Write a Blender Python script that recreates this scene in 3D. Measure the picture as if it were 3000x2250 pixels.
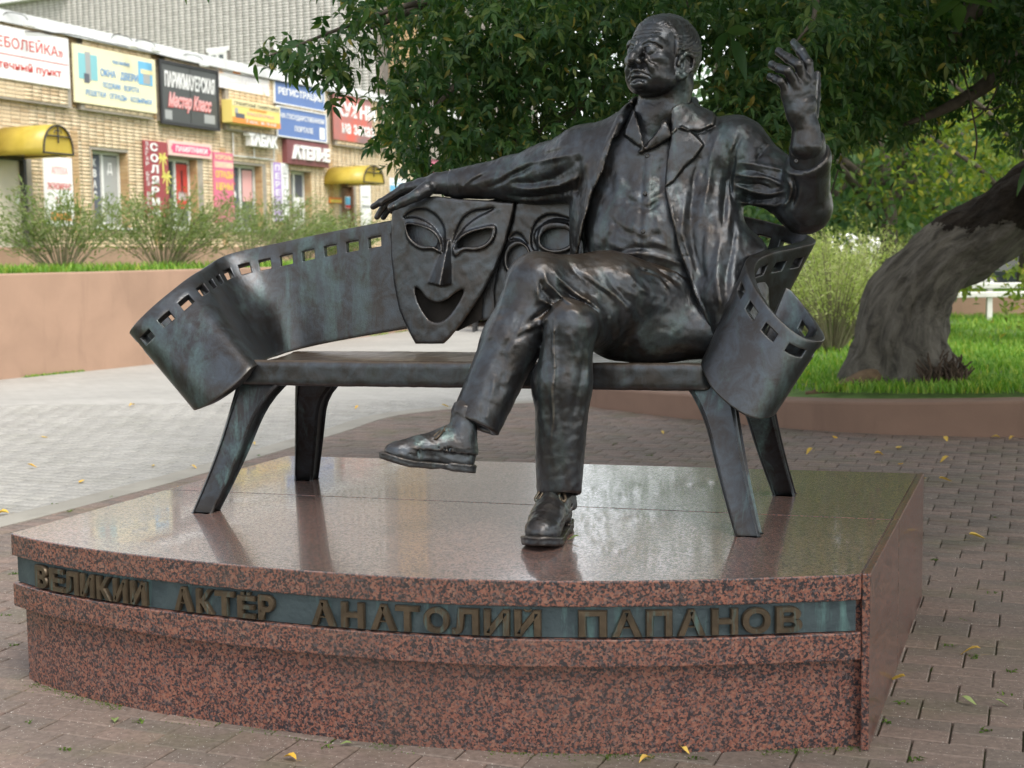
import bpy, bmesh, math, random
import numpy as np
from mathutils import Vector, Matrix

SC = bpy.context.scene
for _o in list(bpy.data.objects):
    bpy.data.objects.remove(_o)
R = math.radians
rng = random.Random(7)
nrng = np.random.default_rng(11)

# ------------------------------------------------------------------ camera
CAM_H, FPX, PITCH, ROLL = 1.45, 4000.0, 0.0955, -0.0139      # fitted from the paving grid and the plinth
cam_data = bpy.data.cameras.new('camera')
cam_data.sensor_width = 36.0
cam_data.lens = 36.0 * FPX / 3000.0
cam_data.clip_start = 0.05
cam_data.clip_end = 600.0
cam_data.dof.use_dof = True
cam_data.dof.focus_distance = 4.85
cam_data.dof.aperture_fstop = 4.8
cam = bpy.data.objects.new('camera', cam_data)
SC.collection.objects.link(cam)
cam.matrix_world = (Matrix.Translation((0, 0, CAM_H)) @ Matrix.Rotation(R(90) - PITCH, 4, 'X')
                    @ Matrix.Rotation(ROLL, 4, 'Z'))
SC.camera = cam

# ------------------------------------------------------------------ light: overcast day
SUN_EL, SUN_AZ = R(52), R(148)      # azimuth measured from +Y towards +X
world = bpy.data.worlds.new('World')
SC.world = world
world.use_nodes = True
wn = world.node_tree
wn.nodes.clear()
sky = wn.nodes.new('ShaderNodeTexSky')
sky.sky_type = 'NISHITA'
sky.sun_disc = False
sky.sun_elevation = SUN_EL
sky.sun_rotation = SUN_AZ
sky.air_density = 1.0
sky.dust_density = 1.2
sky.ozone_density = 1.0
hsv = wn.nodes.new('ShaderNodeHueSaturation')
hsv.inputs['Saturation'].default_value = 0.34
bg = wn.nodes.new('ShaderNodeBackground')
bg.inputs['Strength'].default_value = 0.15
wo = wn.nodes.new('ShaderNodeOutputWorld')
wn.links.new(sky.outputs[0], hsv.inputs['Color'])
tint = wn.nodes.new('ShaderNodeMixRGB')            # thin bright cloud: a slightly warm veil over the blue
tint.blend_type = 'MULTIPLY'; tint.inputs[0].default_value = 1.0; tint.inputs[2].default_value = (1.0, .965, .90, 1)
wn.links.new(hsv.outputs[0], tint.inputs[1])
wn.links.new(tint.outputs[0], bg.inputs['Color'])
wn.links.new(bg.outputs[0], wo.inputs['Surface'])
sun_d = bpy.data.lights.new('sun', 'SUN')
sun_d.energy = 1.5
sun_d.angle = R(24)
sun_d.color = (1.0, 0.95, 0.87)
sun = bpy.data.objects.new('sun', sun_d)
SC.collection.objects.link(sun)
_sd = Vector((math.sin(SUN_AZ) * math.cos(SUN_EL), math.cos(SUN_AZ) * math.cos(SUN_EL), math.sin(SUN_EL)))
sun.rotation_euler = _sd.to_track_quat('Z', 'Y').to_euler()
sun.location = (-6, -4, 12)

vs = SC.view_settings
vs.view_transform = 'Standard'
vs.look = 'None'
vs.gamma = 1.0
vs.use_curve_mapping = False
vs.exposure = 1.3
SC.cycles.use_denoising = True
SC.cycles.max_bounces = 8
SC.cycles.diffuse_bounces = 3
SC.cycles.transparent_max_bounces = 6

# ------------------------------------------------------------------ picture pixel -> place
BO = np.array([-.0495, 5.023])                   # middle of the bench on the plinth
E1 = np.array([.9645, -.2641])                   # along the bench
E2 = np.array([.2641, .9645])                    # towards its back
PZ = 0.5205                                      # top of the plinth
KD = 3000.0 / 2212.0
_c, _s, _cp, _sp = math.cos(ROLL), math.sin(ROLL), math.cos(PITCH), math.sin(PITCH)

def ray(x, y):
    a0, b0 = x * KD - 1500.0, y * KD - 1125.0
    a = (a0 * _c + b0 * _s) / FPX
    b = (-a0 * _s + b0 * _c) / FPX
    return np.array([a, _cp - b * _sp, -_sp - b * _cp])

CAMP = np.array([0, 0, CAM_H])
def at_t(x, y, t):                               # on the vertical plane t metres behind the bench's middle line
    r = ray(x, y)
    return CAMP + r * ((t + BO @ E2) / (r[:2] @ E2))
def at_y(x, y, Y):
    r = ray(x, y)
    return CAMP + r * (Y / r[1])
def at_z(x, y, z=0.0):
    r = ray(x, y)
    return CAMP + r * ((z - CAM_H) / r[2])
def b2w(s, t, z):
    return np.array([BO[0] + s * E1[0] + t * E2[0], BO[1] + s * E1[1] + t * E2[1], z])
def pix(P):                                      # world points (n,3) -> picture coordinates
    x, y, z = P[..., 0], P[..., 1], P[..., 2] - CAM_H
    d = y * _cp - z * _sp
    v = -(z * _cp + y * _sp)
    a, b = FPX * x / d, FPX * v / d
    return (1500 + a * _c - b * _s) / KD, (1125 + a * _s + b * _c) / KD

# ------------------------------------------------------------------ objects
def link(o):
    SC.collection.objects.link(o)
    return o

def tag(o, label=None, cat=None, group=None, kind=None):
    if label: o['label'] = label
    if cat: o['category'] = cat
    if group: o['group'] = group
    if kind: o['kind'] = kind
    return o

def thing(name, label, cat, loc=(0, 0, 0), group=None, rotz=0.0):
    o = bpy.data.objects.new(name, None)
    o.empty_display_size = 0.1
    o.location = loc
    o.rotation_euler = (0, 0, rotz)
    link(o)
    return tag(o, label, cat, group)

def adopt(o, parent, local=False):               # parent without moving (meshes are built in world space)
    o.parent = parent
    if not local:
        if parent.parent is None:
            m = Matrix.Translation(parent.location) @ parent.rotation_euler.to_matrix().to_4x4()
        else:
            m = Matrix.Identity(4)                # a part: its mesh is in world space, its place is the origin
        o.matrix_parent_inverse = m.inverted()
    return o

def mesh_np(name, V, F, mat=None, smooth=False, mats=None, fm=None):
    """mesh from arrays; F is (n,3), (n,4) or a list of tuples"""
    me = bpy.data.meshes.new(name)
    V = np.asarray(V, dtype=np.float32)
    if isinstance(F, np.ndarray):
        n, k = F.shape
        me.vertices.add(len(V)); me.vertices.foreach_set('co', V.ravel())
        me.loops.add(n * k); me.loops.foreach_set('vertex_index', F.astype(np.int32).ravel())
        me.polygons.add(n)
        me.polygons.foreach_set('loop_start', np.arange(0, n * k, k, dtype=np.int32))
        me.update(calc_edges=True)
    else:
        me.from_pydata([tuple(v) for v in V], [], F)
    for m in (mats or ([mat] if mat else [])):
        me.materials.append(m)
    if fm is not None:
        me.polygons.foreach_set('material_index', np.asarray(fm, dtype=np.int32))
    if smooth:
        me.polygons.foreach_set('use_smooth', np.ones(len(me.polygons), dtype=bool))
    me.update()
    return me

def obj(name, me, parent=None, local=False):
    o = bpy.data.objects.new(name, me)
    link(o)
    if parent is not None:
        adopt(o, parent, local)
    return o

class MB:
    """collects boxes, prisms and tubes into one mesh"""
    def __init__(self): self.V, self.F = [], []
    def add(self, V, F):
        b = len(self.V)
        self.V += [tuple(v) for v in V]
        self.F += [tuple(i + b for i in f) for f in F]
        return self
    def box(self, lo, hi, M=None):
        x0, y0, z0 = lo; x1, y1, z1 = hi
        V = [(x0, y0, z0), (x1, y0, z0), (x1, y1, z0), (x0, y1, z0), (x0, y0, z1), (x1, y0, z1), (x1, y1, z1), (x0, y1, z1)]
        if M is not None: V = [tuple(M @ Vector(v)) for v in V]
        return self.add(V, [(3, 2, 1, 0), (4, 5, 6, 7), (0, 1, 5, 4), (1, 2, 6, 5), (2, 3, 7, 6), (3, 0, 4, 7)])
    def frame_box(self, O, A, B, C):               # corner plus three edge vectors
        O, A, B, C = (Vector(v) for v in (O, A, B, C))
        V = [O, O + A, O + A + B, O + B, O + C, O + A + C, O + A + B + C, O + B + C]
        F = [(3, 2, 1, 0), (4, 5, 6, 7), (0, 1, 5, 4), (1, 2, 6, 5), (2, 3, 7, 6), (3, 0, 4, 7)]
        if A.cross(B).dot(C) < 0: F = [f[::-1] for f in F]
        return self.add(V, F)
    def tube(self, pts, rad, n=8, cap=True):
        pts = [Vector(p) for p in pts]
        m = len(pts)
        if not hasattr(rad, '__len__'): rad = [rad] * m
        V, F = [], []
        prev = None
        for i, p in enumerate(pts):
            d = (pts[min(i + 1, m - 1)] - pts[max(i - 1, 0)]).normalized()
            if prev is None:
                u = d.orthogonal().normalized()
            else:
                u = (prev - d * prev.dot(d)).normalized()
            prev = u
            w = d.cross(u)
            for k in range(n):
                a = 2 * math.pi * k / n
                V.append(p + (u * math.cos(a) + w * math.sin(a)) * rad[i])
        for i in range(m - 1):
            for k in range(n):
                F.append((i * n + k, i * n + (k + 1) % n, (i + 1) * n + (k + 1) % n, (i + 1) * n + k))
        if cap:
            F.append(tuple(range(n))[::-1])
            F.append(tuple((m - 1) * n + k for k in range(n)))
        return self.add(V, F)
    def build(self, name, mat, parent=None, smooth=False, bevel=0, local=False, seg=2):
        me = mesh_np(name, self.V, self.F, mat, smooth)
        o = obj(name, me, parent, local)
        if bevel:
            b = o.modifiers.new('edge', 'BEVEL'); b.width = bevel; b.segments = seg; b.limit_method = 'ANGLE'
        return o

def crom(pts, n):                                  # Catmull-Rom through points
    P = np.asarray(pts, float)
    P = np.vstack([2 * P[0] - P[1], P, 2 * P[-1] - P[-2]])
    out = []
    for i in range(1, len(P) - 2):
        for k in range(n):
            t = k / n
            p0, p1, p2, p3 = P[i - 1:i + 3]
            out.append(.5 * (2 * p1 + (p2 - p0) * t + (2 * p0 - 5 * p1 + 4 * p2 - p3) * t * t + (3 * p1 - p0 - 3 * p2 + p3) * t ** 3))
    out.append(P[-2])
    return np.array(out)

def resample(C, m):
    d = np.r_[0, np.cumsum(np.linalg.norm(np.diff(C, axis=0), axis=1))]
    t = np.linspace(0, d[-1], m)
    return np.stack([np.interp(t, d, C[:, k]) for k in range(C.shape[1])], 1)

# ------------------------------------------------------------------ materials
class NT:
    def __init__(self, name):
        self.m = bpy.data.materials.new(name)
        self.m.use_nodes = True
        self.t = self.m.node_tree
        self.b = self.t.nodes['Principled BSDF']
        self._co = None
    def n(self, kind, **kw):
        nd = self.t.nodes.new('ShaderNode' + kind)
        for k, v in kw.items():
            if k in nd.inputs: nd.inputs[k].default_value = v
            else: setattr(nd, k, v)
        return nd
    def l(self, a, b): self.t.links.new(a, b)
    def co(self):
        if self._co is None:
            self._co = self.n('NewGeometry').outputs['Position']
        return self._co
    def mapping(self, scale=(1, 1, 1), rot=(0, 0, 0), src=None):
        mp = self.n('Mapping')
        mp.inputs['Scale'].default_value = scale
        mp.inputs['Rotation'].default_value = rot
        self.l(src or self.co(), mp.inputs['Vector'])
        return mp.outputs[0]
    def noise(self, scale, detail=4, rough=.55, dist=0, vec=None):
        nd = self.n('TexNoise')
        nd.inputs['Scale'].default_value = scale; nd.inputs['Detail'].default_value = detail
        nd.inputs['Roughness'].default_value = rough; nd.inputs['Distortion'].default_value = dist
        self.l(vec or self.co(), nd.inputs['Vector'])
        return nd.outputs['Fac']
    def voro(self, scale, vec=None, out='Distance', feature='F1', rand=1.0):
        nd = self.n('TexVoronoi', feature=feature)
        nd.inputs['Scale'].default_value = scale
        nd.inputs['Randomness'].default_value = rand
        self.l(vec or self.co(), nd.inputs['Vector'])
        return nd.outputs[out]
    def ramp(self, fac, stops, interp='LINEAR'):
        r = self.n('ValToRGB')
        cr = r.color_ramp
        cr.interpolation = interp
        while len(cr.elements) < len(stops): cr.elements.new(.5)
        for e, (p, c) in zip(cr.elements, stops):
            e.position = p
            e.color = (*c, 1) if hasattr(c, '__len__') else (c, c, c, 1)
        self.l(fac, r.inputs[0])
        return r.outputs[0]
    def mix(self, a, b, fac, mode='MIX'):
        m = self.n('MixRGB', blend_type=mode)
        for s, k in ((fac, 0), (a, 1), (b, 2)):
            if hasattr(s, 'is_linked'): self.l(s, m.inputs[k])
            elif hasattr(s, '__len__'): m.inputs[k].default_value = (*s, 1)
            else: m.inputs[k].default_value = s if k == 0 else (s, s, s, 1)
        return m.outputs[0]
    def math(self, op, a, b=0.0, c=None):
        m = self.n('Math', operation=op)
        for s, k in ((a, 0), (b, 1)) + (((c, 2),) if c is not None else ()):
            if hasattr(s, 'is_linked'): self.l(s, m.inputs[k])
            else: m.inputs[k].default_value = s
        return m.outputs[0]
    def base(self, c):
        if hasattr(c, 'is_linked'): self.l(c, self.b.inputs['Base Color'])
        else: self.b.inputs['Base Color'].default_value = (*c, 1)
        return self
    def set(self, **kw):
        for k, v in kw.items():
            k = {'rough': 'Roughness', 'metal': 'Metallic', 'spec': 'Specular IOR Level', 'coat': 'Coat Weight',
                 'coatr': 'Coat Roughness', 'trans': 'Transmission Weight', 'alpha': 'Alpha', 'sheen': 'Sheen Weight'}[k]
            if hasattr(v, 'is_linked'): self.l(v, self.b.inputs[k])
            else: self.b.inputs[k].default_value = v
        return self
    def bump(self, h, strength=.3, dist=.01):
        b = self.n('Bump')
        b.inputs['Strength'].default_value = strength; b.inputs['Distance'].default_value = dist
        self.l(h, b.inputs['Height'])
        self.l(b.outputs[0], self.b.inputs['Normal'])
        return self
    def island(self):
        g = self.n('NewGeometry').outputs['Random Per Island']
        o = self.n('ObjectInfo').outputs['Random']
        return self.math('FRACT', self.math('ADD', g, o))

def plain(name, c, rough=.6, metal=0, vary=.12, scale=6, bump=0):
    t = NT(name)
    n = t.noise(scale, 5)
    lo = tuple(max(0, x * (1 - vary)) for x in c); hi = tuple(min(1, x * (1 + vary)) for x in c)
    t.base(t.ramp(n, [(.3, lo), (.7, hi)])).set(rough=rough, metal=metal)
    if bump: t.bump(t.noise(scale * 12, 4), .3, bump)
    return t.m

# ------------------------------------------------------------------ solid modelling on a grid
def smin(a, b, k):
    h = np.maximum(k - np.abs(a - b), 0) / k
    return np.minimum(a, b) - h * h * k * .25

class Field:
    def __init__(self, lo, hi, h):
        self.lo = np.asarray(lo, np.float32); self.h = h
        self.n = np.ceil((np.asarray(hi) - np.asarray(lo)) / h).astype(int) + 1
        self.D = np.full(self.n, .25, np.float32)
        self.ax = [self.lo[i] + np.arange(self.n[i], dtype=np.float32) * h for i in range(3)]
    def block(self, lo, hi):
        sl = []
        for i in range(3):
            a = max(0, int((lo[i] - self.lo[i]) / self.h)); b = min(self.n[i], int((hi[i] - self.lo[i]) / self.h) + 2)
            if b <= a: return None, None
            sl.append(slice(a, b))
        P = np.empty((sl[0].stop - sl[0].start, sl[1].stop - sl[1].start, sl[2].stop - sl[2].start, 3), np.float32)
        P[..., 0] = self.ax[0][sl[0]][:, None, None]; P[..., 1] = self.ax[1][sl[1]][None, :, None]; P[..., 2] = self.ax[2][sl[2]][None, None, :]
        return tuple(sl), P
    def put(self, lo, hi, fn, k, sub=False):
        m = .05 + k
        sl, P = self.block(np.asarray(lo) - m, np.asarray(hi) + m)
        if sl is None: return self
        d = fn(P).astype(np.float32)
        if sub: self.D[sl] = -smin(-self.D[sl], d, max(k, 1e-4))
        else: self.D[sl] = smin(self.D[sl], d, max(k, 1e-4))
        return self
    def cone(self, a, b, ra, rb=None, k=.02, sub=False, flat=None):
        """tapered limb from a to b; flat=(axis, factor) squeezes its section along an axis"""
        a, b = np.asarray(a, np.float32), np.asarray(b, np.float32)
        rb = ra if rb is None else rb
        r = max(ra, rb) * (max(1, flat[1]) if flat else 1)
        ba = b - a; bb = max(float(ba @ ba), 1e-9)
        def fn(P):
            pa = P - a
            h = np.clip((pa @ ba) / bb, 0, 1)
            q = pa - h[..., None] * ba
            if flat:
                ax = np.asarray(flat[0], np.float32); ax = ax / np.linalg.norm(ax)
                c = q @ ax
                q = q + (c * (1 / flat[1] - 1))[..., None] * ax
            return np.sqrt((q * q).sum(-1)) - (ra + (rb - ra) * h)
        return self.put(np.minimum(a, b) - r, np.maximum(a, b) + r, fn, k, sub)
    def chain(self, pts, rads, k=.015, sub=False, flat=None):
        for i in range(len(pts) - 1):
            self.cone(pts[i], pts[i + 1], rads[i] if hasattr(rads, '__len__') else rads, rads[i + 1] if hasattr(rads, '__len__') else rads, k, sub, flat)
        return self
    def ell(self, c, r, k=.02, M=None, sub=False):
        """ellipsoid, M rows are its axes"""
        c = np.asarray(c, np.float32); r = np.asarray(r, np.float32)
        M = np.eye(3, dtype=np.float32) if M is None else np.asarray(M, np.float32)
        ext = np.sqrt(((M * r[:, None]) ** 2).sum(0))
        def fn(P):
            q = (P - c) @ M.T
            k0 = np.sqrt(((q / r) ** 2).sum(-1)); k1 = np.sqrt(((q / (r * r)) ** 2).sum(-1)) + 1e-9
            return k0 * (k0 - 1) / k1
        return self.put(c - ext, c + ext, fn, k, sub)
    def band(self, w=.035):
        idx = np.nonzero(np.abs(self.D) < w)
        P = np.stack([self.ax[i][idx[i]] for i in range(3)], 1)
        return idx, P
    def mesh(self):
        D, n = self.D, self.n
        ins = D < 0
        c = [ins[i:n[0] - 1 + i, j:n[1] - 1 + j, k:n[2] - 1 + k] for i in (0, 1) for j in (0, 1) for k in (0, 1)]
        s = sum(x.astype(np.int8) for x in c)
        act = (s > 0) & (s < 8)
        I = np.stack(np.nonzero(act), 1)
        num = np.full(act.shape, -1, np.int64); num[act] = np.arange(len(I))
        acc = np.zeros((len(I), 3), np.float32); cnt = np.zeros(len(I), np.float32)
        cor = [(i, j, k) for i in (0, 1) for j in (0, 1) for k in (0, 1)]
        val = {o: D[I[:, 0] + o[0], I[:, 1] + o[1], I[:, 2] + o[2]] for o in cor}
        for o in cor:
            for ax in range(3):
                if o[ax]: continue
                q = list(o); q[ax] = 1; q = tuple(q)
                va, vb = val[o], val[q]
                m = (va < 0) != (vb < 0)
                t = np.where(m, va / np.where(m, va - vb, 1), 0)
                p = np.tile(np.asarray(o, np.float32), (len(I), 1)); p[:, ax] = t
                acc[m] += p[m]; cnt[m] += 1
        V = self.lo + (I + acc / cnt[:, None]) * self.h
        F = []
        for ax in range(3):
            u, v = (ax + 1) % 3, (ax + 2) % 3
            a = [slice(1, -1)] * 3; b = [slice(1, -1)] * 3
            a[ax] = slice(0, -1); b[ax] = slice(1, None)
            A, B = ins[tuple(a)], ins[tuple(b)]
            E = np.stack(np.nonzero(A != B), 1)
            fl = A[E[:, 0], E[:, 1], E[:, 2]]
            E = E + 1; E[:, ax] -= 1
            q = []
            for du, dv in ((-1, -1), (0, -1), (0, 0), (-1, 0)):
                w = E.copy(); w[:, u] += du; w[:, v] += dv
                q.append(num[w[:, 0], w[:, 1], w[:, 2]])
            q = np.stack(q, 1)
            q[~fl] = q[~fl][:, ::-1]
            F.append(q)
        F = np.concatenate(F)
        F = F[(F >= 0).all(1)]
        return V, F

def relax(V, F, it=2):                             # light Taubin smoothing
    E = np.concatenate([F[:, [i, (i + 1) % F.shape[1]]] for i in range(F.shape[1])])
    E = np.concatenate([E, E[:, ::-1]])
    n = len(V)
    deg = np.maximum(np.bincount(E[:, 0], minlength=n), 1)[:, None]
    V = V.astype(np.float64)
    for i in range(it):
        for lam in (.52, -.54):
            A = np.stack([np.bincount(E[:, 0], V[E[:, 1], c], n) for c in range(3)], 1) / deg
            V = V + lam * (A - V)
    return V.astype(np.float32)

def sd_poly(px, py, poly):                        # signed distance to a polygon in picture units (negative inside)
    poly = np.asarray(poly, np.float32)
    d = np.full(px.shape, 1e9, np.float32); inside = np.zeros(px.shape, bool)
    m = len(poly)
    for i in range(m):
        x0, y0 = poly[i]; x1, y1 = poly[(i + 1) % m]
        ex, ey = x1 - x0, y1 - y0
        wx, wy = px - x0, py - y0
        t = np.clip((wx * ex + wy * ey) / (ex * ex + ey * ey + 1e-9), 0, 1)
        d = np.minimum(d, (wx - ex * t) ** 2 + (wy - ey * t) ** 2)
        cond = ((y0 <= py) & (y1 > py)) | ((y1 <= py) & (y0 > py))
        if abs(ey) > 1e-9:
            inside ^= cond & (px < x0 + (py - y0) / ey * ex)
    d = np.sqrt(d)
    return np.where(inside, -d, d)

def d_line(px, py, pts):                          # distance to a polyline, and the place along it 0..1
    d = np.full(px.shape, 1e9, np.float32); s = np.zeros(px.shape, np.float32)
    n = len(pts) - 1
    for i in range(n):
        x0, y0 = pts[i]; x1, y1 = pts[i + 1]
        ex, ey = x1 - x0, y1 - y0
        wx, wy = px - x0, py - y0
        t = np.clip((wx * ex + wy * ey) / (ex * ex + ey * ey + 1e-9), 0, 1)
        q = (wx - ex * t) ** 2 + (wy - ey * t) ** 2
        m = q < d
        d = np.where(m, q, d); s = np.where(m, (i + t) / n, s)
    return np.sqrt(d), s

class Carver:
    """relief (folds, seams, lapels) on a Field; lines are drawn on the front as one sees it and pushed in or out"""
    def __init__(self, f, w=.035, gain=1.0):
        self.f = f; self.gain = gain
        self.idx, self.P = f.band(w)
        self.px, self.py = pix(self.P)
        self.px = self.px.astype(np.float32); self.py = self.py.astype(np.float32)
        self.d = f.D[self.idx].copy()
    def fold(self, pts, w, amp, taper=True, sel=None):     # amp > 0 ridge, < 0 groove (metres)
        x = [p[0] for p in pts]; y = [p[1] for p in pts]
        m = (self.px > min(x) - 3 * w) & (self.px < max(x) + 3 * w) & (self.py > min(y) - 3 * w) & (self.py < max(y) + 3 * w)
        if sel is not None: m &= sel
        k = self.k = getattr(self, 'k', 0) + 1
        X, Y = self.px[m], self.py[m]
        d, s = d_line(X + w * .38 * np.sin(Y * .30 / w + k), Y + w * .38 * np.sin(X * .26 / w + 1.7 * k), pts)
        w = w * (.75 + .5 * s) if k % 2 else w * (1.25 - .5 * s)
        g = np.exp(-(d / (.85 * w)) ** 1.35) - .12 * np.exp(-((d - 1.55 * w) / (.55 * w)) ** 2)
        if taper: g *= np.clip(np.minimum(s, 1 - s) * 5 + .12, 0, 1)
        self.d[m] -= amp * self.gain * g
        return self
    def plate(self, poly, amp, soft=2.0, sel=None):
        x = [p[0] for p in poly]; y = [p[1] for p in poly]
        m = (self.px > min(x) - 8) & (self.px < max(x) + 8) & (self.py > min(y) - 8) & (self.py < max(y) + 8)
        if sel is not None: m &= sel
        sd = sd_poly(self.px[m], self.py[m], poly)
        self.d[m] -= amp * np.clip(.5 - sd / (2 * soft), 0, 1)
        return self
    def done(self):
        self.f.D[self.idx] = self.d
        return self.f

def rough_field(f, amp, scale, seed=0):
    """hand-modelled surface: a few sine waves in random directions"""
    idx, P = f.band(.02)
    g = np.random.default_rng(seed)
    acc = np.zeros(len(P), np.float32)
    for i in range(14):
        v = g.normal(size=3); v /= np.linalg.norm(v)
        fr = scale * g.uniform(.6, 1.9)
        w = g.normal(size=3); w /= np.linalg.norm(w)
        acc += np.sin(P @ (v * fr).astype(np.float32) + 1.7 * np.sin(P @ (w * fr * .7).astype(np.float32) + g.uniform(0, 6)) + g.uniform(0, 6)) / 3.7
    f.D[idx] += amp * acc
    return f
# ------------------------------------------------------------------ material set
def bronze(name, dark=1.0, green=.35, worn=0.0, bump=.42):
    t = NT(name)
    n1 = t.noise(2.4, 7, .66, .5)
    n2 = t.noise(14, 8, .68, .6)
    n3 = t.noise(95, 4, .6)
    c = t.ramp(n1, [(.3, (.064 * dark, .052 * dark, .045 * dark)), (.55, (.088 * dark, .084 * dark, .086 * dark)), (.75, (.072 * dark, .062 * dark, .055 * dark))])
    c = t.mix(c, (.125 * dark, .146 * dark, .172 * dark), t.ramp(n2, [(.40, 0), (.66, .85)]))
    # verdigris where rain runs and dust sits: streaks drawn out downwards
    st = t.noise(9, 6, .65, .6, t.mapping((1, 1, .22)))
    up = t.n('SeparateXYZ'); t.l(t.n('NewGeometry').outputs['Normal'], up.inputs[0])
    gm = t.math('MULTIPLY', t.ramp(st, [(.52, 0), (.68, 1)]), green)
    gm = t.math('MULTIPLY', gm, t.ramp(n3, [(.3, .4), (.6, 1)]))
    c = t.mix(c, (.10, .19, .185), gm)
    # rubbed brown-gold on ridges and edges
    pt = t.n('NewGeometry').outputs['Pointiness']
    edge = t.ramp(pt, [(.515, 0), (.60, 1)])
    c = t.mix(c, (.24, .19, .14), t.math('MULTIPLY', edge, .42 + worn * .4))
    if worn:
        top = t.ramp(up.outputs[2], [(.45, 0), (.95, 1)])
        c = t.mix(c, (.20, .125, .062), t.math('MULTIPLY', t.math('MULTIPLY', top, t.ramp(n1, [(.35, .4), (.6, 1)])), worn))
    met = t.math('SUBTRACT', .82, t.math('MULTIPLY', gm, .7))
    t.base(c).set(metal=met, rough=t.ramp(n2, [(.3, .28), (.7, .38)]))
    tool = t.noise(1, 5, .7, .6, t.mapping((150, 150, 38), (.5, .3, .2)))
    h = t.mix(t.mix(t.noise(46, 6, .65, 1.2), t.noise(190, 4, .7), .4), tool, .45)
    t.bump(h, bump, .004)
    return t.m

M = {}
M["bronze"] = bronze("bronze dark patina", .60)
M['bronze_worn'] = bronze('bronze rubbed bright', .58, .25, .5)
M['bronze_shoe'] = bronze('bronze green patina', .62, .75, .18)
M['bronze_leg'] = bronze('bronze leg patina', .48, .6)
M['bronze_mask'] = bronze('bronze smooth mask', .74, .12, 0, .3)
M['bronze_seat'] = bronze('bronze worn seat', .60, .2, .6, .22)

def granite(name, polish, wet=0.0):
    t = NT(name)
    w = t.n('TexNoise'); w.inputs['Scale'].default_value = 110; w.inputs['Detail'].default_value = 2
    t.l(t.co(), w.inputs['Vector'])
    v = t.n('VectorMath', operation='MULTIPLY_ADD')
    t.l(w.outputs['Color'], v.inputs[0]); v.inputs[1].default_value = (.011, .011, .011); t.l(t.co(), v.inputs[2])
    vv = v.outputs[0]
    vc = t.n('TexVoronoi'); vc.inputs['Scale'].default_value = 172; t.l(vv, vc.inputs['Vector'])
    sp = t.n('SeparateColor'); t.l(vc.outputs['Color'], sp.inputs[0])
    clump = t.noise(80, 3, .6)
    k = t.math('ADD', t.math('MULTIPLY', sp.outputs[0], .55), t.math('MULTIPLY', clump, .75))
    c = t.ramp(k, [(.0, (.016, .015, .019)), (.53, (.022, .020, .025)), (.60, (.07, .036, .032)), (.66, (.165, .062, .045)), (.80, (.235, .092, .063)), (.97, (.24, .135, .10))])
    c = t.mix(c, (.09, .08, .085), t.math('MULTIPLY', t.ramp(sp.outputs[1], [(.8, 0), (.85, 1)]), .6))
    grime = t.ramp(t.noise(1.7, 6, .65, .5, t.mapping((1, 1, .5))), [(.45, 0), (.75, .45)])
    c = t.mix(c, (.075, .066, .056), grime)
    if wet > .6: c = t.mix(c, (.34, .30, .27), .18)      # pale sheen of the sky mixed into the top's colour
    t.base(c).set(rough=polish, spec=.55)
    if wet:
        t.b.inputs['Coat IOR'].default_value = 1.7
        t.set(coat=t.math('MULTIPLY', t.ramp(k, [(.50, .30), (.60, .55), (.68, 1.0)]), wet), coatr=t.ramp(t.noise(2.2, 5, .6, .4), [(.4, .03), (.65, .12)]))
        t.bump(t.math('ADD', t.math('MULTIPLY', k, .5), t.noise(6, 3)), .06, .003)
    return t.m
M['granite'] = granite('red granite honed face', .34)
M['granite_side'] = granite('red granite polished side', .30, .45)
M['granite_top'] = granite('red granite polished wet top', .22, .75)

def grime_bronze():
    t = NT('name plate bronze')
    st = t.noise(26, 6, .65, .3, t.mapping((1, 1, .12)))
    n = t.noise(7, 4)
    c = t.ramp(n, [(.3, (.034, .050, .060)), (.7, (.078, .108, .120))])
    c = t.mix(c, (.13, .245, .24), t.ramp(st, [(.54, 0), (.74, .8)]))
    t.base(c).set(metal=.45, rough=.42)
    t.bump(t.noise(60, 4), .35, .004)
    return t.m
M['plate'] = grime_bronze()
def letter_mat():
    t = NT('letter bronze')
    nz = t.n('SeparateXYZ'); 
    n = t.noise(18, 5)
    c = t.ramp(n, [(.3, (.058, .044, .030)), (.7, (.115, .085, .056))])
    st = t.noise(30, 6, .65, .3, t.mapping((1, 1, .15)))
    c = t.mix(c, (.10, .20, .20), t.ramp(st, [(.56, 0), (.72, .7)]))
    t.base(c).set(metal=.6, rough=.42)
    t.bump(t.noise(70, 4), .3, .003)
    return t.m
M['letter'] = letter_mat()

def paver_mat(name, ca, cb, speck=True, moss=.35, rough=.72):
    t = NT(name)
    r = t.island()
    c = t.mix(ca, cb, r)
    n = t.noise(2.2, 5, .6); n2 = t.noise(45, 4, .65)
    c = t.mix(c, t.mix(c, 0.42, 1, 'MULTIPLY'), t.ramp(n2, [(.35, .55), (.62, 0)]))
    c = t.mix(c, t.mix(c, 1.5, 1, 'MULTIPLY'), t.ramp(t.noise(.9, 4, .6, .5), [(.4, 0), (.75, .45)]))
    if speck:
        s = t.math('LESS_THAN', t.voro(85), .17)
        s = t.math('MULTIPLY', s, t.math('GREATER_THAN', t.noise(55, 1), .5))
        c = t.mix(c, (.55, .52, .48), t.math('MULTIPLY', s, .75))
    c = t.mix(c, (.085, .105, .03), t.math('MULTIPLY', t.ramp(n, [(.5, 0), (.72, 1)]), moss))
    t.base(c).set(rough=rough, spec=.35)
    t.bump(t.noise(160, 4, .7), .5, .004)
    return t.m
M['paver_red'] = paver_mat('red grey concrete pavers', (.225, .165, .138), (.165, .135, .115))
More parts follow.
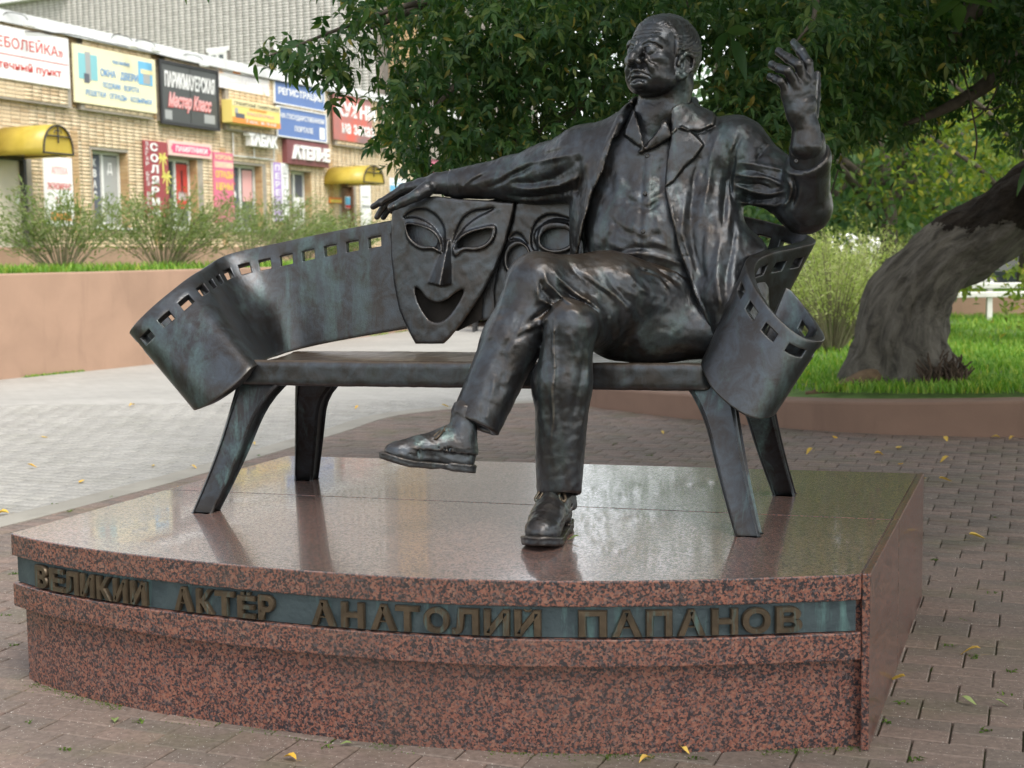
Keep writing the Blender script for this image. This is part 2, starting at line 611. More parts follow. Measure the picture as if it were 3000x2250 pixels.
M['paver_grey'] = paver_mat('light grey concrete pavers', (.335, .325, .30), (.385, .375, .35), False, .12, .55)
M['kerb_light'] = paver_mat('pale kerb stone', (.40, .39, .36), (.46, .45, .42), False, .1)
def joint_mat():
    t = NT('joint soil and moss')
    n = t.noise(5, 5)
    c = t.ramp(n, [(.36, (.075, .066, .05)), (.52, (.085, .085, .04)), (.68, (.075, .11, .025))])
    t.base(c).set(rough=.95)
    return t.m
M['joint'] = joint_mat()
def stucco(name, c, vary=.10):
    t = NT(name)
    n = t.noise(1.6, 6, .6, .4); n2 = t.noise(60, 4)
    st = t.noise(4, 4, .6, .2, t.mapping((1, 1, .2)))
    k = tuple(x * (1 - vary) for x in c); k2 = tuple(min(1, x * (1 + vary)) for x in c)
    q = t.ramp(n, [(.3, k), (.7, k2)])
    q = t.mix(q, tuple(x * .62 for x in c), t.ramp(st, [(.55, 0), (.78, .5)]))
    t.base(q).set(rough=.82, spec=.3)
    t.bump(n2, .35, .004)
    return t.m
M['stucco'] = stucco('terracotta pink painted concrete', (.335, .22, .158))
M['stucco_dark'] = stucco('brown painted concrete kerb', (.225, .145, .11))
def bark():
    t = NT('old maple bark')
    u = t.n('TexCoord').outputs['UV']
    v1 = t.voro(1.0, t.mapping((15, 2.0, 1), (0, 0, .12), u), 'Distance', 'F1')
    n = t.noise(1, 6, .65, .8, t.mapping((30, 8, 1), (0, 0, .1), u))
    n2 = t.noise(1.4, 4)
    c = t.ramp(n, [(.36, (.018, .014, .011)), (.5, (.058, .045, .034)), (.66, (.105, .088, .070))])
    # old whitewash up to a ragged line
    z = t.n('SeparateXYZ'); t.l(t.co(), z.inputs[0])
    lim = t.math('ADD', z.outputs[2], t.math('MULTIPLY', t.math('SUBTRACT', t.noise(3.5, 5, .7), .5), .5))
    t_ = t.ramp(lim, [(.0, 1), (1, 0)])
    m = t.math('LESS_THAN', lim, 1.62)
    m = t.math('MULTIPLY', m, t.math('GREATER_THAN', lim, .30))
    c = t.mix(t.mix(c, (.016, .012, .010), .6), t.mix(c, (.31, .295, .26), .52), t.math('MULTIPLY', m, t.ramp(n, [(.3, .35), (.6, 1)])))  # bark outside the whitewash is blackened, its shade put into the colour
    t.base(c).set(rough=.92, spec=.2)
    fine = t.noise(48, 5, .7, 1.0)
    t.bump(t.math('ADD', t.math('ADD', t.math('MULTIPLY', v1, 1.2), n), t.math('MULTIPLY', fine, .7)), 1.0, .06)
    return t.m
M['bark'] = bark()
M['branch'] = plain('thin branch bark', (.075, .062, .048), .9, 0, .3, 20)
def leaf_mat(name, stops, trans=.35, rough=.42):
    t = NT(name)
    r = t.island()
    c = t.ramp(r, stops)
    c = t.mix(c, t.mix(c, 1.35, 1, 'MULTIPLY'), t.ramp(t.noise(14, 3), [(.4, 0), (.7, .5)]))
    t.base(c).set(rough=rough, spec=.25)
    tr = t.n('BsdfTranslucent')
    t.l(t.mix(c, (1.0, 1.25, .35), .8, 'MULTIPLY'), tr.inputs['Color'])
    mx = t.n('MixShader'); mx.inputs[0].default_value = trans
    t.l(t.b.outputs[0], mx.inputs[1]); t.l(tr.outputs[0], mx.inputs[2])
    out = t.t.nodes['Material Output']
    t.l(mx.outputs[0], out.inputs['Surface'])
    return t.m
M['leaf'] = leaf_mat('maple leaves', [(0, (.022, .062, .020)), (.4, (.038, .090, .028)), (.8, (.070, .125, .034)), (.97, (.12, .15, .04)), (1, (.24, .19, .04))], .42)
M['leaf_bg'] = leaf_mat('far tree leaves', [(0, (.065, .135, .055)), (.5, (.10, .18, .06)), (.85, (.16, .215, .05)), (1, (.28, .24, .05))], .4, .5)
M['leaf_willow'] = leaf_mat('willow leaves', [(0, (.15, .20, .085)), (.6, (.21, .26, .115)), (1, (.27, .29, .13))], .45, .5)
M['leaf_fallen'] = leaf_mat('fallen yellow leaf', [(0, (.62, .36, .04)), (.6, (.60, .42, .10)), (1, (.45, .24, .05))], .1, .5)
M['leaf_green'] = leaf_mat('fallen green leaf', [(0, (.16, .24, .07)), (1, (.25, .30, .12))], .1, .5)
M['grass'] = leaf_mat('lawn grass', [(0, (.10, .23, .035)), (.5, (.18, .34, .05)), (.93, (.30, .40, .08)), (1, (.50, .45, .08))], .4, .5)
M['lawn'] = plain('lawn soil', (.10, .17, .04), .95, 0, .3, 8)
M['white'] = plain('white plastic', (.78, .78, .77), .45, 0, .04)
M['white_frame'] = plain('white window frame', (.72, .72, .70), .4, 0, .05)
M['metal'] = plain('galvanised flashing', (.74, .75, .75), .4, .25, .2, 1.5)
M['rail'] = plain('silver painted rail', (.62, .62, .60), .4, .3, .1)
M['black'] = plain('black metal', (.03, .03, .032), .5, 0, .2)
def glass():
    t = NT('window glass')
    t.base((.10, .12, .125)).set(rough=.08, spec=.6)
    return t.m
M['glass'] = glass()
def brick_mat(name, a, b, d):
    t = NT(name)
    r = t.island()
    c = t.ramp(r, [(0, a), (.6, b), (1, d)])
    c = t.mix(c, t.mix(c, .6, 1, 'MULTIPLY'), t.ramp(t.noise(30, 4), [(.35, .6), (.6, 0)]))
    t.base(c).set(rough=.85, spec=.25)
    t.bump(t.noise(120, 3), .3, .004)
    return t.m
M['brick'] = brick_mat('yellow facing brick', (.66, .52, .34), (.73, .60, .42), (.58, .43, .27))
M['brick_grey'] = brick_mat('grey white silicate brick', (.58, .56, .53), (.64, .62, .585), (.52, .50, .47))
M['brick_warm'] = brick_mat('ochre facing brick', (.50, .33, .17), (.56, .40, .23), (.44, .27, .14))
M['mortar'] = plain('grey mortar', (.30, .27, .23), .9, 0, .15)
M['mortar_dark'] = plain('dark mortar', (.20, .18, .16), .9, 0, .15)
M['leaf_shrub'] = leaf_mat('pale shrub leaves', [(0, (.33, .39, .14)), (.6, (.43, .48, .20)), (1, (.52, .52, .27))], .45, .5)
def mouth_shade():  # near-black colour standing in for the shade inside the mask's mouth
    t = NT('painted mouth shade')
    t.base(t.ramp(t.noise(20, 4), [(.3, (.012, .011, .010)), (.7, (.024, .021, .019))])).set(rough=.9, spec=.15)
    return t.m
M['mouth_shade'] = mouth_shade()
# ------------------------------------------------------------------ the bronze man
def T3(x, y, t): return at_t(x, y, t)
man = thing('man_statue', 'dark bronze seated man with crossed legs and one hand raised', 'statue', tuple(b2w(.45, 0, PZ)))

# ---- head, neck (skin) --------------------------------------------------------
HC = T3(1428, 133.5, .0)
_yaw, _pit = R(42), R(12)
hf = np.array([-math.sin(_yaw) * math.cos(_pit), -math.cos(_yaw) * math.cos(_pit), math.sin(_pit)])
hl = np.array([math.cos(_yaw), -math.sin(_yaw), 0.0])
hu = np.cross(hf, hl)
HM = np.stack([hl, hf, hu])
HSC = 1.03
def Hd(l, f, u): return HC + HM.T @ (np.array([l * .91, f, u * .80]) * HSC)
SKULL = (((0, -.030, .060), (.103, .128, .118)), ((0, .046, .038), (.084, .076, .100)))

def build_head():
    F = Field(HC - np.array([.22, .24, .36]), HC + np.array([.22, .24, .22]), .0028)
    def el(c, r, k=.02, sub=False): F.ell(Hd(*c), np.array(r) * HSC, k, HM, sub)
    def cap(a, b, ra, rb=None, k=.015, sub=False): F.cone(Hd(*a), Hd(*b), ra, rb, k, sub)
    def ch(pts, rads, k=.01, sub=False): F.chain([Hd(*p) for p in pts], rads, k, sub)
    # neck, skull, face
    F.cone(T3(1447, 185, .045), T3(1424, 262, .060), .083, .092, .02)
    F.cone(T3(1424, 262, .060), T3(1406, 306, .045), .090, .078, .03)
    for c, r in SKULL: el(c, r, .03)
    el((0, .055, -.045), (.076, .060, .080), .03)
    el((0, .070, -.110), (.050, .042, .036), .03)
    for s in (-1, 1):
        el((s * .052, .052, -.090), (.034, .050, .038), .03)         # jowl
        el((s * .062, .084, -.026), (.025, .028, .020), .025)           # cheekbone
        cap((s * .084, -.005, -.060), (s * .066, .040, -.105), .024, .024, .03)   # jaw corner
        cap((s * .055, -.04, -.09), (s * .042, -.05, -.20), .040, .046, .04)
    el((0, .1120, -.140), (.030, .022, .017), .012)                      # chin
    el((0, .045, -.122), (.048, .05, .022), .03)                          # under the chin
    # brow
    ch([(-.076, .080, .024), (-.054, .108, .034), (-.020, .118, .024), (.020, .118, .024), (.054, .108, .034), (.076, .080, .024)], [.009, .0108, .0108, .0108, .0108, .009], .024)
    for s in (-1, 1):
        el((s * .043, .139, .000), (.026, .0215, .0125), .012, True)
        el((s * .041, .1090, -.002), (.0212, .0208, .0195), .002)          # eyeball
        ch([(s * .015, .1185, -.002), (s * .026, .1275, .0125), (s * .043, .1265, .0155), (s * .064, .106, .000)], [.0026, .0036, .0040, .0036], .002)   # upper lid
        ch([(s * .015, .1185, -.006), (s * .028, .1250, -.0165), (s * .045, .1220, -.0175), (s * .064, .105, -.004)], [.0022, .0030, .0030, .0026], .002)
        ch([(s * .020, .117, -.019), (s * .034, .1205, -.029), (s * .052, .1115, -.027), (s * .066, .097, -.015)], [.003, .0042, .0042, .003], .007)  # bag
        ch([(s * .022, .1190, -.030), (s * .036, .1220, -.041), (s * .054, .1120, -.038)], [.003, .004, .003], .010)
        ch([(s * .018, .131, .0205), (s * .036, .1345, .0245), (s * .060, .117, .0250), (s * .076, .093, .011)], [.0024, .0024, .0026, .0024], .006, True)
        cap((s * .041, .1335, -.001), (s * .041, .1280, -.001), .0030, .0026, .0015, True)   # pupil
        F.chain([Hd(s * .041 + .0085 * math.cos(q), .1292, -.001 + .0100 * math.sin(q)) for q in np.linspace(0, 6.2832, 13)], .0014, .0015, True)
        # brow hair, drawn down towards the nose
        ch([(s * .015, .131, .024), (s * .040, .127, .041), (s * .064, .107, .047), (s * .080, .084, .032)], [.0048, .0056, .0052, .003], .006)
    # nose
    ch([(0, .116, .022), (0, .135, -.006), (0, .157, -.038), (0, .163, -.053)], [.0115, .0122, .0138, .0145], .012)
    ch([(-.006, .122, .012), (-.008, .146, -.032)], [.009, .011], .008); ch([(.006, .122, .012), (.008, .146, -.032)], [.009, .011], .008)
    for s in (-1, 1):
        el((s * .0185, .140, -.057), (.0105, .0150, .0100), .007)
        ch([(s * .033, .137, -.046), (s * .031, .139, -.062)], [.0025, .0025], .005, True)
    el((0, .106, -.088), (.036, .020, .022), .012)                       # muzzle
    # mouth: closed, thin, corners drawn down
    ch([(-.045, .102, -.1060), (-.024, .1225, -.0900), (-.006, .1310, -.0850), (.006, .1310, -.0850), (.024, .1225, -.0900), (.045, .102, -.1060)], [.0025, .0046, .0050, .0050, .0046, .0025], .007)
    ch([(-.034, .1085, -.1125), (-.018, .1235, -.1080), (0, .1290, -.1080), (.018, .1235, -.1080), (.034, .1085, -.1125)], [.0025, .0055, .0062, .0055, .0025], .007)
    ch([(-.050, .1035, -.1130), (-.040, .1120, -.1055), (-.024, .1275, -.0985), (0, .1370, -.0965), (.024, .1275, -.0985), (.040, .1120, -.1055), (.050, .1035, -.1130)], [.0024, .0030, .0030, .0030, .0030, .0030, .0024], .0025, True)
    ch([(-.028, .117, -.1260), (0, .1285, -.1290), (.028, .117, -.1260)], [.004, .0055, .004], .012, True)
    for s in (-1, 1):
        ch([(s * .030, .138, -.049), (s * .043, .1235, -.070), (s * .054, .106, -.098)], [.0026, .0034, .0020], .010, True)   # nasolabial
        ch([(s * .040, .131, -.050), (s * .055, .111, -.072), (s * .061, .092, -.102)], [.003, .007, .007], .016)
        el((s * .108, .060, .034), (.014, .040, .034), .02, True)         # temple
    # forehead lines
    for u, a in ((.062, .0016), (.078, .0016), (.095, .0014)):
        ch([(-.055, .107 - (u - .05) * .22, u - .006), (-.02, .124 - (u - .05) * .26, u), (.02, .124 - (u - .05) * .26, u - .001), (.060, .104 - (u - .05) * .22, u - .004)], [a] * 4, .006, True)
    for s in (-1, 1):
        cap((s * .007, .133, .022), (s * .009, .129, .046), .0022, .0016, .005, True)
    # ears
    for s in (-1, 1):
        def E(a, b, o=0.0): return (s * (.099 + o + max(0, -b) * .10), .010 + b, -.030 + a * 1.12)
        el((s * .100, .008, -.030), (.016, .024, .036), .012)
        ch([E(-.004, .014, .008), E(.022, .016, .013), E(.042, .000, .019), E(.042, -.022, .026), E(.018, -.036, .027), E(-.012, -.030, .021), E(-.038, -.012, .013), E(-.050, .004, .008), E(-.042, .014, .006)],
           [.0054, .0062, .0070, .0072, .0066, .0064, .0080, .0090, .007], .009)
        ch([E(.024, -.004, .014), E(.012, -.020, .018), E(-.012, -.018, .015)], [.0048, .0048, .0048], .009)
        el((s * .114, .018, -.032), (.010, .010, .016), .005, True)
        ch([E(.032, -.004, .020), E(.026, -.024, .026), E(.0, -.028, .023)], [.003, .0036, .003], .004, True)
        el((s * .108, .032, -.034), (.006, .006, .009), .005)
    # cords of the neck
    for s in (-1, 1):
        F.cone(Hd(s * .066, -.02, -.10), T3(1424 - s * 8, 285, .0), .016, .014, .03)
    rough_field(F, .0003, 220, 3)
    return F

Fh = build_head()
hv, hq = Fh.mesh()

# hair: a thin cap over the skull with combed ridges
def build_hair():
    F = Field(HC - np.array([.22, .24, .16]), HC + np.array([.22, .24, .22]), .0028)
    for c, r in SKULL: F.ell(Hd(*c), (np.array(r) + .0042) * HSC, .03, HM)
    idx, P = F.band(.03)
    q = (P - HC) @ HM.T / HSC
    l, f, u = q[:, 0], q[:, 1], q[:, 2] / .80
    # hairline: front edge high on the brow, temples cut back, sideburn before the ear, down to the nape
    edge = np.interp(f, [-.17, -.10, -.06, -.028, -.012, .020, .030, .040, .050, .066, .085, .115], [-.10, -.085, -.060, .004, .018, .016, -.022, -.010, .060, .085, .104, .116])
    cut = (edge - u) + .004 * np.sin(l * 90) + .003 * np.sin(f * 130 + l * 60) + .002 * np.sin(l * 300 + u * 200)
    comb = .0008 * np.sin(200 * l + 90 * f + 7 * np.sin(50 * u + 40 * f + 30 * l)) + .0006 * np.sin(420 * l - 260 * f + 160 * u + 6 * np.sin(90 * f + 60 * u)) + .0006 * np.sin(330 * f + 310 * u + 7 * np.sin(80 * l + 50 * f))
    d = F.D[idx] - comb * np.clip(-cut / .012, .2, 1)
    F.D[idx] = -smin(-d, -(cut * .30).astype(np.float32), .012)
    return F
Fr = build_hair()
rv, rq = Fr.mesh()

# ---- hands --------------------------------------------------------------------
def hand(F, wrist, fore, palm, fingers, thumb, rw=.043):
    """fingers: list of (knuckle, joint, joint, tip) points with their thickness"""
    w = np.asarray(wrist)
    F.cone(fore, w, rw * 1.10, rw * .92, .02)
    kn = [f[0][0] for f in fingers]
    for i, (p, r) in enumerate(fingers):
        F.cone(w + (p[0] - w) * .05, p[0] - (p[0] - w) * .06, .031, .0175, .016)
    for i in range(len(kn) - 1):
        m0, m1 = w + (kn[i] - w) * .82, w + (kn[i + 1] - w) * .82
        F.cone(m0, m1, .0185, .0185, .014)
        F.cone((kn[i] + w) / 2, (kn[i + 1] + w) / 2, .025, .025, .02)
    for p, r in fingers:
        F.cone(p[0], p[1], r * 1.14, r * .98, .005)
        F.cone(p[1], p[2], r * 1.0, r * .90, .003)
        F.cone(p[2], p[3], r * .92, r * .76, .003)
        F.ell(p[0], (r * 1.18,) * 3, .012)
        for j in (1, 2): F.ell(p[j], (r * 1.05,) * 3, .002)
        d = p[0] - w
        F.cone(w + d * .40, p[0], .006, .009, .012)                     # tendon
    p, r = thumb
    F.cone(p[0], p[1], r * 1.55, r * 1.15, .02)
    F.cone(p[1], p[2], r * 1.12, r * 1.0, .008)
    F.cone(p[2], p[3], r * 1.0, r * .78, .005)

def z3(x, y, t): return T3((1700 + x / 2.949) / KD, (y / 2.949) / KD, t)
def build_hand_up():
    F = Field(T3(1650, 370, -.30) - np.array([.05, .25, .0]), T3(1800, 70, -.05) + np.array([.05, .25, .04]), .0034)
    wr = z3(1950, 1110, -.15)
    fi = [([z3(1985, 705, -.155), z3(1965, 545, -.165), z3(1905, 445, -.135), z3(1843, 372, -.095)], .0168),
          ([z3(1928, 700, -.180), z3(1885, 560, -.200), z3(1800, 505, -.170), z3(1712, 448, -.125)], .0170),
          ([z3(1868, 745, -.190), z3(1795, 615, -.215), z3(1718, 590, -.190), z3(1650, 563, -.150)], .0158),
          ([z3(1808, 805, -.185), z3(1735, 705, -.205), z3(1688, 682, -.185), z3(1637, 668, -.150)], .0142)]
    th = ([z3(2000, 1000, -.11), z3(2030, 850, -.07), z3(2040, 725, -.045), z3(2048, 640, -.04)], .0150)
    hand(F, wr, z3(1955, 1260, -.145), (.55, .5, .5, .55), fi, th, .049)
    F.cone(z3(1870, 1000, -.17), z3(1800, 830, -.18), .030, .020, .03)
    for p, r in fi:
        d = (p[3] - p[2]) / np.linalg.norm(p[3] - p[2])
        n = np.array([.25, -.8, .5]); n -= d * (n @ d); n /= np.linalg.norm(n)
        F.cone(p[3] - d * .010 + n * r * .62, p[3] + d * .006 + n * r * .52, .007, .006, .004, False)   # nail
    rough_field(F, .0004, 160, 5)
    return F
def z6(x, y, t): return T3((1080 + x / 5.53) / KD, (480 + y / 5.53) / KD, t)
def build_hand_rest():
    F = Field(T3(790, 480, .2) - np.array([.03, .2, .03]), T3(985, 360, .3) + np.array([.06, .25, .04]), .0034)
    wr = z6(1130, 310, .235)
    fi = [([z6(560, 400, .24), z6(370, 520, .235), z6(200, 620, .23), z6(70, 695, .235)], .0155),
          ([z6(600, 430, .27), z6(400, 560, .27), z6(250, 690, .27), z6(135, 860, .27)], .0158),
          ([z6(640, 440, .30), z6(440, 580, .31), z6(320, 720, .31), z6(240, 860, .31)], .0168),
          ([z6(690, 440, .33), z6(520, 560, .35), z6(430, 660, .35), z6(370, 770, .35)], .0135)]
    th = ([z6(930, 420, .19), z6(760, 520, .165), z6(560, 620, .155), z6(370, 705, .15)], .0195)
    hand(F, wr, z6(1330, 320, .245), (.55, .5, .5, .55), fi, th, .045)
    d = z6(370, 705, .15) - z6(560, 620, .155); d /= np.linalg.norm(d)
    F.cone(z6(400, 690, .134), z6(352, 716, .134), .0085, .008, .004)
    rough_field(F, .0004, 160, 6)
    return F
F1 = build_hand_up(); F2 = build_hand_rest()
u1, uq1 = F1.mesh(); u2, uq2 = F2.mesh()

# ---- torso in a shirt -----------------------------------------------------------
EX = np.array([E1[0], E1[1], 0]); EY = np.array([E2[0], E2[1], 0]); EZ = np.array([0, 0, 1.0])
BM = np.stack([EX, EY, EZ])
def torso(F, g=0.0, k=.10):
    F.ell(T3(1405, 400, .09), (.245 + g, .150 + g, .25 + g), k, BM)
    F.ell(T3(1400, 520, .035), (.220 + g, .170 + g, .20 + g), k, BM)
    F.ell(T3(1420, 640, .06), (.245 + g, .185 + g, .16 + g), k, BM)
    F.cone(T3(1270, 345, .11), T3(1580, 325, .09), .088 + g, .088 + g, .08)
    F.cone(T3(1428, 262, .075), T3(1415, 330, .09), .098 + g, .12 + g, .07)

_lo = np.minimum(T3(1180, 760, -.25), T3(1700, 220, .35)); _hi = np.maximum(T3(1180, 760, -.25), T3(1700, 220, .35))
lo = np.array([T3(1190, 500, .3)[0], 4.45, T3(1400, 770, -.1)[2] - .05]); hi = np.array([T3(1660, 500, .0)[0], 5.35, T3(1400, 225, .1)[2] + .06])

SHIRT_COLLAR_L = [(1371, 235), (1352, 275), (1347, 291), (1389, 322), (1394, 315), (1378, 258)]
SHIRT_COLLAR_R = [(1428, 259), (1441, 262), (1453, 294), (1415, 318), (1377, 333), (1385, 322), (1397, 311), (1423, 279)]
VNECK = [(1360, 215), (1372, 240), (1379, 262), (1393, 317), (1397, 311), (1424, 278), (1431, 258), (1450, 215)]
def build_shirt():
    F = Field(lo, hi, .0062)
    torso(F)
    F.cone(T3(1430, 250, .07), T3(1424, 290, .062), .100, .122, .02)
    C = Carver(F, .05, .62)
    tt = (C.P[:, :2] - BO) @ E2
    fr = tt < .08
    C.plate(SHIRT_COLLAR_L, .022, .8, fr).plate(SHIRT_COLLAR_R, .024, .8, fr)
    C.plate(VNECK, -.040, 1.0, fr)
    # placket
    C.fold([(1392, 335), (1388, 400), (1384, 470), (1380, 550)], 3.0, -.004, False, fr)
    C.plate([(1394, 335), (1410, 335), (1402, 560), (1386, 560)], .004, 1.2, fr)
    # cloth folds
    for pts, w, a in (([(1345, 420), (1372, 442), (1400, 452), (1425, 432)], 9, -.011), ([(1330, 380), (1352, 408), (1385, 432)], 8, .010),
                      ([(1440, 400), (1418, 425), (1396, 440)], 9, .009), ([(1315, 470), (1350, 500), (1400, 512), (1440, 500)], 9, -.010),
                      ([(1312, 520), (1350, 540), (1395, 545)], 8, .010), ([(1450, 540), (1410, 520), (1370, 500)], 8, .010),
                      ([(1330, 560), (1380, 548), (1440, 556), (1480, 570)], 7, .012), ([(1320, 545), (1370, 535), (1430, 540)], 6, -.011),
                      ([(1340, 330), (1336, 400), (1322, 470)], 10, .008), ([(1430, 340), (1425, 380), (1432, 440)], 8, -.007),
                      ([(1370, 470), (1366, 500), (1378, 530)], 6, .007), ([(1420, 460), (1428, 500), (1440, 530)], 7, .007),
                      ([(1300, 555), (1330, 500), (1336, 450)], 8, -.008), ([(1345, 585), (1400, 572), (1460, 590)], 6, -.012),
                      ([(1380, 600), (1430, 590), (1480, 610)], 6, .010)):
        C.fold(pts, w, a, True, fr)
    C.done()
    rough_field(F, .0008, 120, 8)
    return F
Fs = build_shirt(); sv, sq = Fs.mesh(); sv = relax(sv, sq, 2)

# ---- jacket ---------------------------------------------------------------------
OPEN = [(1338, 255), (1334, 268), (1320, 311), (1301, 373), (1282, 411), (1262, 480), (1252, 530), (1240, 600), (1225, 700), (1225, 790), (1545, 790), (1545, 735), (1528, 705), (1506, 653),
        (1488, 600), (1472, 557), (1459, 505), (1446, 450), (1436, 401), (1440, 350), (1449, 292), (1450, 250), (1440, 225), (1360, 225)]
LAPEL_R = [(1449, 286), (1473, 272), (1499, 289), (1511, 300), (1520, 313), (1502, 340), (1478, 362), (1455, 392), (1436, 404), (1440, 350)]
COLLAR_R = [(1446, 292), (1438, 262), (1452, 230), (1486, 210), (1506, 226), (1541, 240), (1546, 252), (1542, 270), (1510, 284), (1484, 282), (1466, 276)]
LAPEL_L = [(1338, 258), (1345, 285), (1322, 330), (1303, 385), (1284, 415), (1286, 380), (1300, 330), (1318, 285)]
el_t, wr_t = .0, -.135
SHR, SHL = T3(1256, 346, .11), T3(1592, 330, .075)
ELB = T3(1736, 442, el_t)
def build_jacket():
    a = np.minimum(lo, T3(960, 420, .3) - .06); b = np.maximum(hi, T3(1800, 320, -.1) + .06)
    a[2] = lo[2]
    F = Field(np.array([a[0], 4.45, T3(1520, 745, 0)[2] - .03]), np.array([b[0], 5.5, b[2]]), .0052)
    torso(F, .028, .09)
    # skirts of the jacket down to the seat, both sides
    F.cone(T3(1540, 450, .04), T3(1562, 640, -.085), .105, .085, .07)
    F.cone(T3(1562, 640, -.085), T3(1580, 712, -.115), .085, .072, .04)
    F.cone(T3(1600, 560, .03), T3(1605, 700, .0), .10, .09, .06)
    F.cone(T3(1285, 470, .08), T3(1275, 640, .07), .085, .075, .07)
    # right sleeve, laid along the backrest
    F.cone(SHR, T3(1180, 368, .19), .112, .094, .06)
    F.cone(T3(1180, 368, .19), T3(1105, 385, .24), .094, .080, .04)
    F.cone(T3(1105, 385, .24), T3(985, 397, .25), .080, .058, .03)
    # left sleeve, upper arm and raised forearm
    F.cone(SHL, T3(1668, 388, .04), .110, .092, .06)
    F.cone(T3(1668, 388, .04), ELB, .092, .088, .03)
    F.ell(T3(1742, 455, .01), (.085, .085, .078), .03)
    F.cone(ELB, T3(1746, 345, -.105), .090, .072, .02)
    F.cone(T3(1746, 345, -.105), T3(1744, 300, -.14), .072, .068, .02)
    F.cone(T3(1250, 388, .13), T3(1150, 400, .215), .078, .070, .05)
    # cuffs
    # cut sleeves flush at the cuff
    sl, P = F.block(F.lo, F.lo + (F.n - 1) * F.h)
    for c, d in ((T3(972, 397, .25), T3(985, 397, .25)), (T3(1742, 341, -.113), T3(1752, 363, -.082))):
        n = (d - c) / np.linalg.norm(d - c)
        near = np.linalg.norm(P - c.astype(np.float32), axis=-1) < .19
        pl = -((P - c.astype(np.float32)) @ n.astype(np.float32))
        F.D = np.where(near, -smin(-F.D, -pl.astype(np.float32), .008), F.D)
    # front opening
    C = Carver(F, .06, .78)
    tt = (C.P[:, :2] - BO) @ E2
    fr = tt < .09
    C.plate(LAPEL_R, .015, 1.8, fr & (C.P[:, 2] > 1.4)).plate(COLLAR_R, .020, 2.0, tt < .2).plate(LAPEL_L, .009, 3.0, fr)
    folds = (
        # right sleeve: long diagonal drag folds
        ([(1240, 330), (1190, 345), (1120, 360), (1060, 372)], 8, .010), ([(1246, 360), (1200, 385), (1150, 392), (1100, 392)], 9, -.013),
        ([(1248, 385), (1205, 402), (1160, 405), (1110, 408)], 8, .013), ([(1250, 405), (1215, 420), (1160, 424), (1090, 420)], 7, -.014),
        ([(1225, 318), (1185, 335), (1150, 352), (1120, 385)], 7, -.008), ([(1170, 345), (1130, 365), (1085, 395), (1050, 405)], 6, -.009),
        ([(1150, 350), (1105, 370), (1070, 395)], 6, .008), ([(1090, 365), (1050, 380), (1010, 400)], 6, -.007), ([(1045, 372), (1020, 385), (995, 408)], 5, .006),
        ([(1245, 335), (1252, 380), (1248, 430)], 8, -.014), ([(1262, 330), (1270, 390), (1262, 450)], 9, .008),
        # chest panel, viewer's left
        ([(1300, 300), (1290, 350), (1272, 420), (1262, 480)], 9, .007), ([(1320, 295), (1304, 350), (1290, 390)], 5, -.006),
        # left chest and side
        ([(1560, 300), (1575, 360), (1570, 430), (1560, 500)], 10, -.015), ([(1540, 320), (1532, 400), (1520, 480), (1525, 580)], 11, .011),
        ([(1500, 380), (1490, 450), (1500, 540), (1520, 640)], 9, -.011), ([(1560, 520), (1545, 600), (1555, 680)], 10, .013),
        ([(1480, 420), (1475, 500), (1492, 590), (1515, 680)], 7, .010), ([(1585, 470), (1575, 560), (1570, 650)], 9, -.012),
        ([(1525, 460), (1512, 540), (1530, 620)], 7, -.008),
        ([(1545, 300), (1535, 345), (1528, 390)], 6, .006), ([(1520, 330), (1505, 370), (1490, 410)], 6, -.006),
        # left sleeve: drag folds from the armpit to the elbow, gathering at the bend
        ([(1592, 352), (1630, 352), (1670, 362), (1702, 372)], 5, .009), ([(1600, 366), (1640, 372), (1690, 388)], 4, -.009),
        ([(1584, 376), (1625, 384), (1660, 384), (1698, 402)], 5, .011), ([(1590, 395), (1640, 398), (1668, 410)], 4, -.011),
        ([(1586, 402), (1622, 414), (1662, 418), (1702, 412)], 5.5, .011), ([(1600, 424), (1642, 430), (1690, 424)], 4.5, -.010),
        ([(1592, 432), (1630, 444), (1676, 446), (1704, 434)], 6, .012), 
        ([(1700, 385), (1708, 410), (1702, 436), (1688, 455)], 5, .014), ([(1712, 378), (1719, 410), (1714, 445)], 5, -.012), ([(1727, 400), (1726, 430), (1712, 462)], 7, .007),
        ([(1760, 370), (1772, 410), (1770, 450)], 10, .006), ([(1606, 290), (1588, 320), (1580, 380), (1582, 440)], 5, -.012), ([(1598, 296), (1576, 330), (1570, 390)], 6, .007),
        # cuff hems
        ([(1700, 368), (1737, 376), (1787, 322)], 2.5, -.003), ([(982, 372), (984, 395), (990, 420)], 2.2, -.004),
        # pocket, seam
        ([(1452, 470), (1470, 473)], 2.5, -.005), ([(1468, 552), (1500, 556)], 2.5, -.004))
    for pts, w, am in folds: C.fold(pts, w, am)
    # rolled front edges
    C.fold([(1436, 404), (1446, 450), (1459, 505), (1474, 557), (1490, 600), (1508, 653), (1530, 705), (1545, 732)], 5, .012, False, fr)
    C.fold([(1338, 268), (1320, 320), (1300, 376), (1280, 415), (1260, 480), (1250, 530)], 5, .010, False, fr)
    C.done()
    # hollow for the shirt and the opening
    idx, P = F.band(.12)
    px, py = pix(P)
    t_ = (P[:, :2] - BO) @ E2
    sd = sd_poly(px.astype(np.float32), py.astype(np.float32), OPEN) * .0017
    sd = np.maximum(sd, (t_ - .13).astype(np.float32))                  # only the front is open
    F.D[idx] = -smin(-F.D[idx], sd, .018)
    # the neck hole
    F.cone(T3(1424, 300, .065), T3(1442, 190, .05), .112, .112, .006, True)
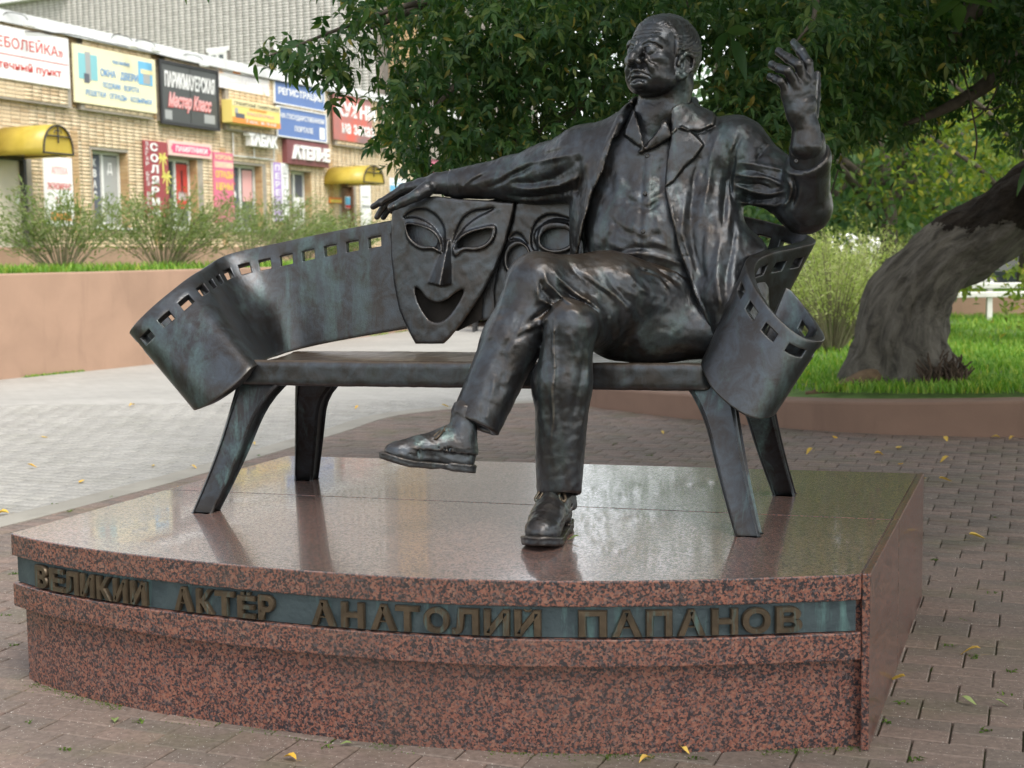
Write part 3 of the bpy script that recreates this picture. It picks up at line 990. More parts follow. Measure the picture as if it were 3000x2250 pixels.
    # standing collar round the neck
    F.chain([T3(1330, 290, -.03), T3(1342, 258, .0), T3(1362, 236, .08), T3(1440, 214, .185), T3(1496, 222, .10), T3(1500, 246, .02), T3(1470, 278, -.04)], [.010, .015, .018, .02, .02, .019, .014], .012)
    rough_field(F, .0008, 120, 9)
    return F
Fj = build_jacket(); jv, jq = Fj.mesh(); jv = relax(jv, jq, 1)

# shirt cuffs
Fc = Field(T3(1745, 325, -.115) - .13, T3(1745, 325, -.115) + .13, .004)
Fc.cone(T3(1747, 350, -.10), T3(1741, 285, -.15), .063, .058, .004)
Fc2 = Field(T3(965, 396, .248) - .1, T3(965, 396, .248) + .1, .004)
Fc2.cone(T3(985, 397, .25), T3(950, 397, .248), .052, .049, .004)
for f_, c, d in ((Fc, T3(1740, 309, -.135), T3(1749, 330, -.105)), (Fc2, T3(960, 397, .248), T3(985, 397, .25)), (Fc, T3(1749, 372, -.09), T3(1747, 340, -.11))):
    sl, P = f_.block(f_.lo, f_.lo + (f_.n - 1) * f_.h)
    n = (d - c) / np.linalg.norm(d - c)
    f_.D = -smin(-f_.D, ((P - c.astype(np.float32)) @ n.astype(np.float32)).astype(np.float32), .006)

# ---- trousers -------------------------------------------------------------------
def zB(x, y, t): return T3((1300 + x / 2.37) / KD, (650 + y / 2.37) / KD, t)
def build_trousers():
    a = np.array([zB(0, 1400, -.55)[0] - .05, 4.25, PZ + .10]); b = np.array([zB(1900, 800, 0)[0] + .05, 5.35, zB(700, 200, -.3)[2] + .05])
    F = Field(a, b, .0054)
    # seat and hips
    F.ell(T3(1420, 655, .08), (.225, .17, .150), .06, BM)
    # left leg laid across the right
    kL = zB(655, 432, -.375)
    F.cone(T3(1462, 668, .02), zB(1130, 500, -.20), .158, .136, .06)
    F.cone(zB(1130, 500, -.20), kL, .140, .098, .05)
    F.ell(kL, (.098, .105, .098), .03)
    F.cone(kL, zB(475, 830, -.44), .100, .099, .03)
    F.cone(zB(475, 830, -.44), zB(205, 1435, -.545), .099, .084, .03)
    F.cone(T3(1460, 690, .0), T3(1400, 720, -.1), .13, .10, .06)
    F.cone(T3(1400, 722, -.10), T3(1545, 712, -.05), .085, .10, .06)
    F.cone(T3(1330, 735, -.12), T3(1420, 725, -.08), .07, .085, .05)
    # right leg
    kR = zB(885, 715, -.50)
    F.cone(T3(1340, 690, .05), kR + np.array([0.01, .05, -.005]), .125, .082, .04)
    F.ell(kR, (.078, .080, .082), .03)
    F.cone(kR, zB(820, 1120, -.49), .079, .095, .03)
    F.cone(zB(820, 1120, -.49), T3(1207, 1082, -.50), .095, .072, .03)
    # resting on the seat
    sl, P = F.block(F.lo, F.lo + (F.n - 1) * F.h)
    t_ = ((P[..., :2] - BO) @ E2)
    flatz = np.maximum(1.058 - P[..., 2], -.27 - t_).astype(np.float32)
    flatz = np.where(t_ > -.27, 1.058 - P[..., 2], -.05).astype(np.float32)
    F.D = np.where(t_ > -.30, -smin(-F.D, -flatz, .012), F.D)
    # hems cut level
    sl, P = F.block(F.lo, F.lo + (F.n - 1) * F.h)
    for c, n, rad in ((zB(212, 1415, -.543), kL - zB(205, 1435, -.545) + np.array([.0, .03, .02]), .22), (T3(1207, 1070, -.50), np.array([-.02, .30, 1.0]), .22)):
        n = n / np.linalg.norm(n)
        near = np.linalg.norm(P - c.astype(np.float32), axis=-1) < rad
        pl = -((P - c.astype(np.float32)) @ n.astype(np.float32))
        F.D = np.where(near, -smin(-F.D, -pl.astype(np.float32), .008), F.D)
        F.cone(c - n * .03, c + n * .030, .060, .056, .004, True)
    C = Carver(F, .05, .66)
    zz = lambda L: [((1300 + x / 2.37) / KD, (650 + y / 2.37) / KD) for x, y in L]
    folds = (
        # pressed crease and long drapes on the shins
        ([(765, 640), (768, 850), (760, 1150), (750, 1650)], 5, .013), ([(790, 700), (800, 1000), (795, 1500)], 8, -.006),
        ([(930, 800), (960, 950), (930, 1150), (900, 1500)], 9, -.009), ([(1010, 850), (1000, 1100), (960, 1500)], 8, .006),
        ([(660, 900), (640, 1100), (650, 1500)], 8, -.006),
        ([(480, 290), (410, 560), (270, 880), (130, 1180)], 7, .008), ([(560, 560), (470, 800), (330, 1100), (260, 1400)], 9, -.007),
        ([(330, 1020), (340, 1150), (290, 1430)], 6, .006), ([(430, 900), (400, 1050), (370, 1250)], 9, -.010),
        # folds behind the crossing knee
        ([(700, 340), (720, 420), (800, 500), (900, 580)], 5, .013), ([(660, 400), (680, 480), (770, 570)], 6, -.015), ([(640, 440), (660, 530), (770, 590)], 5, .010),
        ([(760, 330), (850, 430), (960, 520), (1060, 570)], 7, .013), ([(800, 420), (880, 520), (1000, 590), (1080, 640)], 7, -.017),
        ([(860, 260), (920, 360), (1040, 440), (1160, 520)], 7, -.009), ([(980, 330), (1080, 430), (1200, 520), (1300, 640)], 8, .010),
        ([(1100, 340), (1200, 460), (1320, 560), (1400, 700)], 9, -.009), ([(1260, 330), (1340, 430), (1440, 520)], 7, .009),
        ([(600, 690), (680, 650), (760, 590)], 6, -.016), ([(560, 760), (660, 720), (720, 650)], 6, .011), ([(480, 840), (600, 770), (690, 700)], 7, -.010),
        ([(1330, 300), (1440, 330), (1560, 400), (1640, 480)], 5, .008), ([(1360, 325), (1470, 365), (1580, 450)], 4, -.008), ([(1400, 345), (1500, 400), (1580, 500)], 4, .007),
        ([(1450, 320), (1560, 370), (1660, 440)], 4, -.007), ([(1500, 315), (1620, 360), (1690, 420)], 4, .008),
        ([(1040, 600), (1120, 700), (1180, 850)], 8, -.010), ([(1140, 620), (1220, 720), (1260, 860)], 9, .007),
        ([(820, 640), (880, 620), (960, 660)], 8, .006), ([(850, 760), (900, 820), (920, 900)], 8, .006))
    for pts, w, am in folds: C.fold(zz(pts), w, am)
    C.done()
    rough_field(F, .0008, 120, 10)
    return F
Ft = build_trousers(); tv, tq = Ft.mesh(); tv = relax(tv, tq, 1)

# ---- shoes ----------------------------------------------------------------------
def build_shoe(heel, toe, up, side, h=.0042):
    """heel and toe: points on the underside of the sole; up: its normal"""
    f = toe - heel; Ls = np.linalg.norm(f); f = f / Ls
    up = np.asarray(up, float); up = up - f * (up @ f); up /= np.linalg.norm(up)
    l = np.cross(up, f) * side                                    # towards the outer edge
    G = np.stack([f, l, up]); k = Ls / .385
    def W(a, b, c): return heel + (f * a + l * b + up * c) * k
    lo_ = np.min([W(a, b, c) for a in (-.05, .43) for b in (-.1, .1) for c in (-.03, .25)], 0); hi_ = np.max([W(a, b, c) for a in (-.05, .43) for b in (-.1, .1) for c in (-.03, .25)], 0)
    S = Field(lo_, hi_, h); U = Field(lo_, hi_, h)
    # sole: outline as a union of discs, cut to a slab
    prof = [(.036, -.002, .046), (.09, -.003, .046), (.15, -.006, .043), (.21, -.004, .048), (.27, .001, .058), (.315, .002, .059), (.348, -.002, .046)]
    def plan(P, grow):
        q = (P - heel) / k
        a, b = q @ f, q @ l
        d = np.full(a.shape, 9., np.float32)
        for i in range(len(prof) - 1):
            (a0, b0, r0), (a1, b1, r1) = prof[i], prof[i + 1]
            e = np.array([a1 - a0, b1 - b0]); L2 = e @ e
            tt = np.clip(((a - a0) * e[0] + (b - b0) * e[1]) / L2, 0, 1)
            d = smin(d, np.hypot(a - a0 - e[0] * tt, b - b0 - e[1] * tt) - (r0 + (r1 - r0) * tt) - grow, .02)
        return d * k, q @ up, a
    sl, P = S.block(S.lo, S.lo + (S.n - 1) * S.h)
    d, c, a = plan(P, .0)
    toe_spring = .020 * np.clip((a - .26) / .12, 0, 1) ** 1.6
    arch = .006 * np.clip(1 - np.abs(a - .14) / .05, 0, 1)
    th = np.where(a < .115, .036, .030)
    slab = np.maximum(c - th - toe_spring, toe_spring + arch - c) * k
    welt = .0025 * np.exp(-((c - th - toe_spring + .006) / .003) ** 2)
    S.D = -smin(-(d - welt).astype(np.float32), -slab.astype(np.float32), .006)
    # upper
    U.ell(W(.055, 0, .07), np.array([.062, .046, .075]) * k, .03, G)
    U.cone(W(.08, 0, .085), W(.24, 0, .068), .055 * k, .054 * k, .04)
    U.ell(W(.295, .000, .052), np.array([.082, .058, .052]) * k, .03, G)
    U.cone(W(.10, 0, .128), W(.22, 0, .085), .046 * k, .038 * k, .04)
    U.cone(W(.065, 0, .10), W(.060, 0, .165), .055 * k, .053 * k, .03)
    U.cone(W(.065, 0, .15), W(.064, 0, .24), .053 * k, .056 * k, .015)        # sock
    U.chain([W(.015, 0, .118), W(.045, .046, .112), W(.085, .050, .120), W(.105, .038, .142)], .008 * k, .006)
    U.chain([W(.015, 0, .118), W(.045, -.046, .112), W(.085, -.050, .120), W(.105, -.038, .142)], .008 * k, .006)
    # tongue, facings, toe cap seam, creases
    U.cone(W(.125, 0, .158), W(.215, 0, .108), .026 * k, .022 * k, .012)
    for s in (-1, 1):
        U.chain([W(.115, s * .030, .152), W(.165, s * .034, .122), W(.225, s * .030, .094)], [.010 * k, .009 * k, .008 * k], .008)
        U.chain([W(.10, s * .050, .10), W(.16, s * .052, .080), W(.225, s * .054, .045)], .0048 * k, .005, True)
        U.chain([W(.10, s * .051, .107), W(.16, s * .053, .087), W(.225, s * .055, .052)], .0045 * k, .006)
        U.chain([W(.03, s * .045, .075), W(.06, s * .049, .070), W(.10, s * .050, .085)], .0045 * k, .005, True)
        for q in (.12, .145, .17, .195):
            U.chain([W(q, s * .051, .088), W(q + .012, s * .054, .045)], .0050 * k, .006, True)
    U.chain([W(.245, .057, .040), W(.252, .035, .092), W(.254, 0, .104), W(.252, -.035, .092), W(.245, -.057, .040)], .0050 * k, .005, True)
    U.chain([W(.264, .055, .050), W(.270, .02, .098), W(.268, -.02, .098), W(.260, -.055, .055)], .006 * k, .008)
    U.chain([W(.232, .050, .06), W(.236, .0, .108), W(.230, -.050, .06)], .006 * k, .008)
    U.chain([W(.285, .050, .055), W(.290, .0, .099), W(.283, -.050, .058)], .0035 * k, .006, True)
    sl, P = U.block(U.lo, U.lo + (U.n - 1) * U.h)
    d, c, a = plan(P, -.004)
    tsp = .020 * np.clip((a - .26) / .12, 0, 1) ** 1.6
    U.D = -smin(-U.D, -(.026 + tsp - c).astype(np.float32) * k, .004)
    lowz = np.clip(1 - (c - .03) / .05, 0, 1)
    U.D = np.where(c < .075, -smin(-U.D, -(d + .001).astype(np.float32), .010), U.D)
    rough_field(U, .0010, 150, 12); rough_field(S, .0006, 120, 13)
    # laces
    L = MB()
    for i, q in enumerate((.128, .150, .172, .194, .214)):
        c0 = .172 - i * .0165
        w0 = .030
        L.tube([W(q, -w0, c0 - .012), W(q + .008, -.012, c0 + .001), W(q + .014, .012, c0 + .0005), W(q + .020, w0, c0 - .016)], .0052 * k, 6)
        if i < 4: L.tube([W(q, w0, c0 - .012), W(q + .008, .012, c0 + .003), W(q + .014, -.012, c0 + .001), W(q + .020, -w0, c0 - .016)], .0052 * k, 6)
    for s in (-1, 1):
        L.tube(crom([W(.140, 0, .160), W(.150, s * .026, .160), W(.175, s * .048, .132), W(.186, s * .042, .122), W(.160, s * .018, .146), W(.140, 0, .160)], 5), .0052 * k, 6)
        L.tube(crom([W(.140, 0, .160), W(.160, s * .018, .158), W(.192, s * .034, .128), W(.205, s * .044, .095)], 5), .0040 * k, 6)
    return U, S, L

heelR = atz = at_z(1213, 1139, PZ); toeR = at_z(1157, 1197, PZ)
dirR = toeR - heelR; dirR /= np.linalg.norm(dirR)
toeR = heelR + dirR * .392
SR = build_shoe(heelR, toeR, (0, 0, 1), -1)
heelL = T3(1022, 1022, -.575); toeL = T3(822, 994, -.735)
SL = build_shoe(heelL, toeL + np.array([0, 0, -.012]), np.array([.10, .12, 1.0]), 1)

# ---- assemble -------------------------------------------------------------------
def joinvq(*vq):
    V, F, b = [], [], 0
    for v, f in vq:
        V.append(v); F.append(f + b); b += len(v)
    return np.concatenate(V), np.concatenate(F)
bv, bq = joinvq((hv, hq), (u1, uq1), (u2, uq2))
# one continuous figure: arms and trunk run on inside the clothes
Fa = Field(np.array([T3(960, 400, .3)[0], 4.5, 1.2]), np.array([T3(1790, 300, -.1)[0] + .03, 5.4, T3(1430, 230, .1)[2]]), .012)
Fa.ell(T3(1405, 410, .10), (.19, .09, .22), .08, BM); Fa.cone(T3(1430, 240, .06), T3(1425, 330, .09), .085, .10, .05)
Fa.chain([T3(1300, 350, .11), T3(1180, 368, .19), T3(1105, 385, .24), T3(960, 397, .248)], [.07, .06, .05, .036], .03)
Fa.chain([T3(1560, 335, .09), T3(1668, 388, .04), ELB, T3(1746, 345, -.105), T3(1742, 305, -.135)], [.07, .06, .055, .048, .04], .03)
av, aq = Fa.mesh()
bv, bq = joinvq((bv, bq), (av, aq))
obj('body', mesh_np('body', bv, bq, M['bronze'], True), man)
obj('hair', mesh_np('hair', rv, rq, M['bronze'], True), man)
obj('shirt', mesh_np('shirt', sv, sq, M['bronze'], True), man)
obj('jacket', mesh_np('jacket', jv, jq, M['bronze'], True), man)
obj('trousers', mesh_np('trousers', tv, tq, M['bronze_worn'], True), man)
for f_ in (Fc, Fc2):
    v, q = f_.mesh()
    obj('shirt_cuff', mesh_np('shirt_cuff', v, q, M['bronze'], True), man)
for U, S, L in (SR, SL):
    v, q = U.mesh()
    sh = obj('shoe', mesh_np('shoe', v, q, M['bronze_shoe'], True), man)
    v, q = S.mesh()
    obj('sole', mesh_np('sole', v, q, M['bronze_shoe'], True), sh)
    L.build('shoelace', M['letter'], sh, True)
# buttons
def surf_t(F, x, y, t0=-.4, t1=.3):
    ts = np.linspace(t0, t1, 240)
    P = np.array([T3(x, y, t) for t in ts])
    I = np.round((P - F.lo) / F.h).astype(int)
    ok = ((I >= 0) & (I < F.n)).all(1)
    for p, i, o in zip(P, I, ok):
        if o and F.D[tuple(i)] < 0.003: return p
    return P[len(P) // 2]
for F, x, y in ((Fs, 1398, 337), (Fs, 1393, 418), (Fs, 1389, 500), (Fs, 1385, 575), (Fc, 1720, 348)):
    p = surf_t(F, x, y)
    b = Field(p - .02, p + .02, .0022)
    b.ell(p, (.0085, .0055, .0085), .002, BM); b.ell(p - EY * .008, (.004, .005, .004), .002, BM, True)
    v, q = b.mesh()
    obj('button', mesh_np('button', v, q, M['bronze'], True), man)
# ------------------------------------------------------------------ the bronze film-strip bench
bench = thing('film_strip_bench', 'dark bronze bench with a curling film strip as its backrest and theatre masks', 'bench', tuple(b2w(0, 0, PZ)))

# seat: a shallow dished slab with a rounded upper edge
def build_seat():
    zt = 1.068
    F = Field(np.array([BO[0] - 1.15, BO[1] - .65, .93]), np.array([BO[0] + 1.15, BO[1] + .65, 1.11]), .008)
    sl, P = F.block(F.lo, F.lo + (F.n - 1) * F.h)
    d = P[..., :2] - BO
    s, t, z = d @ E1, d @ E2, P[..., 2]
    # plan: rounded rectangle, front bowed very slightly
    hx, hy, r = .880, .285, .05
    q = np.stack([np.abs(s + .055) - hx + r, np.abs(t) - hy + r], -1)
    plan = np.sqrt((np.maximum(q, 0) ** 2).sum(-1)) + np.minimum(q.max(-1), 0) - r
    top = zt - .014 * np.clip(1 - (t / .24) ** 2, 0, 1) - .02 * np.clip((t + .285) / .05, 0, 1) * 0
    body = np.maximum(z - top, (zt - .088) - z)
    dd = -smin(-plan, -body, .018)
    # raised front rail with its groove
    lip = np.maximum(np.sqrt((t + .268) ** 2 + (z - zt + .006) ** 2) - .013, np.abs(s + .055) - .868)
    dd = smin(dd, lip, .008)
    groove = np.sqrt((t + .236) ** 2 + (z - zt - .004) ** 2) - .016
    dd = -smin(-dd, groove, .010)
    F.D = dd.astype(np.float32)
    rough_field(F, .0006, 60, 21)
    return F
v, q = build_seat().mesh()
obj('seat', mesh_np('seat', v, q, M['bronze_seat'], True), bench)

# legs: four blades that flare into brackets under the seat
def leg(foot, top, dirx, width_top, w_mid, w_bot, depth_top, depth_bot, brkt):
    """swept rectangle from the seat to the foot, curving outwards"""
    P0 = np.array(top); P1 = np.array(foot)
    n = 14
    rings = []
    for i in range(n + 1):
        u = i / n
        c = P0 + (P1 - P0) * u
        c = c + np.array([P0[0] - P1[0], P0[1] - P1[1], 0]) * (.07 * math.sin(math.pi * u))   # bows inwards
        w = w_bot + (w_mid - w_bot) * (1 - u) + (width_top - w_mid) * max(0, 1 - u / .42) ** 2.6
        dp = depth_bot + (depth_top - depth_bot) * (1 - u)
        off = brkt * max(0, 1 - u / .42) ** 2.6 * (width_top - w_mid) * .55
        c = c + EX * off
        if i == n: c[2] = P1[2]
        a, b = EX * w / 2, EY * dp / 2
        ch = .26
        ring = []
        for sx, sy in ((-1, -1), (1, -1), (1, 1), (-1, 1)):
            ring += [c + a * sx * (1 - ch * (sx * sy > 0)) + b * sy * (1 - ch * (sx * sy < 0)), c + a * sx * (1 - ch * (sx * sy < 0)) + b * sy * (1 - ch * (sx * sy > 0))]
        rings.append(ring)
    m = MB()
    k = 8
    V = [p for r in rings for p in r]
    Fq = []
    for i in range(n):
        for j in range(k):
            Fq.append((i * k + j, (i + 1) * k + j, (i + 1) * k + (j + 1) % k, i * k + (j + 1) % k))
    Fq.append(tuple(range(k))); Fq.append(tuple(n * k + j for j in range(k))[::-1])
    m.add(V, Fq)
    return m
for foot, top, br, wt in (((445, 1105, -.37), (556, 842, -.22), 1, .19), ((1617, 1155, -.37), (1548, 842, -.22), -1, .16), ((662, 1035, .37), (676, 838, .20), 1, .25), ((1695, 1068, .37), (1625, 860, .20), -1, .22)):
    fo = at_z(foot[0], foot[1], PZ); tp = T3(*top); tp[2] = 1.0
    leg(fo, tp, br, wt, .118, .086, .12, .080, br * 1.0).build('leg', M['bronze_leg'], bench, True, .006)

# the film strip: ruled between its upper and lower edge
def strip(T, B, n, thick, name, hole_from, hole_to, pitch, flip=False):
    Tc = resample(crom([T3(*p) for p in T], 24), 2400)
    Bc = resample(crom([T3(*p) for p in B], 24), 2400)
    dT = np.r_[0, np.cumsum(np.linalg.norm(np.diff((Tc + Bc) / 2, axis=0), axis=1))]
    Ltot = dT[-1]
    cells = int(round(Ltot / pitch))
    # along: each film frame = solid web + hole, both subdivided
    us = []
    isH = []
    for c in range(cells):
        u0 = c / cells; w = 1 / cells
        us += [u0, u0 + w * .12, u0 + w * .225, u0 + w * .40, u0 + w * .60, u0 + w * .775, u0 + w * .88]
        isH += [0, 0, 1, 1, 1, 0, 0]
    us.append(1.0)
    vs_ = [0, .045, .085, .125, .215, .235, .34, .46, .58, .70, .82, .92, .97, 1.0]
    hv_ = (3, 4)                                                    # rows of the hole
    hv_ = {3}
    idx = np.array(us) * (len(Tc) - 1)
    i0 = np.clip(idx.astype(int), 0, len(Tc) - 2); fr = (idx - i0)[:, None]
    Tu = Tc[i0] * (1 - fr) + Tc[i0 + 1] * fr; Bu = Bc[i0] * (1 - fr) + Bc[i0 + 1] * fr
    nv = len(vs_)
    V = np.concatenate([Tu[:, None, :] * (1 - np.array(vs_))[None, :, None] + Bu[:, None, :] * np.array(vs_)[None, :, None]]).reshape(-1, 3)
    Fq = []
    for i in range(len(us) - 1):
        hole = isH[i] and hole_from <= us[i] <= hole_to
        for j in range(nv - 1):
            if hole and j in hv_: continue
            f = (i * nv + j, i * nv + j + 1, (i + 1) * nv + j + 1, (i + 1) * nv + j)
            Fq.append(f[::-1] if flip else f)
    me = mesh_np(name, V, np.array(Fq), M['bronze'], True)
    o = obj(name, me, bench)
    m = o.modifiers.new('thick', 'SOLIDIFY'); m.thickness = thick; m.offset = 0; m.use_even_offset = False
    b = o.modifiers.new('edge', 'BEVEL'); b.width = .004; b.segments = 2; b.limit_method = 'ANGLE'; b.angle_limit = R(50)
    return o

TL = [(1240, 418, .305), (1115, 424, .31), (1000, 445, .31), (850, 476, .30), (700, 505, .295), (580, 531, .27), (505, 550, .225), (464, 566, .15), (440, 581, .03), (416, 598, -.09), (380, 627, -.18), (336, 663, -.245), (299, 698, -.265),
      (287, 713, -.21), (304, 704, -.10), (330, 682, -.02), (346, 667, .02)]
BL = [(1240, 690, .275), (1115, 688, .285), (1000, 695, .285), (868, 712, .275), (720, 738, .265), (640, 756, .25), (592, 771, .16), (570, 780, -.03), (556, 789, -.20), (545, 800, -.315), (520, 826, -.345), (487, 853, -.355), (452, 875, -.34),
      (428, 881, -.29), (436, 862, -.19), (458, 838, -.12), (474, 824, -.09)]
strip(TL, BL, 0, .036, 'film_strip', 0.285, 0.92, .0905)
TR = [(1240, 418, .305), (1330, 424, .305), (1450, 440, .305), (1600, 466, .305), (1690, 488, .285), (1742, 506, .225), (1752, 519, .155), (1712, 531, .06), (1660, 543, -.03), (1626, 560, -.115), (1622, 588, -.195), (1644, 638, -.27), (1684, 690, -.315), (1728, 726, -.32),
      (1765, 731, -.275), (1772, 714, -.21), (1745, 671, -.145), (1712, 632, -.115), (1696, 622, -.115)]
BR = [(1240, 690, .275), (1330, 700, .275), (1450, 715, .27), (1560, 725, .26), (1620, 735, .22), (1640, 745, .16), (1625, 752, .08), (1580, 758, -.02), (1544, 768, -.14), (1526, 784, -.25), (1525, 806, -.31), (1541, 840, -.345), (1580, 878, -.37), (1622, 902, -.375),
      (1655, 897, -.345), (1668, 880, -.29), (1655, 850, -.23), (1630, 825, -.20), (1615, 815, -.20)]
strip(TR, BR, 0, .036, 'film_strip', 0.0, 0.95, .0905)

# theatre masks
def ep(P):                                         # distances in the mask's plane, metres
    x, y = pix(P)
    return x.astype(np.float32), y.astype(np.float32)
def zz6(L): return [((1000 + x / 2.765) / KD, (450 + y / 2.765) / KD) for x, y in L]
def smooth_poly(L, n=6):
    P = np.array(L, float); P = np.vstack([P[-1], P, P[0], P[1]])
    out = []
    for i in range(1, len(P) - 2):
        p0, p1, p2, p3 = P[i - 1:i + 3]
        for k in range(n):
            t = k / n
            out.append(tuple(.5 * (2 * p1 + (p2 - p0) * t + (2 * p0 - 5 * p1 + 4 * p2 - p3) * t * t + (3 * p1 - p0 - 3 * p2 + p3) * t ** 3)))
    return out
MPX = .00168                                       # metres per picture unit at the masks

def mask_field(corners, t_of, outline, holes, depth, h=.0046, relief=(), noise=31, extra=None):
    C = np.array([T3(*c) for c in corners])
    lo_, hi_ = C.min(0) - .07, C.max(0) + .07
    F = Field(lo_, hi_, h)
    sl, P = F.block(F.lo, F.lo + (F.n - 1) * F.h)
    x, y = ep(P)
    t = ((P[..., :2] - BO) @ E2).astype(np.float32)
    front = t_of(x, y).astype(np.float32)
    a = sd_poly(x, y, outline) * MPX
    lift = np.zeros_like(x)
    for pts, w, amp, kind in relief:
        if kind == 'line':
            d, s = d_line(x, y, pts)
            lift += amp * np.clip(1.4 - d / w, 0, 1) * np.clip(np.minimum(s, 1 - s) * 9 + .25, 0, 1)
        elif kind == 'step':                       # a step down outside a curve: crisp on one side, fading away on the other
            sd = sd_poly(x, y, pts)
            lift += amp * np.clip(1 - sd / 2.2, 0, 1) * np.clip(1 + sd / w, 0, 1)
        else:
            lift += amp * np.clip(.5 - sd_poly(x, y, pts) / w, 0, 1)
    front = front - lift
    d = -smin(-a, -np.maximum(front - t, t - front - lift - depth), .010)
    for hpoly in holes:
        d = -smin(-d, (sd_poly(x, y, hpoly) * MPX).astype(np.float32), .006)
    if extra is not None: d = smin(d, extra(x, y, t, front), .006)
    F.D = d.astype(np.float32)
    rough_field(F, .0004, 90, noise)
    return F

out1 = zz6([(412, 480), (430, 420), (470, 392), (560, 365), (760, 345), (980, 368), (1200, 380), (1408, 392), (1395, 470), (1330, 720), (1240, 950), (1120, 1170), (985, 1370), (880, 1490), (830, 1540), (600, 1540), (545, 1440), (470, 1270), (428, 1060), (405, 840), (403, 640)])
eyeL = smooth_poly(zz6([(530, 575), (640, 592), (730, 635), (790, 710), (802, 782), (740, 752), (660, 748), (590, 715), (545, 660)]), 4)
eyeR = smooth_poly(zz6([(916, 776), (935, 720), (1010, 660), (1110, 622), (1215, 612), (1205, 680), (1150, 735), (1080, 755), (1000, 755)]), 4)
mou = smooth_poly(zz6([(600, 1082), (640, 1110), (690, 1172), (770, 1208), (850, 1185), (925, 1130), (985, 1102), (975, 1160), (905, 1275), (835, 1345), (770, 1367), (705, 1340), (640, 1245), (605, 1150)]), 4)
browL = smooth_poly(zz6([(508, 525), (540, 480), (620, 448), (700, 455), (780, 510), (830, 590), (842, 680), (842, 790), (820, 790), (806, 700), (760, 610), (690, 555), (600, 520)]), 4)
browR = smooth_poly(zz6([(905, 760), (912, 690), (940, 600), (990, 515), (1070, 462), (1150, 450), (1240, 440), (1180, 480), (1100, 520), (1010, 590), (960, 660), (935, 720)]), 4)
rimL = smooth_poly(zz6([(522, 565), (640, 575), (740, 615), (812, 700), (812, 800), (790, 800), (740, 775), (650, 775), (575, 735), (528, 670)]), 4)
rimR = smooth_poly(zz6([(905, 800), (915, 710), (1000, 640), (1110, 602), (1245, 585), (1235, 690), (1165, 760), (1085, 785), (990, 785), (930, 830)]), 4)
nose = zz6([(846, 760), (900, 760), (888, 1055), (800, 1075), (742, 1045), (800, 860)])
def t1(x, y):
    cx = 985.0
    return .205 + .030 * ((x - cx) / 130.0) ** 2 - .020 * (y - 560) / 150.0 * 0 + .04 * np.clip((y - 650) / 100, 0, 1) * 0
def nose_extra(x, y, t, front):
    X0, Y0 = zz6([(870, 700)])[0]; X1, Y1 = zz6([(815, 1062)])[0]
    u = np.clip((y - Y0) / (Y1 - Y0), 0, 1)
    xc = X0 + (X1 - X0) * u
    hw = 7.5 + 19.0 * u
    ht = .012 + .062 * u
    dx = (x - xc)
    ridge = ht * (1 - np.abs(dx - (-.20) * hw) / hw)
    d = (front - ridge) - t
    lim = np.maximum((y - Y1 - 3 + np.abs(dx) * .25) * MPX, (Y0 - y) * MPX)
    return np.maximum(np.maximum(d * .75, lim), (t - front - .03))
F = mask_field([(830, 600, .2), (1130, 420, .2), (960, 760, .3), (960, 440, .1)], t1, out1, [eyeL, eyeR, mou], .075,
               relief=[(rimL, 2.4, .016, 'fill'), (rimR, 2.4, .016, 'fill'), (browL, 3.2, -.018, 'fill'), (browR, 3.2, -.016, 'fill')], extra=nose_extra)
v, q = F.mesh(); v = relax(v, q, 1)
tag(obj('comedy_mask', mesh_np('comedy_mask', v, q, M['bronze_mask'], True), bench), 'smiling theatre mask with slanted eye holes')
# added dark plate behind the mouth, its near-black colour painting the shade inside
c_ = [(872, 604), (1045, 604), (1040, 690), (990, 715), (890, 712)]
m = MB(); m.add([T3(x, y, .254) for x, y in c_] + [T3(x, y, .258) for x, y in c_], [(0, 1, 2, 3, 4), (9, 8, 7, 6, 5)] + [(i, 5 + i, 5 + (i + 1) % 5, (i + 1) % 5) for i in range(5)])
m.build('mouth_shade_plate', M['mouth_shade'], bench)

out2 = zz6([(1410, 400), (1520, 370), (1700, 330), (1900, 330), (2060, 420), (2100, 700), (2050, 1000), (1900, 1250), (1600, 1380), (1400, 1320), (1240, 1260), (1230, 1100), (1260, 960), (1340, 700), (1385, 540)])
th = np.linspace(0, 2 * math.pi, 28, endpoint=False)
eA = zz6([(1742 + 132 * math.cos(a), 690 + 88 * math.sin(a) - 8 * math.cos(a)) for a in th])
eB = zz6([(1425 + 85 * math.cos(a) + 18 * math.sin(a), 850 - 112 * math.sin(a)) for a in th])
rA = zz6([(1740 + 178 * math.cos(a), 680 + 128 * math.sin(a)) for a in th])
rB = zz6([(1425 + 112 * math.cos(a), 852 - 145 * math.sin(a)) for a in th])
bA = smooth_poly(zz6([(1545, 760), (1540, 660), (1575, 560), (1650, 500), (1750, 495), (1880, 545), (1800, 535), (1700, 540), (1620, 590), (1590, 680), (1590, 790)]), 4)
bB = smooth_poly(zz6([(1360, 690), (1410, 640), (1460, 660), (1510, 740), (1450, 700), (1400, 690)]), 4)
mB = smooth_poly(zz6([(1300, 1180), (1400, 1130), (1560, 1150), (1600, 1260), (1450, 1230), (1330, 1270)]), 4)
F = mask_field([(1060, 520, .22), (1290, 430, .22), (1200, 720, .3), (1200, 430, .2)], lambda x, y: .240 + .012 * ((x - 1200) / 100.0) ** 2, out2, [eA, eB, mB], .045,
               relief=[(rA, 2.6, .012, 'fill'), (rB, 2.6, .012, 'fill'), (bA, 3.0, -.018, 'fill'), (bB, 3.0, -.014, 'fill')], noise=33)
v, q = F.mesh(); v = relax(v, q, 1)
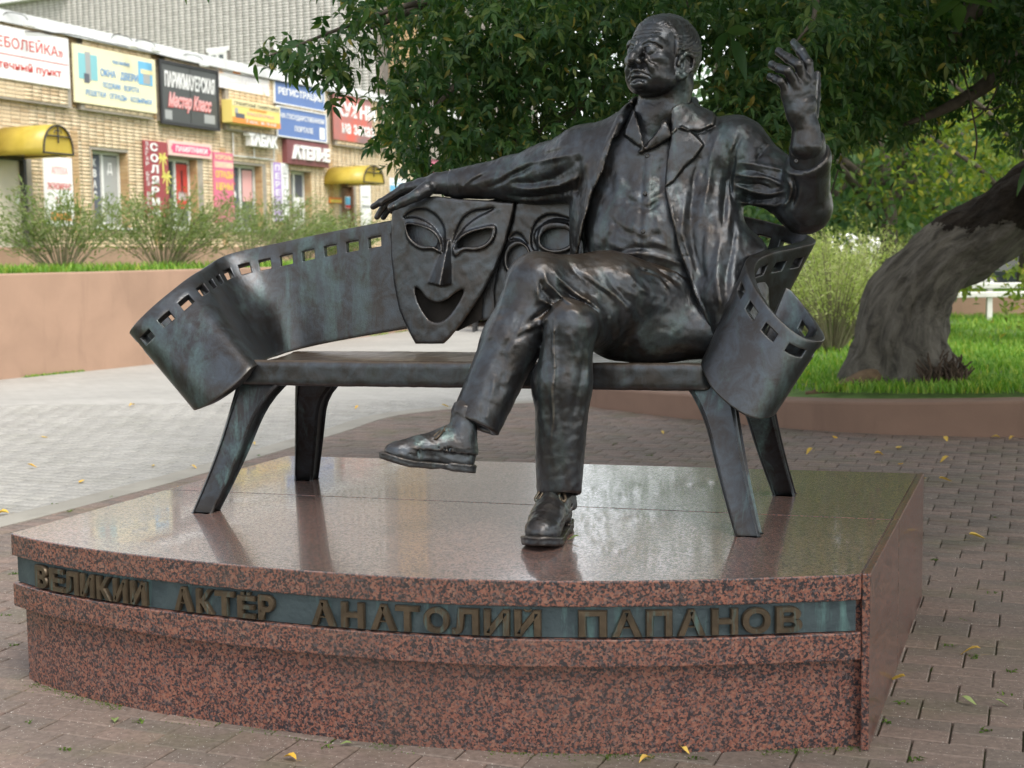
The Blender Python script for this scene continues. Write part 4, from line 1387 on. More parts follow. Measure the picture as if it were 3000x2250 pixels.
tag(obj('tragedy_mask', mesh_np('tragedy_mask', v, q, M['bronze_mask'], True), bench), 'second theatre mask with round eye holes, half behind the arm')
# ------------------------------------------------------------------ lettering
_font_cache = {}
def glyphs(text, bold=0.0, extrude=0.0, bevel=0.0, res=3, shear=0.0, space=1.0):
    """outline of a piece of writing as arrays, x to the right, y up, z out"""
    key = (text, bold, extrude, bevel, res, shear, space)
    if key in _font_cache: return _font_cache[key]
    cu = bpy.data.curves.new('lettering', 'FONT')
    cu.body = text; cu.size = 1.0; cu.offset = bold; cu.extrude = extrude; cu.bevel_depth = bevel; cu.bevel_resolution = 0
    cu.resolution_u = res; cu.shear = shear; cu.space_character = space
    o = bpy.data.objects.new('lettering', cu); link(o)
    dg = bpy.context.evaluated_depsgraph_get(); dg.update()
    ev = o.evaluated_get(dg); me = ev.to_mesh()
    V = np.empty(len(me.vertices) * 3, np.float32); me.vertices.foreach_get('co', V); V = V.reshape(-1, 3)
    F = [tuple(p.vertices) for p in me.polygons]
    ev.to_mesh_clear(); bpy.data.objects.remove(o); bpy.data.curves.remove(cu)
    _font_cache[key] = (V, F)
    return V, F

# ------------------------------------------------------------------ the plinth
PL, PB = np.array([-1.7226, 4.6023]), np.array([-1.0585, 6.335])
PA, PR = np.array([1.0179, 3.8367]), np.array([1.6965, 5.578])
chord = (PA - PL); CL = np.linalg.norm(chord); chord = chord / CL; cnorm = np.array([chord[1], -chord[0]])
_ad = [0, .20, .401, .68, 1.0, 1.237, 1.716, 2.0, 2.234, 2.61, CL]
_an = [0, .088, .164, .225, .275, .299, .306, .268, .204, .088, 0]
_pf = np.polyfit(_ad, _an, 6)
def arc(d, inset=0.0):
    n = np.polyval(_pf, d) - np.polyval(_pf, 0) * (1 - d / CL) - np.polyval(_pf, CL) * d / CL
    e = 1e-3
    n2 = np.polyval(_pf, d + e) - np.polyval(_pf, 0) * (1 - (d + e) / CL) - np.polyval(_pf, CL) * (d + e) / CL
    sl = (n2 - n) / e
    nn = cnorm - chord * sl; nn = nn / np.linalg.norm(nn)
    return PL + chord * d + cnorm * n - nn * inset, nn
plinth = thing('statue_plinth', 'polished red granite plinth with a bowed front and raised bronze lettering', 'plinth', (float((PL + PR)[0] / 2), float((PL + PR)[1] / 2), 0))
sideR = (PR - PA); SLEN = np.linalg.norm(sideR); sideR /= SLEN
sideL = (PB - PL) / np.linalg.norm(PB - PL)
outR = np.array([sideR[1], -sideR[0]])
jl = at_z(480, 1064.5, PZ)[:2]; jr = at_z(1943.6, 1123.5, PZ)[:2]
fl = float((jl - PL) @ sideL); fr_ = float((jr - PA) @ sideR)
def lines_x(p, d, q, e):                           # crossing of two lines
    A_ = np.array([[d[0], -e[0]], [d[1], -e[1]]]); s = np.linalg.solve(A_, q - p); return p + d * s[0]
def prism(poly, z0, z1, name, mat, parent, bevel=.003):
    n = len(poly)
    m = MB()
    m.add([(p[0], p[1], z0) for p in poly] + [(p[0], p[1], z1) for p in poly],
          [tuple(range(n))[::-1], tuple(range(n, 2 * n))] + [(i, (i + 1) % n, n + (i + 1) % n, n + i) for i in range(n)])
    return m.build(name, mat, parent, False, bevel)
def two_face(o):                                   # polished on top, honed on the edges
    o.data.materials.append(M['granite_top'])
    for p in o.data.polygons:
        if p.normal.z > .5: p.material_index = 1
    return o
PT = .024                                          # thickness of the side panels
def front(inset, d0=0.0, d1=None, n=40):
    d1 = CL if d1 is None else d1
    return [arc(d, inset)[0] for d in np.linspace(d0, d1, n)]
Lj = PL + sideL * fl; Rj = PA + sideR * fr_
ins = -outR * PT / abs(1)
gap = .0016
fpts = front(0); fpts[-1] = fpts[-1] + (fpts[-2] - fpts[-1]) * 0
cutR = PA - outR * PT
def clipR(pts, m=PT):                              # keep a margin to the right-hand side panel
    out = []
    for p in pts:
        k = (p - PA) @ outR + m
        out.append(p - outR * max(0, k) if k > 0 else p)
    return out
pts = clipR(front(0)) + [Rj - outR * PT - sideR * gap, Lj - sideR * gap]
two_face(prism(pts, .4445, PZ, 'top_slab', M['granite'], plinth, .004))
pts = [Lj + sideR * gap, Rj - outR * PT + sideR * gap, PR - outR * PT, PB]
two_face(prism(pts, .4445, PZ, 'top_slab', M['granite'], plinth, .004))
pts = clipR(front(.034)) + [PR - outR * PT - sideR * .01, PB + sideR * -.01 + outR * .02]
prism(pts, .350, .4445, 'frieze', M['granite'], plinth, 0)
pts = clipR(front(0)) + [PR - outR * PT, PB]
prism(pts, .268, .350, 'ledge', M['granite'], plinth, .004)
pts = clipR(front(.042)) + [PR - outR * PT - sideR * .01, PB - sideR * .01 + outR * .036]
prism(pts, -.06, .268, 'base_block', M['granite'], plinth, .002)
pj = fr_
for a, b in ((0.0, pj - .002), (pj + .002, SLEN)):
    q0, q1 = PA + sideR * a, PA + sideR * b
    prism([q0 - outR * (PT - .001), q0, q1, q1 - outR * (PT - .001)], -.06, PZ + .0015, 'side_panel', M['granite_side'], plinth, .004)
# bronze name plate
d0, d1 = .035, CL - .055
def plate_d(x, y=1300, z=.398, inset=.018):
    r = ray(x, y)
    lo_, hi_ = 0.0, CL
    best = None
    for i in range(40):                            # horizontal angle grows along the arc
        m_ = (lo_ + hi_) / 2
        p = arc(m_, inset)[0]
        pp = pix(np.array([[p[0], p[1], z]]))[0][0]
        if pp < x: lo_ = m_
        else: hi_ = m_
    return (lo_ + hi_) / 2
n = 46
m = MB()
V = []
for d in np.linspace(plate_d(40), plate_d(1848), n):
    o_, nn = arc(d, .016); i_, _ = arc(d, .034)
    for p, z in ((o_, .3525), (o_, .4425), (i_, .4425), (i_, .3525)): V.append((p[0], p[1], z))
Fq = [(0, 1, 2, 3), tuple(4 * (n - 1) + k for k in (3, 2, 1, 0))]
for i in range(n - 1):
    for k in range(4): Fq.append((4 * i + k, 4 * i + 4 + k, 4 * i + 4 + (k + 1) % 4, 4 * i + (k + 1) % 4))
m.add(V, Fq)
plate = m.build('name_plate', M['plate'], plinth)
LET = [('В', 86, 113), ('Е', 116, 146), ('Л', 147, 179), ('И', 182, 213), ('К', 217, 249), ('И', 252, 284), ('Й', 289, 325),
       ('А', 383, 424), ('К', 430, 469), ('Т', 470, 514), ('Ё', 518, 559), ('Р', 563, 600),
       ('А', 676, 731), ('Н', 740, 793), ('А', 803, 862), ('Т', 856, 911), ('О', 916, 976), ('Л', 977, 1039), ('И', 1045, 1105), ('Й', 1110, 1172),
       ('П', 1247, 1313), ('А', 1318, 1388), ('П', 1392, 1453), ('А', 1459, 1524), ('Н', 1532, 1594), ('О', 1598, 1664), ('В', 1670, 1732)]
for chh, x0, x1 in LET:
    base = {'Й': 'И', 'Ё': 'Е'}.get(chh, chh)
    V, F_ = glyphs(base, .030, .018, .022, 3)
    V = V.copy(); lo_, hi_ = V.min(0), V.max(0)
    V = (V - lo_) / (hi_ - lo_)
    q0, q1 = plate_d(x0), plate_d(x1)
    if q1 - q0 > .01: q0 += .002; q1 -= .002
    zt = .4345 if chh != 'Ё' else .427
    parts = [(V, F_)]
    if chh == 'Ё':
        for c in (.28, .62):
            b = MB(); b.box((c - .09, 1.03, 0), (c + .09, 1.15, .75)); parts.append((np.array(b.V), b.F))
    if chh == 'Й':
        b = MB(); b.tube([(.36, 1.0, .3), (.43, .93, .3), (.57, .93, .3), (.64, 1.0, .3)], [.05] * 4, 6); parts.append((np.array(b.V), b.F))
    mm = MB()
    for V_, F_ in parts:
        W = []
        for a, b_, c in V_:
            p, nn = arc(q0 + (q1 - q0) * a, .017)
            p = p + nn * (c * .0215 - .001)
            W.append((p[0], p[1], .357 + (zt - .357) * b_))
        mm.add(W, F_)
    mm.build('letter', M['letter'], plate)

# ------------------------------------------------------------------ paving
TH = -.3688
GU, GV = np.array([math.cos(TH), math.sin(TH)]), np.array([math.sin(TH), -math.cos(TH)])
GL = .1407 * 1.45; GW = GL * .954 / 2
G0 = np.array([1.3892, 4.2095]) * 1.45 * np.array([1, 1]) - GV * 0
RED_EDGE = [(-6.0, .9), (-2.82, 7.4), (-1.55, 10.86), (-1.22, 12.0), (-.89, 12.55), (-.03, 13.14), (1.2, 13.5)]
KERB = [(.35, 14.2), (.55, 13.3), (.77, 12.72), (1.21, 12.12), (1.65, 11.6), (2.23, 11.03), (2.87, 10.6), (3.89, 10.3), (5.2, 10.1), (7.5, 9.9)]
def side_of(p, line):                              # positive on the right of a polyline
    best, s = 1e9, 0
    for (a, b), (c, d) in zip(line[:-1], line[1:]):
        ex, ey = c - a, d - b
        t = max(0, min(1, ((p[0] - a) * ex + (p[1] - b) * ey) / (ex * ex + ey * ey)))
        q = math.hypot(p[0] - a - ex * t, p[1] - b - ey * t)
        if q < best: best, s = q, (p[1] - b) * ex - (p[0] - a) * ey
    return -math.copysign(best, s)
plpoly = np.array(front(.042, n=24) + [PR, PB])
def paver_mesh():
    m = MB()
    a, b, h, c = (GL - .0050) / 2, (GW - .0030) / 2, .035, .0040
    V = [(-a, -b, -h), (a, -b, -h), (a, b, -h), (-a, b, -h), (-a, -b, -c), (a, -b, -c), (a, b, -c), (-a, b, -c),
         (-a + c, -b + c, 0), (a - c, -b + c, 0), (a - c, b - c, 0), (-a + c, b - c, 0)]
    F_ = [(8, 9, 10, 11)] + [(i, (i + 1) % 4, 4 + (i + 1) % 4, 4 + i) for i in range(4)] + [(4 + i, 4 + (i + 1) % 4, 8 + (i + 1) % 4, 8 + i) for i in range(4)]
    return np.array(V), F_
PV, PF = paver_mesh()
pav = {'red': [], 'grey': [], 'pale': []}
for k in range(-80, 60):
    for sub in (0, 1):
        for j in range(-50, 40):
            p = G0 + GU * GL * (j + .5 + (.5 if k % 2 else 0)) + GV * (2 * k + sub + .5) * GW
            if p[1] < 2.55 or p[1] > 13.6: continue
            if abs(p[0]) > .40 * p[1] + .45: continue
            if side_of(p, KERB) < -.03: continue
            x, y = pix(np.array([[p[0], p[1], 0.0]]))
            sd = sd_poly(np.array([p[0]]), np.array([p[1]]), plpoly)[0]
            if sd < -.10: continue
            s = side_of(p, RED_EDGE)
            kind = 'red' if s > -.07 else 'grey'
            pav[kind].append((p[0], p[1], sd))
pavement = obj('pavement', mesh_np('pavement', [(-70, -20, -.014), (60, -20, -.014), (60, 120, -.014), (-70, 120, -.014)], [(0, 1, 2, 3)], M['joint']))
tag(pavement, kind='structure')
rotG = np.array([[GU[0], -GV[0]], [GU[1], -GV[1]]])
allp = sorted([(p[1], k, p) for k in ('red', 'grey') for p in pav[k]], key=lambda a: a[0])
near = set()
pm = {}
for _, k, p in [a for a in allp if abs(pix(np.array([[a[2][0], a[2][1], 0.0]]))[0][0] - 1106) < 1130 and pix(np.array([[a[2][0], a[2][1], 0.0]]))[1][0] < 1690][:300]:
    near.add((p[0], p[1]))
    if k not in pm: pm[k] = mesh_np('paver', PV, PF, M['paver_' + k])
    o = bpy.data.objects.new('paver', pm[k]); link(o)
    o.location = (p[0], p[1], rng.uniform(-.0022, .0022))
    o.rotation_euler = (rng.uniform(-.008, .008), rng.uniform(-.006, .006), TH + rng.uniform(-.006, .006))
    adopt(o, pavement)
for k in ('red', 'grey', 'pale'):
    L = [p for p in pav[k] if (p[0], p[1]) not in near]
    if not L: continue
    A = np.array(L)
    n = len(A)
    th = TH + nrng.uniform(-.006, .006, n)
    c, s = np.cos(th)[:, None], np.sin(th)[:, None]
    tx, ty = nrng.uniform(-.007, .007, n)[:, None], nrng.uniform(-.006, .006, n)[:, None]
    X = PV[None, :, 0]; Y = PV[None, :, 1]; Z = PV[None, :, 2] + X * tx + Y * ty + nrng.uniform(-.0022, .0022, n)[:, None]
    W = np.stack([X * c - Y * s + A[:, 0:1], X * s + Y * c + A[:, 1:2], Z], -1).reshape(-1, 3)
    Fq = np.array(PF)[None] + (np.arange(n) * len(PV))[:, None, None]
    me = mesh_np('paver_field', W, Fq.reshape(-1, 4), M['kerb_light' if k == 'pale' else 'paver_' + k])
    tag(obj('paver_field', me, pavement), kind='stuff')
ribc = resample(crom([(x, y, 0) for x, y in RED_EDGE], 8), 70)
es = []
for i in range(70):
    d = ribc[min(i + 1, 69)] - ribc[max(i - 1, 0)]; d /= np.linalg.norm(d); nn = np.array([-d[1], d[0]])
    for off in (-.045, .175): es.append((ribc[i][0] + nn[0] * off, ribc[i][1] + nn[1] * off))
m = MB()
m.add([(x, y, .0035) for x, y in es] + [(x, y, -.03) for x, y in es], [(2 * i, 2 * i + 1, 2 * i + 3, 2 * i + 2)[::-1] for i in range(69)] + [(140 + 2 * i, 2 * i, 2 * i + 2, 142 + 2 * i) for i in range(69)] + [(2 * i + 1, 141 + 2 * i, 143 + 2 * i, 2 * i + 3) for i in range(69)])
tag(m.build('edging_strip', stucco('pale cement edging', (.30, .285, .25), .15)), kind='structure')
# farther paving: the joints are too fine to build
t = NT('far light paving')
br = t.n('TexBrick')
br.inputs['Scale'].default_value = 1.0
br.inputs['Brick Width'].default_value = .204; br.inputs['Row Height'].default_value = .10
br.inputs['Mortar Size'].default_value = .004; br.offset = .5
br.inputs['Color1'].default_value = (.345, .335, .31, 1); br.inputs['Color2'].default_value = (.395, .385, .36, 1); br.inputs['Mortar'].default_value = (.27, .27, .25, 1)
t.l(t.mapping((1, 1, 1), (0, 0, -TH)), br.inputs['Vector'])
t.base(t.mix(br.outputs[0], t.mix(br.outputs[0], .72, 1, 'MULTIPLY'), t.ramp(t.noise(.6, 5), [(.4, 0), (.7, .6)]))).set(rough=.7)
far = [(-8, 13.4), (1.5, 13.4), (3.2, 16), (6, 40), (-2, 60), (-20, 40), (-8, 16)]
f = obj('path', mesh_np('path', [(x, y, -.002) for x, y in far], [tuple(range(len(far)))], t.m)); tag(f, kind='structure')

# ------------------------------------------------------------------ planter kerb on the right, lawn
def ribbon_wall(line, z0s, z1s, thick, name, mat, parent=None, bevel=.02, n=60):
    C = resample(crom([(x, y, 0) for x, y in line], 8), n)
    z0 = np.interp(np.linspace(0, 1, n), np.linspace(0, 1, len(z0s)), z0s); z1 = np.interp(np.linspace(0, 1, n), np.linspace(0, 1, len(z1s)), z1s)
    V = []
    for i in range(n):
        d = C[min(i + 1, n - 1)] - C[max(i - 1, 0)]; d /= np.linalg.norm(d)
        nn = np.array([-d[1], d[0]])               # to the left of travel
        a, b = C[i][:2], C[i][:2] + nn * thick
        V += [(a[0], a[1], z0[i]), (a[0], a[1], z1[i]), (b[0], b[1], z1[i]), (b[0], b[1], z0[i])]
    Fq = [(0, 1, 2, 3), tuple(4 * (n - 1) + k for k in (3, 2, 1, 0))]
    for i in range(n - 1):
        for k in range(4): Fq.append((4 * i + k, 4 * i + 4 + k, 4 * i + 4 + (k + 1) % 4, 4 * i + (k + 1) % 4))
    m = MB(); m.add(V, [f[::-1] for f in Fq])
    return m.build(name, mat, parent, False, bevel)
kw = ribbon_wall(KERB, [-.05] * 2, [.16, .20, .23, .28, .335, .35], .28, 'planter_kerb', M['stucco_dark'])
tag(kw, 'low brown concrete kerb curving round the lawn under the tree', 'kerb')
LZ = .27
lawn_poly = [(x + .15, y + .12) for x, y in KERB] + [(9, 10), (30, 14), (40, 60), (6, 60), (1.4, 22), (.55, 16)]
def lawn_z(x, y): return float(np.interp(x, [.3, .8, 1.2, 1.65, 2.2, 2.9, 4], [.12, .165, .195, .235, .285, .31, .33])) if y < 14.5 else .30
_KC = resample(crom([(x, y, 0) for x, y in KERB], 8), 60)
LV, LF = [], []
for i in range(60):
    d = _KC[min(i + 1, 59)] - _KC[max(i - 1, 0)]; d /= np.linalg.norm(d)
    for off in (.2, .8, 2.0):
        p = _KC[i][:2] + np.array([-d[1], d[0]]) * off
        LV.append((p[0], p[1], np.interp(i / 59, np.linspace(0, 1, 6), [.16, .20, .23, .28, .335, .35]) - .012 if off < .5 else (lawn_z(p[0], p[1]) - .01 if off < 1 else .29)))
for i in range(59):
    for k in (0, 1): LF.append((3 * i + k, 3 * i + 3 + k, 3 * i + 4 + k, 3 * i + 1 + k))
nb = len(LV)
LV += [(12, 10, .29), (34, 14, .29), (44, 60, .29), (6, 60, .29), (1.2, 22, .29)]
LF.append(tuple(3 * i + 2 for i in range(60)) + tuple(nb + i for i in range(5)))
lawn = obj('lawn', mesh_np('lawn', LV, LF, M['lawn'])); tag(lawn, kind='structure')

# ------------------------------------------------------------------ planter wall and terrace on the left
WALL = [(-9.5, 10.9), (-6.25, 16.61), (-4.9, 18.84), (-2.7, 24.2), (-.48, 30.18), (1.4, 36)]
ZW = 1.285
wl = ribbon_wall(WALL, [-.05] * 2, [ZW] * 2, .30, 'planter_wall', M['stucco'], None, .02, 80)
tag(wl, 'long terracotta pink retaining wall below the shop terrace', 'wall')
terr = [(x - .2, y + .1) for x, y in WALL] + [(6, 60), (-10, 70), (-40, 40), (-30, 8)]
o = obj('terrace', mesh_np('terrace', [(x, y, ZW - .06) for x, y in terr], [tuple(range(len(terr)))], M['lawn'])); tag(o, kind='structure')

# ------------------------------------------------------------------ the shops
F0 = at_y(0, 500, 27.0)[:2]
FD = np.array([math.sin(R(21.6)), math.cos(R(21.6))]); FN = np.array([FD[1], -FD[0]])
def fac(x, y, off=0.0):                            # picture point -> (q along the facade, z)
    r = ray(x, y)
    k = ((F0 + FN * off) @ FN) / (r[:2] @ FN)
    p = CAMP + r * k
    return float((p[:2] - F0) @ FD), float(p[2])
def fp(q, z, off=0.0):
    p = F0 + FD * q + FN * off
    return (p[0], p[1], z)
FDv, FNv, UZ = Vector((FD[0], FD[1], 0)), Vector((FN[0], FN[1], 0)), Vector((0, 0, 1))
def fbox(m, q0, q1, z0, z1, o0, o1):
    return m.frame_box(fp(q0, z0, o0), FDv * (q1 - q0), FNv * (o1 - o0), UZ * (z1 - z0))
zb = fac(0, 545)[1]; zt = fac(0, 33)[1]
Q0, Q1 = -4.0, 26.0
shop = thing('shop_building', 'long yellow brick row of shops covered in signs behind the terrace', 'building', fp(8, zb))
def prect(x0, y0, x1, y1, off=0.0):
    a = fac(x0, y0, off); b = fac(x1, y1, off)
    return a[0], b[0], min(a[1], b[1]), max(a[1], b[1])
def qrect(x0, ya, yb, x1, yc, yd, off=0.0):        # corners: left top/bottom, right top/bottom
    a, b, c, d = fac(x0, ya, off), fac(x0, yb, off), fac(x1, yc, off), fac(x1, yd, off)
    return a[0], c[0], (b[1] + d[1]) / 2, (a[1] + c[1]) / 2
wz1 = fac(196, 322)[1]; wz0 = fac(236, 492)[1]
OPN = [('w', fac(197, 330)[0], fac(276, 330)[0], wz0, wz1), ('w', fac(360, 345)[0], fac(426, 345)[0], wz0, wz1), ('w', fac(500, 352)[0], fac(566, 352)[0], wz0, wz1),
       ('w', fac(626, 370)[0], fac(672, 370)[0], wz0, wz1 - .03), ('d', fac(-40, 400)[0], fac(58, 400)[0], zb, fac(20, 336)[1]), ('d', fac(737, 420)[0], fac(764, 420)[0], zb, fac(750, 398)[1])]
qs = sorted({Q0, Q1} | {o_[1] for o_ in OPN} | {o_[2] for o_ in OPN})
m = MB()
zs_all = sorted({zb - .5, zt} | {o_[3] for o_ in OPN} | {o_[4] for o_ in OPN})
for a, b in zip(qs[:-1], qs[1:]):
    op = [o_ for o_ in OPN if o_[1] <= a + 1e-6 and o_[2] >= b - 1e-6]
    if op:
        o_ = op[0]
        fbox(m, a, b, o_[4], zt, -.35, 0)
        if o_[3] > zb: fbox(m, a, b, zb - .5, o_[3], -.35, 0)
    else: fbox(m, a, b, zb - .5, zt, -.35, 0)
m.build('wall', M['mortar'], shop)
def inop(q, z):
    return any(o_[1] - .02 < q < o_[2] + .02 and o_[3] - .03 < z < o_[4] + .03 for o_ in OPN)
# projecting sign fascia: brick boxes between dark slots
slots = [fac(x, y)[0] for x, y in ((151, 150), (327, 200), (471, 230), (590, 250), (709, 260), (815, 270))]
fz0 = fac(70, 224)[1]
bays = [(Q0, slots[0] - .15)] + [(a + .15, b - .15) for a, b in zip(slots[:-1], slots[1:])] + [(slots[-1] + .15, Q1)]
fas = MB()
for a, b in bays: fbox(fas, a, b, fz0, zt - .25, .004, .13)
fas.build('fascia', M['mortar'], shop)
# bricks
BLK, BHT = .262, .0775
bricks = []
nq = int((Q1 - Q0) / BLK); nz = int((zt - zb) / BHT)
bq = []
for i in range(nq):
    q = Q0 + (i + .5) * BLK
    if q > fac(905, 300)[0] or q < -1.2: continue
    for j in range(nz):
        z = zb + (j + .5) * BHT
        if inop(q, z) or inop(q - .1, z) or inop(q + .1, z): continue
        off = 0.0
        if z > fz0 and any(a + .1 < q < b - .1 for a, b in bays): off = .13
        if off == 0.0 and z > fz0: kind = 'slot'
        else: kind = 'b'
        bq.append((q, z, off, kind))
def brick_mesh(w, h, d=.011):
    a, b, c = w / 2, h / 2, .003
    V = [(-a, 0, -b), (a, 0, -b), (a, 0, b), (-a, 0, b), (-a + c, d, -b + c), (a - c, d, -b + c), (a - c, d, b - c), (-a + c, d, b - c)]
    return np.array(V), [(4, 5, 6, 7)[::-1]] + [(i, 4 + i, 4 + (i + 1) % 4, (i + 1) % 4) for i in range(4)]
bV, bF = brick_mesh(.248, .066)
def place_bricks(L, base, d, n, mat, parent, name='brick', max_single=300):
    """L: (q, z, off) along direction d, outward n; the nearest ones single, the rest joined"""
    L = sorted(L, key=lambda a: a[0])
    D3 = np.array([d[0], d[1], 0]); N3 = np.array([n[0], n[1], 0])
    me = None
    single, rest = L[:max_single], L[max_single:]
    for q, z, off in single:
        if me is None:
            W = bV[:, 0:1] * D3 + bV[:, 1:2] * N3 + bV[:, 2:3] * np.array([0, 0, 1.0])
            me = mesh_np(name, W, bF, mat)
        o = bpy.data.objects.new(name, me); link(o)
        p = base + d * q + n * off
        o.location = (p[0], p[1], z)
        adopt(o, parent)
    if rest:
        A = np.array(rest)
        P = np.array([base[0], base[1], 0]) + A[:, 0:1] * D3 + A[:, 2:3] * N3 + A[:, 1:2] * np.array([0, 0, 1.0])
        W = (bV[:, 0:1] * D3 + bV[:, 1:2] * N3 + bV[:, 2:3] * np.array([0, 0, 1.0]))[None] + P[:, None, :]
        Fq = np.array(bF)[None] + (np.arange(len(A)) * 8)[:, None, None]
        tag(obj('brickwork', mesh_np('brickwork', W.reshape(-1, 3), Fq.reshape(-1, 4), mat), parent), kind='stuff')
place_bricks([(q, z, o_ + .001) for q, z, o_, k in bq if k == 'b'], F0, FD, FN, M['brick'], shop)
place_bricks([(q, z, o_ + .001) for q, z, o_, k in bq if k != 'b'], F0, FD, FN, M['brick_warm'], shop, max_single=0)
# darker brick pilaster strips below the slots, plinth band, sill course
m = MB()
for x, y in ((163, 400), (333, 300), (479, 320), (602, 330), (713, 350)):
    q = fac(x, y)[0]
    for j in range(int((fz0 - .55 - zb) / BHT)):
        fbox(m, q - .10, q + .10, zb + .15 + j * BHT, zb + .15 + j * BHT + .066, .006, .034)
tag(m.build('pilaster', M['brick_warm'], shop), kind='stuff')
m = MB(); fbox(m, Q0, Q1, zb - .5, zb + .10, 0.0, .10); m.build('footing', M['stucco'], shop)
# parapet flashing in lengths
q = Q0
while q < Q1:
    m = MB()
    fbox(m, q, q + 1.96, zt - .02, zt + .075, -.4, .22); fbox(m, q, q + 1.96, zt - .16, zt - .02, .19, .22)
    m.build('flashing', M['metal'], shop)
    q += 1.97
# windows
def window(o_, n_mull=1, parent=shop, posters=()):
    _, a, b, z0, z1 = o_
    m = MB(); w = .07
    for f_ in ((a, b, z0, z0 + w), (a, b, z1 - w, z1)): fbox(m, *f_, -.30, -.22)
    xs = np.linspace(a, b, n_mull + 2)
    for i, x in enumerate(xs):
        x0 = min(max(x - w / 2, a), b - w)
        fbox(m, x0, x0 + w, z0 + w, z1 - w, -.30, -.22)
    win = m.build('window', M['white_frame'], parent)
    for x0, x1 in zip(xs[:-1], xs[1:]):
        g = MB(); fbox(g, x0 + w * .5, x1 - w * .5, z0 + w, z1 - w, -.275, -.262); g.build('pane', M['glass'], win)
    s = MB(); fbox(s, a - .05, b + .05, z0 - .035, z0 - .002, -.22, .10); s.build('sill', M['white_frame'], win)
    r = MB()
    fbox(r, a - .001, a + .02, z0, z1, -.215, -.002); fbox(r, b - .02, b + .001, z0, z1, -.215, -.002)
    nz_ = int((z1 - z0) / BHT)
    for j in range(nz_):
        for e in (a, b):
            fbox(r, e - .032, e + .032, z0 + j * BHT + .006, z0 + (j + 1) * BHT - .004, -.21, -.004)
    tag(r.build('reveal', M['brick_warm'], win), kind='stuff')
    return win
wins = [window(o_) for o_ in OPN if o_[0] == 'w']
for o_, mat, nm in ((OPN[4], plain('cream door leaf', (.50, .47, .38), .45, 0, .06, 2), 'cream'), (OPN[5], plain('brown door leaf', (.16, .085, .05), .45, 0, .2, 2), 'brown')):
    _, a, b, z0, z1 = o_
    m = MB(); fbox(m, a, a + .07, z0, z1, -.25, .01); fbox(m, b - .07, b, z0, z1, -.25, .01); fbox(m, a + .07, b - .07, z1 - .07, z1, -.25, .01)
    fr0 = m.build('door', M['black'] if nm == 'cream' else mat, shop)
    m = MB(); fbox(m, a + .075, b - .075, z0 + .01, z1 - .075, -.16, -.10); m.build('door_leaf', mat, fr0, False, .01)
    m = MB(); fbox(m, b - .22, b - .17, z0 + .95, z0 + 1.15, -.10, -.05); m.build('handle', M['metal'], fr0)
    m = MB(); fbox(m, a - .3, b + .3, zb - .5, zb + .02, .1, 1.1); m.build('step', M['stucco'], fr0)

def flat(name, c, rough=.45):
    t = NT(name)
    n = t.noise(3, 4)
    t.base(t.ramp(n, [(.3, tuple(x * .93 for x in c)), (.7, c)])).set(rough=rough)
    return t.m
INK = {k: flat('print ' + k, c) for k, c in dict(red=(.55, .06, .05), blue=(.10, .30, .62), white=(.80, .80, .80), black=(.03, .03, .03), pink=(.72, .10, .22), yellow=(.80, .62, .12), palm=(.72, .66, .16),
                                                  grey=(.35, .36, .36), orange=(.75, .28, .06), dark=(.10, .11, .14), lilac=(.42, .28, .62), sky=(.15, .45, .70), teal=(.22, .50, .55), cream=(.80, .70, .40), rose=(.75, .42, .42)).items()}
PANEL = dict(white=flat('sign white', (.80, .80, .80)), yellow=flat('sign pale yellow', (.80, .75, .50)), black=flat('sign charcoal', (.075, .08, .08)), blue=flat('sign blue', (.12, .20, .44)),
             maroon=flat('sign maroon', (.19, .065, .07)), wine=flat('sign dark red', (.32, .065, .075)), pink=flat('sign pink', (.68, .18, .28)), pale=flat('sign pale pink', (.76, .55, .50)), amber=flat('sign amber', (.80, .64, .20)),
             lilac=flat('sign lilac', (.40, .28, .60)), sky=flat('sign sky blue', (.10, .38, .68)), orange=flat('sign orange', (.70, .22, .04)))
def kuh():
    t = NT('sign kitchen red grey')
    n = t.noise(.9, 3, .5, .3)
    t.base(t.ramp(n, [(.35, (.22, .15, .15)), (.5, (.45, .16, .14)), (.62, (.62, .12, .08))])).set(rough=.45)
    return t.m
PANEL['kitchen'] = kuh()
def banner_m():
    t = NT('sign banner print')
    n = t.noise(1.4, 3, .5, .6)
    t.base(t.ramp(n, [(.3, (.62, .60, .66)), (.5, (.74, .73, .74)), (.66, (.78, .66, .60)), (.72, (.78, .42, .18)), (.76, (.76, .72, .66))])).set(rough=.5)
    return t.m
PANEL['banner'] = banner_m()

